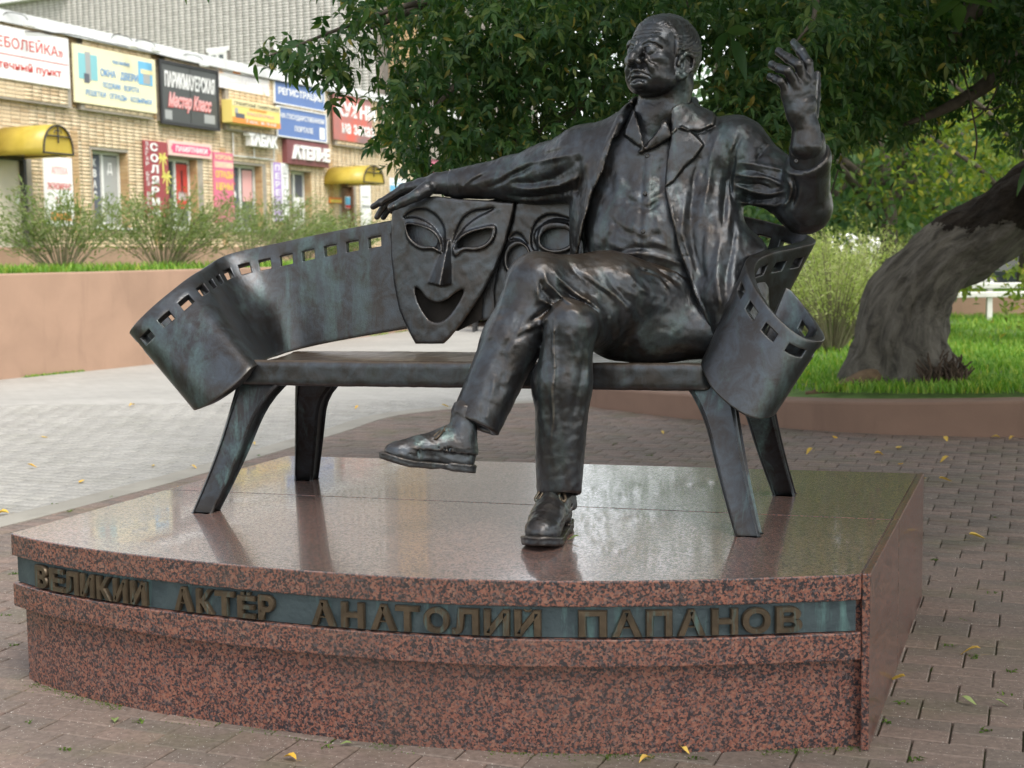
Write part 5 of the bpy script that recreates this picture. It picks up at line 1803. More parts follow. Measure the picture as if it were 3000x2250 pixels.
def sign(name, label, rect, mat, off, thick, texts=(), pics=(), cat='sign', group='shop signs on the brick facade', frame=None):
    """texts: (string, u0, u1, v0, v1, ink, bold, depth, shear); u to the right, v upwards, as fractions of the panel"""
    q0, q1, z0, z1 = rect
    root = thing(name, label, cat, fp((q0 + q1) / 2, z0, off), group)
    if mat is not None:
        m = MB(); fbox(m, q0, q1, z0, z1, off, off + thick); m.build('panel', mat, root, False, .006)
    if frame:
        m = MB(); e = frame[1]
        fbox(m, q0 - e, q1 + e, z0 - e, z0 + .001, off, off + thick + .02); fbox(m, q0 - e, q1 + e, z1 - .001, z1 + e, off, off + thick + .02)
        fbox(m, q0 - e, q0 + .001, z0, z1, off, off + thick + .02); fbox(m, q1 - .001, q1 + e, z0, z1, off, off + thick + .02)
        m.build('frame', frame[0], root)
    face = off + (thick if mat is not None else 0)
    for (u0, u1, v0, v1, ink) in pics:
        m = MB(); fbox(m, q0 + (q1 - q0) * u0, q0 + (q1 - q0) * u1, z0 + (z1 - z0) * v0, z0 + (z1 - z0) * v1, face + .001, face + .006)
        m.build('picture', INK[ink], root)
        face += .0015
    for s_, u0, u1, v0, v1, ink, bold, dep, *sh in texts:
        V, F_ = glyphs(s_, bold, .5, 0, 2, sh[0] if sh else 0)
        lo_, hi_ = V.min(0), V.max(0)
        U = (V - lo_) / np.maximum(hi_ - lo_, 1e-6)
        W = [fp(q0 + (q1 - q0) * (u0 + (u1 - u0) * a), z0 + (z1 - z0) * (v0 + (v1 - v0) * b), face + .002 + dep * c) for a, b, c in U]
        # one object per word: split where there is a wide gap
        xs_ = np.sort(V[:, 0]); cuts = [(a_ + b_) / 2 for a_, b_ in zip(xs_[:-1], xs_[1:]) if b_ - a_ > .17]
        fw = [sum(V[f_[0], 0] > c_ for c_ in cuts) for f_ in F_]
        for w_ in range(len(cuts) + 1):
            ids = {}; ff = []
            for f_, k_ in zip(F_, fw):
                if k_ == w_: ff.append(tuple(ids.setdefault(v_, len(ids)) for v_ in f_))
            if not ff: continue
            mm = MB(); mm.add([W[v_] for v_ in ids], ff)
            mm.build('lettering', INK[ink], root)
    return root
def vert(s_, u0, u1, v0, v1, ink, bold, dep):      # one letter under another
    n = len(s_); out = []
    for i, ch_ in enumerate(s_):
        h_ = (v1 - v0) / n
        if ch_ != ' ': out.append((ch_, u0, u1, v1 - (i + .88) * h_, v1 - (i + .12) * h_, ink, bold, dep))
    return out
S = .135
sign('pharmacy_sign', 'wide white sign with red pharmacy lettering at the left edge', qrect(-60, 40, 157, 143, 86, 194, S), PANEL['white'], S, .05,
     [('«НЕБОЛЕЙКА»', .06, .93, .60, .86, 'red', .0, .006), ('аптечный пункт', .10, .90, .16, .36, 'red', .012, .006)], [(.0, .985, .46, .475, 'red')])
sign('window_firm_sign', 'large pale yellow sign with blue lettering and pictures of windows', qrect(153, 94, 219, 331, 129, 246, S), PANEL['yellow'], S, .05,
     [('ОКНА · ДВЕРИ', .30, .76, .50, .66, 'blue', .012, .005), ('ЛОДЖИИ · ВОРОТА', .32, .77, .31, .43, 'blue', .0, .005), ('РЕШЕТКИ · ОГРАДЫ · КОЗЫРЬКИ', .12, .93, .13, .25, 'blue', .0, .005), ('пластиковые', .45, .66, .78, .84, 'blue', 0, .004)],
     [(.05, .27, .42, .86, 'teal'), (.13, .19, .40, .90, 'grey'), (.11, .17, .36, .52, 'dark'), (.77, .95, .50, .92, 'sky'), (.83, .92, .52, .72, 'grey'), (.80, .95, .70, .78, 'cream')])
sign('barber_sign', 'black barbershop sign with white capitals over red script', qrect(345, 136, 260, 465, 158, 277, S), PANEL['black'], S, .03,
     [('ПАРИКМАХЕРСКАЯ', .05, .95, .60, .88, 'white', .03, .008), ('Мастер Класс', .10, .88, .20, .52, 'rose', .03, .008, .35), ('Мастер Класс', .095, .875, .19, .51, 'red', .055, .004, .35)],
     [(.04, .16, .04, .20, 'grey'), (.74, .94, .06, .22, 'grey'), (.495, .502, .02, .98, 'black')], frame=(M['black'], .07))
sign('white_banner', 'long pale sagging banner with faded print under the parapet', qrect(465, 137, 187, 580, 165, 209, S), PANEL['banner'], S, .02,
     [('СТУДИЯ КРАСОТЫ', .06, .94, .30, .66, 'white', .03, .005)], [(.05, .22, .30, .60, 'white'), (.30, .44, .74, .95, 'orange')])
sign('granite_memorial_sign', 'projecting yellow and orange lightbox sign with a black granite slab picture', qrect(497, 213, 263, 601, 233, 279, S + .25), PANEL['amber'], S, .30,
     [('ГРАНИТНЫЕ ПАМЯТНИКИ', .04, .97, .78, .93, 'black', .01, .005), ('изготовление', .35, .70, .62, .71, 'orange', 0, .005), ('РАССРОЧКА', .30, .86, .40, .54, 'rose', .01, .005), ('Тел. 8-910', .25, .9, .06, .2, 'white', 0, .005)],
     [(0, 1, 0, .24, 'orange'), (0, 1, .74, 1.0, 'cream'), (.05, .11, .42, .64, 'grey'), (.06, .24, .22, .42, 'dark')])
sign('tobacco_sign', 'white raised letters reading tobacco on a thin pipe frame', qrect(524, 288, 314, 586, 295, 322, .1), None, .12, .1,
     [('ТАБАК', 0, 1, 0, 1, 'white', .05, .18)])
m = MB(); r_ = qrect(502, 286, 336, 590, 300, 345, .05)
for a_, b_ in (((r_[0], r_[2]), (r_[0], r_[3])), ((r_[0], r_[2]), (r_[1], r_[2])), ((r_[1], r_[2]), (r_[1], r_[3])), (((r_[0] + r_[1]) / 2, r_[2]), ((r_[0] + r_[1]) / 2, r_[3]))):
    m.tube([fp(a_[0], a_[1], .06), fp(b_[0], b_[1], .06)], .018, 6)
m.build('pipe_frame', M['metal'], bpy.data.objects['tobacco_sign'])
sign('registration_sign', 'blue sign with white capitals, the upper of two blue ones', qrect(590, 167, 221, 697, 191, 238, S), PANEL['blue'], S, .03,
     [('РЕГИСТРАЦИЯ', .07, .97, .30, .66, 'white', .03, .006)], frame=(INK['white'], .03))
sign('portal_sign', 'larger blue sign about a state portal below the other blue one', qrect(596, 231, 291, 701, 248, 307, S + .03), PANEL['blue'], S + .03, .03,
     [('НА ГОСУДАРСТВЕННОМ', .06, .96, .60, .82, 'white', .015, .006), ('ПОРТАЛЕ', .34, .72, .22, .42, 'white', .015, .006)], [(.86, .97, .06, .50, 'white')], frame=(INK['white'], .03))
sign('tailor_sign', 'maroon box sign with big white raised tailor letters', qrect(621, 301, 353, 711, 311, 362, .2), PANEL['maroon'], .02, .16,
     [('АТЕЛЬЕ', .10, .98, .22, .80, 'white', .055, .07)])
sign('kitchen_sign', 'faded red and grey kitchen sign with white lettering by the tree', qrect(717, 200, 304, 800, 213, 310, S), PANEL['kitchen'], S, .04,
     [('КУХНИ', .06, 1.10, .52, .84, 'white', .05, .006), ('на заказ', .20, 1.05, .16, .38, 'white', .03, .006)])
palm = sign('tanning_sign', 'dark red upright tanning sign with two yellow palm trees', (fac(309, 301, .05)[0], fac(360, 308, .05)[0], fac(309, 470, .05)[1], fac(309, 302, .05)[1]), PANEL['wine'], .02, .05,
            vert('СОЛЯРИЙ', .24, .56, .0, .99, 'white', .04, .012) + vert('ЗАГАР БЕЗ ВРЕДА', .05, .17, .02, .99, 'white', .0, .005))
pq = (fac(309, 301, .05)[0], fac(360, 308, .05)[0], fac(309, 470, .05)[1], fac(309, 302, .05)[1])
for cu, cv, sc in ((.76, .80, .20), (.90, .56, .22)):
    m = MB()
    def pp(u, v, o_=.078): return fp(pq[0] + (pq[1] - pq[0]) * u, pq[2] + (pq[3] - pq[2]) * v, o_)
    for a in (10, 50, 95, 140, 175, 215, 325):
        a = R(a); L_ = []
        for s_ in np.linspace(0, 1, 6):
            L_.append((cu + math.cos(a) * sc * s_, cv + (math.sin(a) * sc * s_ - .30 * sc * s_ * s_) * .55))
        V_ = []
        for i, (u, v) in enumerate(L_):
            w_ = .020 * math.sin(math.pi * (i + .6) / 6.4)
            V_ += [pp(u, v + w_), pp(u, v - w_)]
        m.add(V_, [(2 * i, 2 * i + 1, 2 * i + 3, 2 * i + 2) for i in range(5)])
    m.add([pp(cu - .02, cv), pp(cu + .03, cv), pp(cu + .05, cv - .24), pp(cu - .03, cv - .24)], [(0, 3, 2, 1)])
    m.build('palm_emblem', INK['palm'], palm)
sign('memorials_sign', 'small pink framed sign over the second window', qrect(362, 303, 335, 455, 313, 344, .05), PANEL['pale'], .02, .06,
     [('ПАМЯТНИКИ', .15, .88, .30, .68, 'white', .02, .008)], [(.08, .94, .20, .80, 'pink'), (.05, .97, .36, .64, 'pink')])
sign('fences_sign', 'tall narrow pink sign with rows of pale capitals', (fac(460, 328, .05)[0], fac(502, 335, .05)[0], fac(470, 480, .05)[1], fac(460, 328, .05)[1]), PANEL['pink'], .02, .05,
     [('КОРОНЫ', .08, .92, .90, .97, 'cream', .01, .005), ('ПАМЯТНИКИ', .06, .94, .79, .86, 'cream', .0, .005), ('ОГРАДЫ', .06, .94, .62, .74, 'yellow', .02, .005), ('ЦЕНЫ', .08, .92, .45, .57, 'yellow', .02, .005)],
     [(.03, .97, .78, .87, 'rose')])
sign('pharmacy_poster', 'white poster with faint red writing beside the cream door', (fac(91, 337, .03)[0], fac(213 / 1.356, 345, .03)[0] - .05, fac(100, 488, .03)[1], fac(91, 337, .03)[1]), PANEL['white'], .02, .03,
     [('АПТЕКА', .26, .82, .76, .86, 'rose', .01, .005), ('ЭКОНОМИЧНО', .10, .92, .53, .63, 'red', .0, .005), ('24', .36, .56, .33, .42, 'red', .0, .005)], [(.18, .90, .08, .20, 'orange')])
sign('curtain_sign', 'narrow lilac and white upright sign left of the tailor window', (fac(590, 350, .1)[0], fac(622, 356, .1)[0], fac(600, 478, .1)[1], fac(600, 351, .1)[1]), PANEL['white'], .02, .08,
     vert('ПЕРЕШИВ', .10, .40, .0, .98, 'white', .03, .006) + vert('ШТОРЫ', .62, .90, .0, .98, 'grey', .0, .006), [(.0, .5, 0, 1, 'lilac')])
sign('orange_board', 'small orange and yellow board left of the brown door', qrect(712, 426, 438, 738, 427, 440, .05), PANEL['orange'], .02, .04, [], [(.05, .95, .15, .6, 'yellow')])
sign('notice_poster', 'white paper notices on the wall right of the brown door', qrect(779, 398, 500, 801, 398, 500, .05), PANEL['white'], .02, .02, [], [(.1, .8, .72, .74, 'grey'), (.1, .9, .5, .56, 'grey')])
sign('blue_board', 'blue and white board behind the hanging leaves', qrect(842, 385, 412, 878, 385, 418, .05), PANEL['white'], .02, .03, [], [(.0, 1, .0, .45, 'sky'), (.1, .9, .6, .65, 'sky')])
sign('red_board', 'small red board half hidden behind the leaves', qrect(905, 322, 368, 950, 325, 372, .1), PANEL['pink'], .02, .05)
sign('door_leaflet', 'blue and red leaflet stuck on the brown door', qrect(745, 424, 450, 758, 425, 451, -.09), PANEL['white'], -.095, .006, [], [(.05, .95, .3, .95, 'sky'), (.05, .95, .05, .28, 'red')])
# posters in the windows
def poster(i, u0, u1, v0, v1, ink, items=()):
    _, a, b, z0, z1 = [o_ for o_ in OPN if o_[0] == 'w'][i]
    m = MB(); fbox(m, a + (b - a) * u0, a + (b - a) * u1, z0 + (z1 - z0) * v0, z0 + (z1 - z0) * v1, -.258, -.252)
    p = m.build('poster', INK[ink], wins[i])
    for s_, iu0, iu1, iv0, iv1, k in items:
        V, F_ = glyphs(s_, .03, .5, 0, 2); lo_, hi_ = V.min(0), V.max(0); U = (V - lo_) / np.maximum(hi_ - lo_, 1e-6)
        mm = MB(); mm.add([fp(a + (b - a) * (iu0 + (iu1 - iu0) * x), z0 + (z1 - z0) * (iv0 + (iv1 - iv0) * y), -.25 + .004 * z) for x, y, z in U], F_)
        mm.build('lettering', INK[k], wins[i])
poster(0, .10, .46, .06, .94, 'dark', [('К', .27, .36, .80, .90, 'white'), ('В', .27, .36, .66, .76, 'white'), ('А', .27, .36, .52, .62, 'white'), ('С', .27, .36, .38, .48, 'white')])
poster(0, .56, .95, .06, .94, 'grey', [('Д', .66, .80, .70, .86, 'white')])
poster(1, .08, .42, .05, .93, 'black', [('П', .18, .32, .80, .90, 'cream'), ('А', .18, .32, .66, .76, 'cream'), ('М', .18, .32, .52, .62, 'cream')])
poster(1, .56, .94, .30, .93, 'red'); poster(1, .62, .92, .42, .54, 'white'); poster(1, .72, .80, .52, .84, 'dark')
poster(2, .06, .44, .40, .93, 'dark', [('К', .14, .38, .70, .86, 'red'), ('О', .14, .38, .46, .62, 'white')])
poster(2, .60, .92, .45, .93, 'rose'); poster(3, .55, .93, .60, .93, 'dark'); poster(3, .55, .93, .06, .58, 'white'); poster(3, .58, .90, .22, .34, 'lilac')
# yellow arched canopies over the doors
def t_yel():
    t = NT('yellow polycarbonate')
    c = t.ramp(t.noise(2.5, 5, .6), [(.35, (.56, .44, .08)), (.6, (.72, .58, .12))])
    t.base(c).set(rough=.3)
    tr = t.n('BsdfTranslucent'); tr.inputs['Color'].default_value = (.85, .72, .20, 1)
    mx = t.n('MixShader'); mx.inputs[0].default_value = .45
    t.l(t.b.outputs[0], mx.inputs[1]); t.l(tr.outputs[0], mx.inputs[2]); t.l(mx.outputs[0], t.t.nodes['Material Output'].inputs['Surface'])
    return t.m
YEL = t_yel()
def canopy(label, xa, xb, ybot, ytop, out):
    a, z0 = fac(xa, ybot, out); b, _ = fac(xb, ybot, out); z1 = fac((xa + xb) / 2, ytop, out)[1]
    root = thing('door_canopy', label, 'canopy', fp((a + b) / 2, z0), 'yellow door canopies')
    n = 18; c = (a + b) / 2; hw = (b - a) / 2; h_ = z1 - z0
    A = [(c + hw * math.cos(t_), z0 + h_ * math.sin(t_) ** .85) for t_ in np.linspace(math.pi, 0, n)]
    m = MB()
    for o_ in (.02, out): m.V += [fp(q, z, o_) for q, z in A]
    m.F += [(i, i + 1, n + i + 1, n + i) for i in range(n - 1)]
    sh = m.build('sheet', YEL, root, True); sm = sh.modifiers.new('t', 'SOLIDIFY'); sm.thickness = .012
    m = MB(); m.add([fp(q, z, out - .03) for q, z in A], [tuple(range(n))]); e = m.build('end_sheet', YEL, root); sm = e.modifiers.new('t', 'SOLIDIFY'); sm.thickness = .01
    m = MB()
    m.tube([fp(q * .93 + c * .07, z0 + (z - z0) * .93 + .03, out + .01) for q, z in A], .018, 6)
    m.tube([fp(a + hw * .07, z0 + .03, out + .01), fp(b - hw * .07, z0 + .03, out + .01)], .018, 6)
    m.tube([fp(c - hw * .75, z0 + h_ * .62, out + .01), fp(c + hw * .75, z0 + h_ * .62, out + .01)], .015, 6)
    m.tube([fp(c, z0 + h_ * .40, out + .01), fp(c, z0 + h_ * .95, out + .01)], .015, 6)
    for s_ in (-1, 1):
        m.tube(crom([fp(c + s_ * hw * (.12 + .12 * math.cos(k)), z0 + h_ * (.72 + .10 * math.sin(k)), out + .01) for k in np.linspace(0, 4.6, 6)], 3), .010, 5)
        m.tube([fp(c + s_ * hw * .93, z0 + .03, .02), fp(c + s_ * hw * .93, z0 + .03, out)], .016, 6)
    m.build('frame', M['black'], root)
    return root
canopy('yellow arched canopy over the cream door at the left edge', 92, 160, 332, 270, 1.25)
canopy('smaller yellow arched canopy over the brown door near the leaves', 784, 831, 395, 358, 1.25)
# floodlights on thin arms along the parapet
for i, (x, y, lb) in enumerate(((64, 52, 'floodlight on the parapet over the white pharmacy sign'), (289, 97, 'floodlight on a bent arm, left one of the close pair'), (338, 107, 'floodlight on a bent arm, right one of the close pair'), (441, 138, 'floodlight tilted over the black barbershop sign'))):
    q, z = fac(x, y, .5)
    f = thing('floodlight', lb, 'floodlight', fp(q, z, .5), 'floodlights along the shop parapet')
    m = MB(); fbox(m, q - .11, q + .11, z - .05, z + .05, .44, .56); m.build('housing', M['metal'], f, False, .01)
    m = MB(); fbox(m, q - .095, q + .095, z - .062, z - .05, .45, .55); m.build('lens', M['white'], f)
    m = MB(); m.tube(crom([fp(q, z, .5), fp(q - .05, z + .16, .42), fp(q - .3, z + .2, .25), fp(q - .42, zt - .05, .21)], 5), .010, 6); m.build('arm', M['black'], f)
m = MB()
cab = [(55, 68), (150, 74), (230, 92), (290, 104), (345, 118), (430, 140), (520, 162), (610, 176), (720, 196), (830, 215)]
m.tube(crom([fp(*fac(x, y, .22), .22) for x, y in cab], 5), .012, 5)
tag(m.build('cable', M['black']), 'thin black cable sagging under the parapet flashing', 'cable')

# ------------------------------------------------------------------ grey brick block behind
B0 = at_y(0, 200, 57.0)[:2]
BD = np.array([.88, -.475]) / np.hypot(.88, .475); BN = np.array([BD[1], -BD[0]]); BN = BN if BN[1] < 0 else -BN
def bfac(x, y):
    r = ray(x, y); k = (B0 @ BN) / (r[:2] @ BN); p = CAMP + r * k
    return float((p[:2] - B0) @ BD), float(p[2])
def bp(q, z, off=0.0):
    p = B0 + BD * q + BN * off
    return (p[0], p[1], z)
gz1 = bfac(30, 8)[1]; ge = bfac(818, 150)[0]
block = thing('apartment_block', 'tall pale grey silicate brick apartment block behind the shops', 'building', bp(8, 0))
BDv, BNv = Vector((BD[0], BD[1], 0)), Vector((BN[0], BN[1], 0))
def bbox(m, q0, q1, z0, z1, o0, o1): return m.frame_box(bp(q0, z0, o0), BDv * (q1 - q0), BNv * (o1 - o0), UZ * (z1 - z0))
m = MB(); bbox(m, -14, ge, 0, gz1 + .5, -8, 0); m.build('wall', M['mortar_dark'], block)
ge2 = bfac(870, 150)[0]
m = MB(); bbox(m, ge + .002, ge2 + .6, 0, gz1 + .5, -9, -.3); m.build('end_wall', M['mortar_dark'], block)
gw = [(bfac(598, 110)[0], bfac(662, 110)[0], bfac(600, 172)[1], bfac(600, 108)[1]), (bfac(452, 112)[0], bfac(490, 112)[0], bfac(470, 160)[1], bfac(470, 112)[1])]
gb, wb = [], []
bw, bh = .305, .108
for i in range(int((ge + 9) / bw)):
    for j in range(40, 125):
        q, z = -1.0 + (i + .5) * bw, (j + .5) * bh + 2.0
        if z > gz1 + .45: continue
        if any(a - .2 < q < b + .2 and c - .08 < z < d + .1 for a, b, c, d in gw): continue
        if q < ge - .1: gb.append((q, z, .001))
        elif q > ge + .15 and q < ge2 + .5: wb.append((q, z, -.299))
bV, bF = brick_mesh(bw - .028, bh - .022, .016)
gb = [(q, z, o_) for q, z, o_ in gb]
place_bricks(gb, B0, BD, BN, M['brick_grey'], block, max_single=0)
place_bricks(wb, B0, BD, BN, M['brick_warm'], block, max_single=0)
for a, b, z0, z1 in gw:
    m = MB(); w = .12
    bbox(m, a, b, z0, z0 + w, -.02, .06); bbox(m, a, b, z1 - w, z1, -.02, .06)
    for x in (a, (a + b) / 2 - w / 2, b - w): bbox(m, x, x + w, z0 + w, z1 - w, -.02, .06)
    w_ = m.build('window', M['white_frame'], block)
    for x0, x1 in ((a + w, (a + b) / 2 - w / 2), ((a + b) / 2 + w / 2, b - w)):
        m = MB(); bbox(m, x0, x1, z0 + w, z1 - w, .001, .03); m.build('pane', M['glass'], w_)
    m = MB(); bbox(m, a - .12, b + .12, z1 + .002, z1 + .16, 0, .04); m.build('lintel', M['stucco'] if False else M['white'], w_)
# eaves
m = MB(); bbox(m, -14, bfac(150, 4)[0], gz1, gz1 + .5, 0, .35); m.build('eaves', M['white'], block)
# ------------------------------------------------------------------ leaves
def leaflet(L, W, curl, droop):
    """one pointed leaflet along +y, folded along its midrib"""
    ys = [0, .18, .42, .68, .88, 1.0]; ws = [.04, .36, .50, .34, .14, 0]
    V, F = [], []
    for y, w in zip(ys, ws):
        z = -droop * y * y * L
        V += [(-w * W, y * L, z + curl * w * W), (0, y * L, z), (w * W, y * L, z + curl * w * W)]
    for i in range(len(ys) - 1):
        a = i * 3
        F += [(a, a + 1, a + 4, a + 3), (a + 1, a + 2, a + 5, a + 4)]
    return np.array(V), F
def rot(axis, a):
    return np.array(Matrix.Rotation(a, 3, axis))
def compound(seed, n=5, L=.088, W=.028):
    g = random.Random(seed)
    V, F = [], []
    def put(v, f, M_, o):
        b = sum(len(x) for x in V)
        V.append(v @ np.asarray(M_).T + np.asarray(o)); F.extend([tuple(i + b for i in q) for q in f])
    stalk = .10
    pairs = (n - 1) // 2
    for k in range(pairs):
        y = stalk * (.55 + .45 * (k + 1) / pairs) - .02
        for s in (-1, 1):
            v, f = leaflet(L * g.uniform(.7, .95), W * g.uniform(.85, 1.2), g.uniform(.1, .5), g.uniform(.1, .5))
            put(v, f, rot('Z', -s * R(g.uniform(45, 75))) @ rot('Y', R(g.uniform(-25, 25))), (0, y, 0))
    v, f = leaflet(L * g.uniform(1, 1.15), W * 1.15, g.uniform(.1, .5), g.uniform(.2, .6))
    put(v, f, rot('X', R(g.uniform(-15, 5))), (0, stalk, 0))
    st = np.array([(-.0012, 0, 0), (.0012, 0, 0), (.0009, stalk, 0), (-.0009, stalk, 0)])
    put(st, [(0, 1, 2, 3)], np.eye(3), (0, 0, 0))
    return np.concatenate(V), F
LEAFS = [compound(s, n) for s, n in ((1, 5), (2, 5), (3, 3), (4, 5), (5, 7), (6, 3))]

def scatter_mesh(name, shapes, P, D, S, mat, roll=None):
    """many copies of a few shapes, baked into one mesh: place P, pointing D, size S"""
    Vs, Fs, b = [], [], 0
    P = np.asarray(P); D = np.asarray(D); S = np.asarray(S)
    which = nrng.integers(0, len(shapes), len(P))
    for k, (v, f) in enumerate(shapes):
        m = which == k
        if not m.any(): continue
        p, d, s = P[m], D[m], S[m]
        y = d / np.linalg.norm(d, axis=1)[:, None]
        up = np.tile(np.array([0, 0, 1.0]), (len(p), 1)) + nrng.normal(0, .45, (len(p), 3))
        x = np.cross(y, up); x /= np.linalg.norm(x, axis=1)[:, None]
        z = np.cross(x, y)
        W = (v[None, :, 0:1] * x[:, None] + v[None, :, 1:2] * y[:, None] + v[None, :, 2:3] * z[:, None]) * s[:, None, None] + p[:, None]
        f = np.array(f)
        Fq = f[None] + (np.arange(len(p)) * len(v))[:, None, None] + b
        Vs.append(W.reshape(-1, 3)); Fs.append(Fq.reshape(-1, f.shape[1])); b += W.shape[0] * W.shape[1]
    return mesh_np(name, np.concatenate(Vs), np.concatenate(Fs), mat, False)

# ------------------------------------------------------------------ the leaning maple
tb = at_y(1975, 835, 11.7)
maple = thing('maple_tree', 'old leaning maple with a whitewashed crooked trunk and leaves hanging over the bench', 'tree', (tb[0], tb[1], LZ))
def yp(x, y, Y): return at_y(x, y, Y)
Yt = 11.7
path = [yp(1940, 872, Yt), yp(1940, 836, Yt), yp(1945, 785, Yt), yp(1950, 725, Yt), yp(1967, 655, Yt), yp(2010, 590, Yt - .05), yp(2080, 535, Yt - .1), yp(2150, 488, Yt - .2), yp(2225, 435, Yt - .35), yp(2330, 350, Yt - .7), yp(2430, 240, Yt - 1.2), yp(2480, 60, Yt - 1.6), yp(2470, -140, Yt - 2.0)]
rad = [.54, .44, .35, .305, .295, .295, .285, .28, .27, .255, .23, .20, .16]
C = resample(crom(path, 10), 90)
rr = np.interp(np.linspace(0, 1, 90), np.linspace(0, 1, len(rad)), rad)
nseg = 64
V, UVv = [], []
prev = None
for i, p in enumerate(C):
    d = C[min(i + 1, 89)] - C[max(i - 1, 0)]; d /= np.linalg.norm(d)
    u = np.cross(d, [0, 1, 0]) if prev is None else prev - d * (prev @ d)
    u /= np.linalg.norm(u); prev = u; w = np.cross(d, u)
    for k in range(nseg):
        a = 2 * math.pi * k / nseg
        flare = max(0, 1 - i / 12.0) ** 2
        r = rr[i] * (1 + .055 * math.sin(3 * a + i * .12) + .04 * math.sin(5 * a - i * .21 + 1) + .025 * math.sin(9 * a + i * .33) + flare * (.10 * math.sin(3 * a + 2.2) + .08 * math.sin(5 * a)))
        r += .02 * math.sin(i * .5 + 2 * a) * (1 if i > 5 else 0) + (.016 * (math.sin(13 * a + 2.2 * math.sin(i * .31) + 1) + .8 * math.sin(21 * a - 1.7 * math.sin(i * .23 + 2)))) * (.6 + .4 * math.sin(i * .9 + 5 * a)) + rng.uniform(-.007, .007)
        V.append(p + (u * math.cos(a) + w * math.sin(a)) * r); UVv.append((k / nseg, i / 30.0))
Fq = np.array([(i * nseg + k, i * nseg + (k + 1) % nseg, (i + 1) * nseg + (k + 1) % nseg, (i + 1) * nseg + k) for i in range(89) for k in range(nseg)])
me = mesh_np('trunk', V, Fq, M['bark'], True)
uv = me.uv_layers.new(name='UVMap')
li = np.empty(len(me.loops), np.int32); me.loops.foreach_get('vertex_index', li)
U_ = np.array(UVv)[li]
k0 = (np.arange(len(li)) // 4) % nseg == nseg - 1
sel = k0 & (U_[:, 0] == 0); U_[sel, 0] = 1.0
uv.data.foreach_set('uv', U_.astype(np.float32).ravel())
obj('trunk', me, maple)
# root running out to the left, and the cut shoots at the foot
m = MB()
m.tube(crom([yp(1935, 800, Yt - .1), yp(1880, 822, Yt - .25), yp(1830, 838, Yt - .3), yp(1790, 846, Yt - .35), yp(1740, 850, Yt - .35)], 6), list(np.linspace(.15, .015, 25)), 12)
m.build('root', plain('exposed root', (.13, .085, .05), .95, 0, .35, 14, .02), maple, True)
m = MB()
for i in range(170):
    b = yp(rng.uniform(1995, 2085), 850, Yt - rng.uniform(.25, .6)); b[2] = LZ
    h_ = rng.uniform(.08, .34) * (1 - abs((i % 10) - 5) * .05)
    m.tube([b, b + np.array([rng.uniform(-.04, .04), rng.uniform(-.04, .04), h_ * .6]), b + np.array([rng.uniform(-.09, .09), rng.uniform(-.07, .07), h_])], [.012, .010, .006], 5)
tag(m.build('shoot_stubs', plain('cut shoots', (.06, .04, .028), .95, 0, .4, 20), maple), kind='stuff')

# limbs and hanging twigs
limbs = [
    ([yp(2470, -60, 9.6), yp(2250, -160, 8.8), yp(1950, -200, 8.2), yp(1600, -160, 7.8), yp(1250, -90, 7.5), yp(980, -10, 7.3), yp(800, 60, 7.2)], [.13, .11, .09, .07, .05, .03, .012]),
    ([yp(2480, 0, 9.4), yp(2300, 60, 9.2), yp(2190, 130, 9.0), yp(2120, 190, 8.9), yp(2030, 240, 8.8), yp(1950, 270, 8.8)], [.10, .085, .07, .05, .03, .012]),
    ([yp(2350, -160, 8.9), yp(2200, -60, 8.6), yp(2110, 10, 8.5), yp(2060, 80, 8.5), yp(2010, 140, 8.6), yp(1930, 210, 8.7), yp(1850, 260, 8.8)], [.10, .09, .075, .035, .024, .016, .008]),
    ([yp(1600, -160, 7.8), yp(1500, -20, 7.7), yp(1400, 100, 7.6), yp(1300, 200, 7.6), yp(1150, 290, 7.5), yp(1000, 340, 7.4)], [.05, .04, .03, .022, .014, .006]),
    ([yp(1250, -90, 7.5), yp(1150, 20, 7.3), yp(1050, 120, 7.2), yp(950, 220, 7.1), yp(880, 300, 7.1)], [.035, .028, .02, .012, .005]),
    ([yp(1950, -200, 8.2), yp(1850, -20, 8.0), yp(1750, 120, 7.9), yp(1680, 230, 7.9)], [.05, .04, .022, .008]),
    ([yp(980, -10, 7.3), yp(850, 20, 7.15), yp(740, 60, 7.1), yp(650, 95, 7.05), yp(580, 120, 7.0)], [.02, .014, .010, .007, .003]),
    ([yp(1700, -170, 7.9), yp(1750, -60, 6.6), yp(1760, 30, 6.3), yp(1720, 90, 6.2)], [.04, .025, .012, .004]),
    ([yp(2480, 60, 9.3), yp(2600, -100, 8), yp(2500, -250, 6), yp(2200, -400, 4.5)], [.14, .12, .10, .06]),
]
for L_, r_ in limbs:
    n_ = 6
    pts = crom(L_, n_)
    m = MB(); m.tube(pts, list(np.interp(np.linspace(0, 1, len(pts)), np.linspace(0, 1, len(r_)), r_)), 8)
    m.build('branch', M['branch'], maple, True)
# bare hanging twigs in front of the far green
m = MB()
for L_ in ([(2062, 120, 8.6), (2085, 170, 8.6), (2100, 240, 8.6), (2110, 300, 8.6), (2105, 345, 8.6)], [(2150, 60, 8.7), (2165, 130, 8.7), (2150, 200, 8.7), (2120, 245, 8.7), (2090, 262, 8.7)],
           [(2180, 100, 8.7), (2100, 130, 8.7), (2040, 135, 8.7)], [(1930, 60, 8.4), (1945, 100, 8.4), (1935, 140, 8.4)], [(2105, 232, 8.6), (2140, 236, 8.6), (2170, 225, 8.6)],
           [(1828, 290, 8.8), (1815, 350, 8.8), (1795, 420, 8.9)], [(2210, 190, 9), (2170, 170, 9), (2140, 150, 9)]):
    m.tube(crom([yp(*p) for p in L_], 5), .006, 5)
tag(m.build('twigs', M['branch'], maple), kind='stuff')

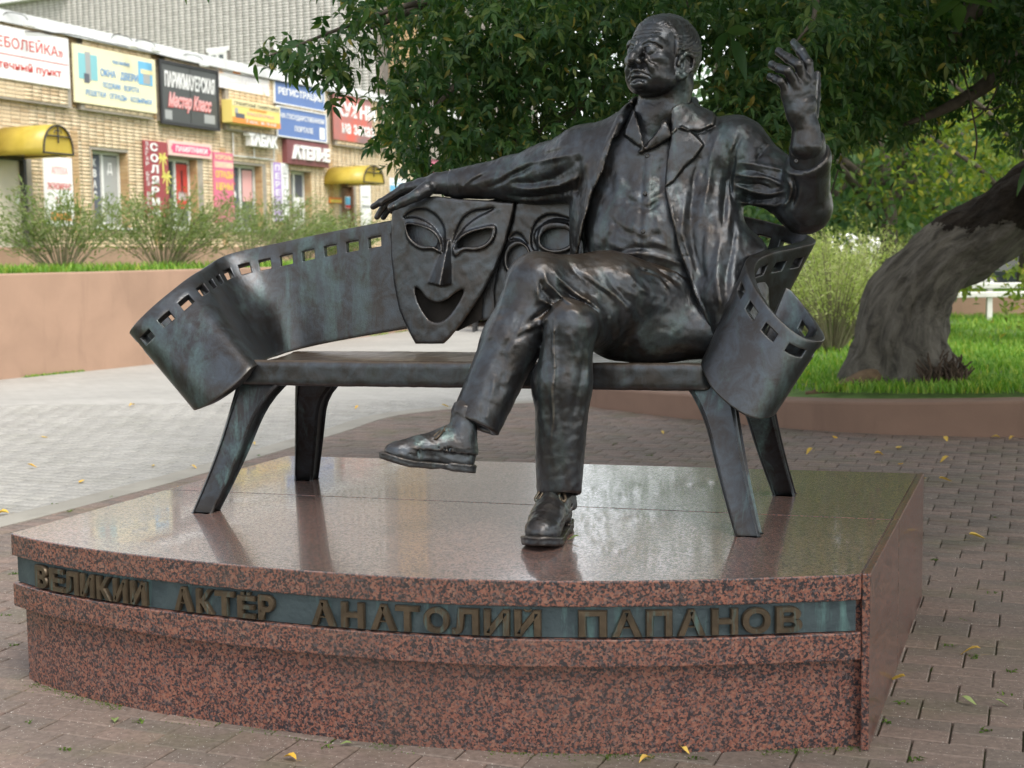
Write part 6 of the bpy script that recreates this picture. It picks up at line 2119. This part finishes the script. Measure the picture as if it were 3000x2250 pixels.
# leaf-bearing sprays: where twigs end, in the shape of the crown's lower edge
def inside(poly, x, y): return sd_poly(np.array([x], np.float32), np.array([y], np.float32), poly)[0] < 0
crown_in = [  # outline of a leafy mass as seen, nearest and farthest distance, number of leaves
    ([(830, -60), (860, 40), (858, 100), (826, 170), (838, 230), (822, 262), (842, 300), (868, 345), (880, 380), (905, 378), (960, 360), (1010, 335), (1240, 300), (1330, 265), (1380, 120), (1500, 60), (1560, 290), (1690, 300), (1830, 280), (1860, 180), (1900, 90), (1980, -60)], 6.7, 8.6, 5200),
    ([(650, 30), (690, 35), (760, -20), (840, -40), (850, 60), (830, 120), (770, 110), (700, 120), (660, 90)], 6.8, 7.4, 95),
    ([(600, 82), (650, 70), (705, 92), (715, 125), (650, 130), (612, 140)], 6.9, 7.3, 44),
    ([(584, 118), (612, 112), (616, 150), (590, 150)], 6.9, 7.2, 10),
    ([(690, 120), (745, 105), (760, 140), (735, 180), (718, 212), (702, 200), (700, 165)], 6.9, 7.3, 38),
    ([(1700, -40), (1900, -60), (1990, 30), (2000, 110), (1960, 190), (1900, 230), (1850, 290), (1790, 300), (1700, 290)], 7.6, 9.6, 2300),
    ([(1980, -60), (2300, -60), (2300, 120), (2180, 150), (2100, 100), (2040, 130), (1980, 150)], 8.0, 10.2, 1700),
    ([(1950, 130), (2060, 110), (2080, 200), (2010, 260), (1930, 290), (1900, 240)], 8.6, 10.0, 240),
    ([(2150, 130), (2300, 100), (2300, 340), (2220, 330), (2170, 290), (2150, 220)], 8.6, 10.6, 330),
    ([(1640, -60), (1860, -60), (1830, 60), (1770, 90), (1700, 70)], 6.0, 6.9, 150),
    ([(1000, -60), (1600, -60), (1560, 40), (1300, 100), (1100, 120), (1020, 60)], 6.3, 7.4, 640),
    ([(375, -60), (435, -70), (425, -25), (388, 5)], 6.6, 6.9, 8),
    ([(1560, 200), (1760, 200), (1780, 300), (1800, 340), (1700, 310), (1580, 300)], 7.4, 8.4, 320),
]
LP, LD, LS = [], [], []
for poly, ya, yb, n_ in crown_in:
    pa = np.array(poly, np.float32); lo_, hi_ = pa.min(0), pa.max(0)
    got = 0
    while got < n_:
        # sprays: a short twig end with several leaves round it
        X = rng.uniform(lo_[0], hi_[0]); Y = rng.uniform(lo_[1], hi_[1])
        if not inside(poly, X, Y): continue
        dist = rng.uniform(ya, yb)
        c = at_y(X, Y, dist)
        k = rng.randint(3, 7)
        for j in range(k):
            p = c + nrng.normal(0, .055, 3)
            a = rng.uniform(0, 2 * math.pi)
            d = np.array([math.cos(a) * .9, math.sin(a) * .9, rng.uniform(-2.0, .0)])
            LP.append(p); LD.append(d); LS.append(rng.uniform(.5, .98) * (.78 if dist < 6.9 else 1))
        got += k
LP, LD, LS = np.array(LP), np.array(LD), np.array(LS)
# the crown overhead and behind, outside the picture, that shades the right-hand side
OP = []
for n_, ce, ra in ((5200, (3.6, 7.6, 4.6), (4.6, 5.4, 2.4)), (3400, (5.2, 1.0, 5.0), (4.8, 5.5, 1.5))):
    k_ = 0
    while k_ < n_:
        q = nrng.uniform(-1, 1, 3)
        if q @ q > 1: continue
        p = np.array(ce) + q * np.array(ra)
        if p[1] > .3:
            x, y = pix(p[None])
            if -40 < x[0] < 2250 and y[0] > -55: continue
        k_ += 4
        for j in range(4): OP.append(p + nrng.normal(0, .14, 3))
OP = np.array(OP)
OD = np.stack([nrng.normal(0, .7, len(OP)), nrng.normal(0, .7, len(OP)), nrng.uniform(-1, .2, len(OP))], 1)
# 300 leaves that show largest, one by one
px_, py_ = pix(LP)
vis = np.nonzero((px_ > 5) & (px_ < 2205) & (py_ > 5) & (py_ < 420))[0]
near_l = vis[np.argsort(LP[vis, 1])][:300]
lm = [mesh_np('leaf', v, f, M['leaf']) for v, f in LEAFS]
for i in near_l:
    o = bpy.data.objects.new('leaf', lm[rng.randrange(len(lm))]); link(o)
    y = Vector(LD[i]).normalized(); x = y.cross(Vector((rng.gauss(0, .4), rng.gauss(0, .4), 1))).normalized(); z = x.cross(y)
    m_ = Matrix((x, y, z)).transposed().to_4x4() @ Matrix.Diagonal((LS[i],) * 3).to_4x4()
    m_.translation = Vector(LP[i])
    o.matrix_basis = m_
    adopt(o, maple)
mask = np.ones(len(LP), bool); mask[near_l] = False
tag(obj('foliage', scatter_mesh('foliage', LEAFS, LP[mask], LD[mask], LS[mask], M['leaf']), maple), kind='stuff')
tag(obj('crown', scatter_mesh('crown', LEAFS, OP, OD, nrng.uniform(1.6, 2.5, len(OP)), M['leaf']), maple), kind='stuff')

# ------------------------------------------------------------------ trees and bushes beyond the lawn
def simple_leaf(L=.11, W=.06):
    return (np.array([(0, 0, 0), (W / 2, L * .5, .01), (0, L, -.01), (-W / 2, L * .5, .01)]), [(0, 1, 2, 3)])
def clumps(n_c, n_l, c, r, cs):
    P = []
    while len(P) < n_c:
        q = nrng.uniform(-1, 1, 3)
        if .30 < np.linalg.norm(q) < 1: P.append(np.asarray(c) + q * np.asarray(r))
    P = np.repeat(np.array(P), n_l, 0)
    return P + nrng.normal(0, cs, P.shape)
def bg_tree(x, Y, zg, h_, r, label, trunk=.16, nl=5200, leaf=.13, mat='leaf_bg', name='tree'):
    X = at_y(x, 500, Y)[0]
    t_ = thing(name, label, 'tree', (X, Y, zg), 'trees beyond the lawn')
    m = MB(); m.tube(crom([(X, Y, zg - .1), (X + .1, Y, zg + h_ * .3), (X - .1, Y, zg + h_ * .6), (X, Y, zg + h_ * .85)], 5), list(np.linspace(trunk, .03, 16)), 8)
    for k in range(5):
        a = k * 2.4 + rng.random(); z0 = zg + h_ * rng.uniform(.25, .55)
        m.tube([(X, Y, z0), (X + math.cos(a) * r * .4, Y + math.sin(a) * r * .4, z0 + h_ * .14), (X + math.cos(a) * r * .75, Y + math.sin(a) * r * .75, z0 + h_ * .22)], [trunk * .5, trunk * .3, .02], 6)
    m.build('trunk', M['branch'], t_, True)
    P = clumps(nl // 26, 26, (X, Y, zg + h_ * .56), (r, r, h_ * .46), .20 * r / 2.2)
    D = nrng.normal(0, 1, P.shape); D[:, 2] -= .5
    tag(obj('crown', scatter_mesh('crown', [simple_leaf(leaf, leaf * .55)], P, D, nrng.uniform(.7, 1.4, len(P)), M[mat]), t_), kind='stuff')
    return t_
M['leaf_lime'] = leaf_mat('lime green far leaves', [(0, (.14, .20, .045)), (.6, (.20, .26, .05)), (1, (.34, .30, .05))], .45, .5)
M['leaf_cool'] = leaf_mat('cool green far leaves', [(0, (.06, .135, .07)), (.6, (.10, .185, .09)), (1, (.15, .21, .075))], .35, .5)
bg_tree(1560, 24, .2, 7.5, 3.0, 'dark green tree behind the statue, nearest the head', .2, 5200, .15, 'leaf_cool')
bg_tree(1760, 21, .2, 6.0, 2.4, 'dense cool green tree right of the raised hand', .16, 6000, .13, 'leaf_cool')
bg_tree(1905, 19, .2, 5.6, 2.2, 'mid green tree with forked trunk above the pale shrubs', .15, 6500, .12, 'leaf_bg')
bg_tree(2035, 23, .2, 7.0, 2.8, 'tall green tree seen over the bend of the maple trunk', .18, 6500, .14, 'leaf_bg')
bg_tree(2235, 16.5, .2, 5.0, 1.7, 'yellow green young tree just above the leaning trunk', .10, 4200, .10, 'leaf_lime')
bg_tree(2215, 25, .2, 8.0, 3.0, 'green tree at the right edge behind the parked cars', .2, 5000, .15, 'leaf_bg')
def wood():
    P = []
    for i in range(900):
        x = rng.uniform(1350, 2600); Y = rng.uniform(40, 58)
        X = at_y(x, 500, Y)[0]
        P.append((X, Y, rng.uniform(.5, 8) * min(1, max(.35, (x - 1300) / 500))))
    P = np.repeat(np.array(P), 12, 0) + nrng.normal(0, .8, (900 * 12, 3))
    D = nrng.normal(0, 1, P.shape)
    tag(obj('far_wood', scatter_mesh('far_wood', [simple_leaf(.75, .5)], P, D, nrng.uniform(.7, 1.4, len(P)), M['leaf_bg'])), 'dense green wood closing the view beyond the lawn', 'wood', None, 'stuff')
wood()

# feathery shrubs: many fine stems with narrow leaves
def shrub(label, X, Y, zg, h_, spread, nst, nl, group, mat='leaf_willow', leaf=(.07, .012), name='willow_shrub'):
    t_ = thing(name, label, 'shrub', (X, Y, zg), group)
    m = MB(); P, D = [], []
    lean = (rng.uniform(-.22, .22), rng.uniform(-.15, .15))
    for i in range(nst):
        a = rng.uniform(0, 2 * math.pi); k = rng.random() ** .6
        d = np.array([math.cos(a) * spread * k + lean[0], math.sin(a) * spread * k + lean[1], 0])
        hh = h_ * rng.uniform(.50, 1.08) * (1 - .25 * k)
        b = np.array([X, Y, zg]) + d * .12
        pts = [b, b + d * .35 + np.array([0, 0, hh * .45]), b + d * .75 + np.array([0, 0, hh * .8]), b + d * 1.05 + np.array([0, 0, hh])]
        c = crom(pts, 4)
        m.tube(c, list(np.linspace(.008, .0025, len(c))), 4, False)
        for j in range(nl):
            u = rng.uniform(.30, 1) ** .8
            q = c[min(int(u * (len(c) - 1)), len(c) - 1)] + nrng.normal(0, .05, 3) * (.6 + spread * .5)
            P.append(q); D.append(np.array([d[0] * .8 + rng.gauss(0, .5), d[1] * .8 + rng.gauss(0, .5), rng.uniform(-.2, 1.0)]))
    m.build('stems', plain('shrub stems', (.15, .115, .075), .9, 0, .3, 10) if 'stems' not in M else M['stems'], t_)
    tag(obj('foliage', scatter_mesh('foliage', [simple_leaf(*leaf)], P, D, nrng.uniform(.7, 1.5, len(P)), M[mat]), t_), kind='stuff')
M['stems'] = plain('shrub stems', (.19, .175, .105), .9, 0, .3, 10)
for x, Y, top, lb in ((135, 19.6, 395, 'leftmost willow shrub in front of the white pharmacy poster'), (352, 21.6, 400, 'full willow shrub below the tanning sign'), (545, 25.0, 405, 'willow shrub in front of the tall pink sign'),
                      (655, 27.5, 425, 'willow shrub in front of the tailor window'), (735, 31.0, 455, 'dark thin shrub by the brown door')):
    p = at_y(x, 560, Y)
    h_ = at_y(x, top, Y)[2] - (ZW - .06)
    shrub(lb, p[0], Y, ZW - .06, h_, h_ * rng.uniform(.85, 1.1), rng.randint(60, 80), 62, 'willow shrubs on the shop terrace', 'leaf_willow', (.095, .020))
for x, Y, h_, lb in ((1800, 15.5, 1.45, 'pale feathery shrub right beside the bench scroll'), (1870, 17.0, 1.5, 'pale feathery shrub between bench and trunk'), (1755, 18.5, 1.4, 'pale feathery shrub farthest back behind the scroll'), (1920, 19.5, 1.4, 'pale feathery shrub touching the trunk at left')):
    X = at_y(x, 560, Y)[0]
    shrub(lb, X, Y, LZ - .02, h_ * 1.08, .85, 95, 62, 'pale shrubs on the lawn', 'leaf_shrub' if 'leaf_shrub' in M else 'leaf_willow', (.06, .013), 'feathery_shrub')

# grass
def blades(n, zone, z, h_, label, name='grass', w=.010):
    P = zone(n)
    n = len(P)
    a = nrng.uniform(0, 2 * math.pi, n); l = nrng.uniform(.3, .9, n)
    hh = nrng.uniform(.5, 1.3, n) * h_
    d = np.stack([np.cos(a), np.sin(a), np.zeros(n)], 1); s = np.stack([-np.sin(a), np.cos(a), np.zeros(n)], 1)
    ww = (w * nrng.uniform(.6, 1.5, n))[:, None]
    B = np.concatenate([P, np.full((n, 1), z)], 1) if P.shape[1] == 2 else P
    m1 = B + d * (l * hh * .35)[:, None] + np.array([0, 0, 1]) * (hh * .6)[:, None]
    tp = B + d * (l * hh)[:, None] + np.array([0, 0, 1]) * hh[:, None]
    V = np.stack([B - s * ww, B + s * ww, m1 + s * ww * .8, m1 - s * ww * .8, tp], 1).reshape(-1, 3)
    o_ = (np.arange(n) * 5)[:, None]
    F4 = np.array([[0, 1, 2, 3]]) + o_; F3 = np.array([[3, 2, 4, 4]]) + o_
    F = [tuple(f) for f in F4] + [tuple(f[:3]) for f in F3]
    me = mesh_np(name, V, F, M['grass'])
    return tag(obj(name, me), label, 'grass', None, 'stuff')
def lawn_zone(n):
    out = []
    lp = np.array(lawn_poly)
    while len(out) < n:
        Y = 9.9 + 14 * rng.random() ** 1.5
        x = rng.uniform(1300, 2260)
        X = at_y(x, 600, Y)[0]
        if side_of((X, Y), KERB) > -.26: continue
        if math.sin(X * 1.9 + 2 * math.sin(Y * .8)) * math.sin(Y * 1.6 + X) < -.55 and rng.random() < .75: continue
        out.append((X, Y, lawn_z(X, Y) - .02))
    return np.array(out)
blades(34000, lawn_zone, LZ, .085, 'bright green lawn grass behind the low kerb', 'grass', .006)
def terr_zone(n):
    out = []
    while len(out) < n:
        i = rng.randrange(len(WALL) - 1); t_ = rng.random()
        a, b = np.array(WALL[i]), np.array(WALL[i + 1]); e = (b - a) / np.linalg.norm(b - a)
        p = a + (b - a) * t_ + np.array([-e[1], e[0]]) * (.32 + 1.6 * rng.random() ** 1.6)
        out.append((p[0], p[1], ZW - .07))
    return np.array(out)
blades(9000, terr_zone, ZW - .06, .17, 'green grass growing along the top of the pink wall', 'grass', .010)
def wallfoot(n):
    out = []
    while len(out) < n:
        i = rng.randrange(len(WALL) - 1); t_ = rng.random()
        a, b = np.array(WALL[i]), np.array(WALL[i + 1]); e = (b - a) / np.linalg.norm(b - a)
        p = a + (b - a) * t_ - np.array([-e[1], e[0]]) * (.01 + .05 * rng.random())
        if math.sin(p[1] * 2.3) + math.sin(p[1] * 5.1 + 1) < .1: continue
        out.append((p[0], p[1], -.01))
    return np.array(out)
blades(1500, wallfoot, 0, .035, 'thin line of moss and grass at the foot of the pink wall', 'grass', .008)
# dandelion-like yellow specks are left to the leaf colours; moss and weeds in the paving joints
def weeds():
    P, D, S = [], [], []
    spots = [(1255, 2), ]
    pxs = [(1240, 1545), (1250, 1560), (2010, 1445), (1950, 1520), (1920, 1560), (2060, 1395), (2105, 1420), (2170, 1500), (2185, 1450), (2080, 1340), (2140, 1280), (2020, 1210), (1980, 1100), (2150, 1120), (1840, 985), (1760, 970), (1900, 1000),
           (205, 1160), (260, 1130), (300, 1100), (395, 1070), (420, 1050), (150, 1105), (60, 1180), (120, 1090), (240, 1075), (500, 1010), (30, 1240), (25, 1395), (15, 1330), (560, 985), (740, 950), (1000, 905), (1330, 960), (1400, 985),
           (140, 1620), (300, 1560), (60, 1560), (700, 1615), (1500, 1640), (2130, 1580), (1980, 1640)]
    for x, y in pxs:
        c = at_z(x, y, 0)
        for k in range(rng.randint(4, 10)):
            P.append(c + np.array([rng.gauss(0, .011), rng.gauss(0, .007), -.006])); D.append((rng.gauss(0, 1), rng.gauss(0, 1), rng.uniform(.4, 1.5))); S.append(rng.uniform(.5, 1.2))
    # fine moss along the joints near the plinth
    for i in range(5200):
        k = rng.randint(-46, 6); j = rng.randint(-14, 14); u = rng.random()
        if rng.random() < .5: p = G0 + GU * GL * (j + u) + GV * k * GW
        else: p = G0 + GU * GL * (j + (.5 if (k // 2) % 2 else 0)) + GV * (k + u) * GW
        if p[1] < 2.8 or p[1] > 9: continue
        if sd_poly(np.array([p[0]]), np.array([p[1]]), plpoly)[0] < .01: continue
        if math.sin(p[0] * 3.1 + 1) * math.sin(p[1] * 2.7) + rng.gauss(0, .4) < .35: continue
        P.append(np.array([p[0], p[1], -.008])); D.append((rng.gauss(0, 1), rng.gauss(0, 1), rng.uniform(.3, 1.2))); S.append(rng.uniform(.25, .55))
    for i in range(2600):
        d = rng.uniform(.05, CL); p, nn = arc(d, .042)
        if math.sin(d * 7) + math.sin(d * 17 + 1) < -.5: continue
        p = p + nn * abs(rng.gauss(0, .022))
        P.append(np.array([p[0], p[1], -.004])); D.append((rng.gauss(0, 1), rng.gauss(0, 1), rng.uniform(.1, .9))); S.append(rng.uniform(.2, .5))
    M['moss'] = leaf_mat('moss and weeds', [(0, (.05, .10, .015)), (.7, (.09, .16, .02)), (1, (.14, .21, .04))], .3, .7)
    tag(obj('joint_weeds', scatter_mesh('joint_weeds', [simple_leaf(.019, .008)], P, D, S, M['moss'])), 'small green weeds and moss in the paving joints', 'weeds', None, 'stuff')
weeds()
# ------------------------------------------------------------------ fallen leaves
def fallen_mesh(seed, mat):
    g = random.Random(seed)
    L, W = .075, .036
    v, f = leaflet(L, W, g.uniform(.3, .8), g.uniform(-.15, .2))
    v = np.array(v); v[:, 2] += .010 * np.sin(v[:, 1] / L * 3.1 + seed)
    lo_ = v[:, 2].min()
    v[:, 2] -= lo_
    st = np.array([(-.001, 0, .004), (.001, 0, .004), (.001, -.03, .009), (-.001, -.03, .009)])
    F = list(f) + [tuple(len(v) + i for i in (0, 1, 2, 3))]
    return mesh_np('fallen_leaf', np.vstack([v, st]), F, mat)
fy = [fallen_mesh(s, M['leaf_fallen']) for s in range(4)]; fg = [fallen_mesh(s, M['leaf_green']) for s in (7, 8)]
FALL = [  # picture place, colour, what singles it out
    (2120, 1418, 'y', 1.5, 'large curled orange leaf on the pavers at the right edge, stem up'), (1955, 1478, 'y', 1.2, 'pale yellow leaf on the pavers just right of the plinth side'),
    (248, 1563, 'g', 1.5, 'green curled leaf on the pavers below the left end of the plinth'), (1405, 1640, 'y', 1.2, 'brown yellow leaf at the bottom edge below the plinth'),
    (1463, 1621, 'y', 1.3, 'small yellow leaf lying at the foot of the plinth front'), (640, 1645, 'y', 1.3, 'narrow brownish leaf on the pavers at the bottom left'),
    (2095, 1168, 'y', 1.5, 'long orange leaf on the grey pavers by the right edge'), (2030, 1045, 'y', 1.6, 'bright yellow leaf on the pavers right of the plinth, upper one'),
    (2050, 997, 'y', 1.6, 'yellow leaf near the kerb on the right, the brightest there'), (1755, 978, 'y', 1.5, 'yellow leaf behind the right rear bench leg'),
    (1888, 982, 'y', 1.4, 'pale green yellow twisted leaf right of the rear bench leg'), (1945, 968, 'y', 1.7, 'flat lime yellow leaf between kerb and plinth'),
    (1800, 945, 'y', 1.4, 'yellow leaf lying against the kerb behind the bench scroll'), (2040, 950, 'y', 1.4, 'pale leaf against the kerb under the maple trunk'), (2160, 948, 'y', 1.3, 'orange leaf against the kerb at the right edge'),
    (2190, 950, 'y', 1.3, 'yellow leaf against the kerb, last one before the right edge'), (1940, 1005, 'y', 1.1, 'small orange leaf just behind the plinth corner'), (1985, 1035, 'y', 1.0, 'tiny yellow leaf near the far right plinth corner'),
    (20, 1112, 'y', 1.7, 'bright yellow leaf at the left edge on the grey pavers'), (180, 1040, 'y', 1.4, 'yellow leaf lying on the pale kerb row at the left'), (60, 1012, 'y', 1.3, 'orange leaf above the pale kerb row, far left'),
    (330, 1009, 'y', 1.2, 'yellow leaf on the light pavers left of the front bench leg'), (412, 1012, 'y', 1.1, 'small orange leaf close left of the front bench leg'), (290, 877, 'y', 1.6, 'brown leaf on the sunlit pavers below the film scroll'),
    (545, 960, 'y', 1.3, 'orange leaf between the two left bench legs'), (775, 883, 'y', 1.3, 'ochre leaf under the seat on the light pavers'), (955, 882, 'y', 1.5, 'ochre leaf under the seat farther right'),
    (1325, 883, 'y', 1.2, 'yellow leaf at the foot of the kerb under the seat'), (385, 1060, 'y', 1.3, 'ochre leaf in the dark paver band beside the plinth'), (88, 945, 'y', 1.2, 'yellow leaf far left on the light pavers'),
    (760, 1608, 'g', 1.0, 'small pale green leaf on the pavers under the plinth front'), (2150, 1525, 'g', 1.2, 'green leaf at the right edge among the pavers'), (2080, 1520, 'g', 1.4, 'dark green curled leaf right of the plinth'),
    (1430, 936, 'y', 1.0, 'small yellow leaf beyond the plinth beside the right leg'), (1250, 1168, 'g', .7, 'tiny green leaf on the plinth beside the planted shoe'),
]
for x, y, c, s, lb in FALL:
    p = at_z(x, y, PZ if 'on the plinth' in lb else 0.002)
    o = bpy.data.objects.new('fallen_leaf', rng.choice(fy if c == 'y' else fg)); link(o)
    o.location = (p[0], p[1], p[2] + .001); o.rotation_euler = (rng.uniform(-.15, .15), rng.uniform(-.1, .1), rng.uniform(0, 6.28)); s *= .68 * (.72 if y > 1500 else 1); o.scale = (s, s, s)
    tag(o, lb, 'leaf', 'fallen leaves on the paving')

# ------------------------------------------------------------------ far bench behind the masks
p = at_y(1040, 700, 25.6)
pb = thing('park_bench', 'far black park bench seen under the masks by the pink wall', 'bench', (p[0], p[1], 0))
bx = lambda m_, a, b: m_.box((p[0] + a[0], p[1] + a[1], a[2]), (p[0] + b[0], p[1] + b[1], b[2]))
for sx in (-.12, 1.5):
    for sy in (-.2, .2):
        m = MB(); bx(m, (sx - .03 + sy * .1, sy - .03, -.01), (sx + .03 + sy * .1, sy + .03, .44)); m.build('leg', M['black'], pb)
for i in range(4):
    m = MB(); bx(m, (-.25, -.24 + i * .12, .44), (1.65, -.14 + i * .12, .475)); m.build('slat', M['black'], pb)
for i in range(3):
    m = MB(); bx(m, (-.25, .24, .55 + i * .12), (1.65, .27, .64 + i * .12)); m.build('slat', M['black'], pb)

# ------------------------------------------------------------------ rail, low wall and cars at the right edge
rt = thing('metal_rail', 'silver two-bar metal rail in front of the parked cars', 'railing', tuple(at_y(2150, 690, 21.5)))
Yr = 21.5
za, zc, zp = at_y(2150, 617, Yr)[2], at_y(2150, 636, Yr)[2], at_y(2150, 697, Yr)[2]
xa, xb = at_y(1800, 600, Yr)[0], at_y(2420, 600, Yr)[0]
for z, n_ in ((za, 'bar'), (zc, 'bar')):
    m = MB(); m.box((xa, Yr - .03, z - .045), (xb, Yr + .03, z + .045)); m.build('bar', M['rail'], rt, False, .01)
for x in (1850, 2000, 2141, 2285):
    X = at_y(x, 600, Yr)[0]
    m = MB(); m.box((X - .045, Yr + .032, zp - .1), (X + .045, Yr + .10, za + .06)); m.build('post', M['rail'], rt, False, .01)
lw = ribbon_wall([(at_y(1790, 600, 23.2)[0], 23.2), (at_y(2100, 600, 23.0)[0], 23.0), (at_y(2420, 600, 22.6)[0], 22.6)], [-.1] * 2, [.62, .60], .25, 'low_wall', M['stucco'], None, .01, 20)
tag(lw, 'low pinkish wall beyond the lawn behind the rail', 'wall')
bankp = [(xa, 23.3), (xb + 2, 22.9), (xb + 6, 27), (xa, 27)]
o = obj('bank', mesh_np('bank', [(x, y, .60) for x, y in bankp], [(0, 1, 2, 3)], M['lawn'])); tag(o, kind='structure')
blades(3500, lambda n: np.array([(rng.uniform(xa + 2, xb), rng.uniform(23.4, 26.5), .59) for _ in range(n)]), .6, .10, 'strip of grass above the low pink wall', 'grass', .012)
o = obj('road', mesh_np('road', [(xa - 6, 27, .30), (xb + 16, 27, .30), (xb + 26, 52, .30), (xa - 6, 52, .30)], [(0, 1, 2, 3)], plain('asphalt', (.06, .06, .062), .9, 0, .2, 2))); tag(o, kind='structure')
def car(X, Y, zg, paint, label, rz):
    root = thing('parked_car', label, 'car', (X, Y, zg), 'cars parked beyond the lawn', rz)
    def Pm(m_, name, mat, parent=root, sm=False, bev=0): return m_.build(name, mat, parent, sm, bev, True)
    # body from side profiles across the width
    prof = [(-2.15, .34), (-2.2, .62), (-2.05, .80), (-1.1, .92), (-.55, 1.36), (.55, 1.42), (1.15, 1.34), (1.7, .98), (2.12, .92), (2.2, .60), (2.15, .32)]
    ws = [.80, .84, .86, .86, .66, .64, .66, .84, .82, .84, .80]
    m = MB(); V = []
    for (a, z), w in zip(prof, ws): V += [(a, -w, z), (a, w, z)]
    n_ = len(prof)
    m.add(V, [(2 * i, 2 * i + 1, 2 * i + 3, 2 * i + 2) for i in range(n_ - 1)] + [tuple(2 * i for i in range(n_))[::-1], tuple(2 * i + 1 for i in range(n_))] + [(0, 2 * n_ - 2, 2 * n_ - 1, 1)])
    Pm(m, 'body', paint, root, False, .05)
    for a, b in (((-1.02, .95), (-.58, 1.32)), ((1.18, 1.30), (1.66, 1.0))):
        m = MB(); e = .012
        w0, w1 = (.78, .60) if a[0] < 0 else (.60, .76)
        d = -1 if a[0] < 0 else 1
        m.add([(a[0] + d * e, -w0, a[1] + e), (a[0] + d * e, w0, a[1] + e), (b[0] + d * e, w1, b[1] + e), (b[0] + d * e, -w1, b[1] + e)], [(0, 1, 2, 3)])
        g = Pm(m, 'windscreen', M['glass']); sm = g.modifiers.new('t', 'SOLIDIFY'); sm.thickness = .01
    for s in (-1, 1):
        for a, b, c, d in ((-.92, -.10, -.50, -.08), (-.02, 1.45, .02, 1.05)):
            m = MB(); y0, y1 = s * .872, s * .672
            m.add([(a, y0, .97), (b, y0, .97), (d, y1, 1.33), (c, y1, 1.33)], [(0, 1, 2, 3)])
            g = Pm(m, 'side_window', M['glass']); sm = g.modifiers.new('t', 'SOLIDIFY'); sm.thickness = .012
        m = MB(); m.box((-.75, s * .88 - .06 + s * .06, .93), (-.60, s * .88 + .06 + s * .06, 1.06)); Pm(m, 'mirror', paint, root, False, .02)
        for a in (-1.35, 1.35):
            m = MB(); m.tube([(a, s * .64, .32), (a, s * .86, .32)], .32, 20); w_ = Pm(m, 'wheel', M['black'])
            m = MB(); m.tube([(a, s * .855, .32), (a, s * .868, .32)], .20, 16); Pm(m, 'rim', M['rail'], w_)
        m = MB(); m.box((-2.215, s * .58 - .16, .62), (-2.15, s * .58 + .16, .76)); Pm(m, 'headlight', M['white'], root, False, .02)
        m = MB(); m.box((2.13, s * .62 - .14, .70), (2.215, s * .62 + .14, .84)); Pm(m, 'tail_light', INK['red'], root, False, .02)
    return root
def paint_m(name, c):
    t = NT(name); t.base(c).set(rough=.3, coat=.8, coatr=.05); return t.m
car(at_y(2215, 580, 30)[0], 30, .30, paint_m('dark green car paint', (.018, .028, .026)), 'dark car half hidden behind the leaning trunk at the right edge', R(8))
car(at_y(2290, 560, 38)[0], 38, .34, paint_m('white car paint', (.72, .72, .72)), 'white car behind the dark one at the right edge', R(5))
car(at_y(1775, 560, 34)[0], 34, .34, paint_m('silver car paint', (.60, .61, .62)), 'pale car hidden behind the feathery shrubs beyond the lawn', R(2))
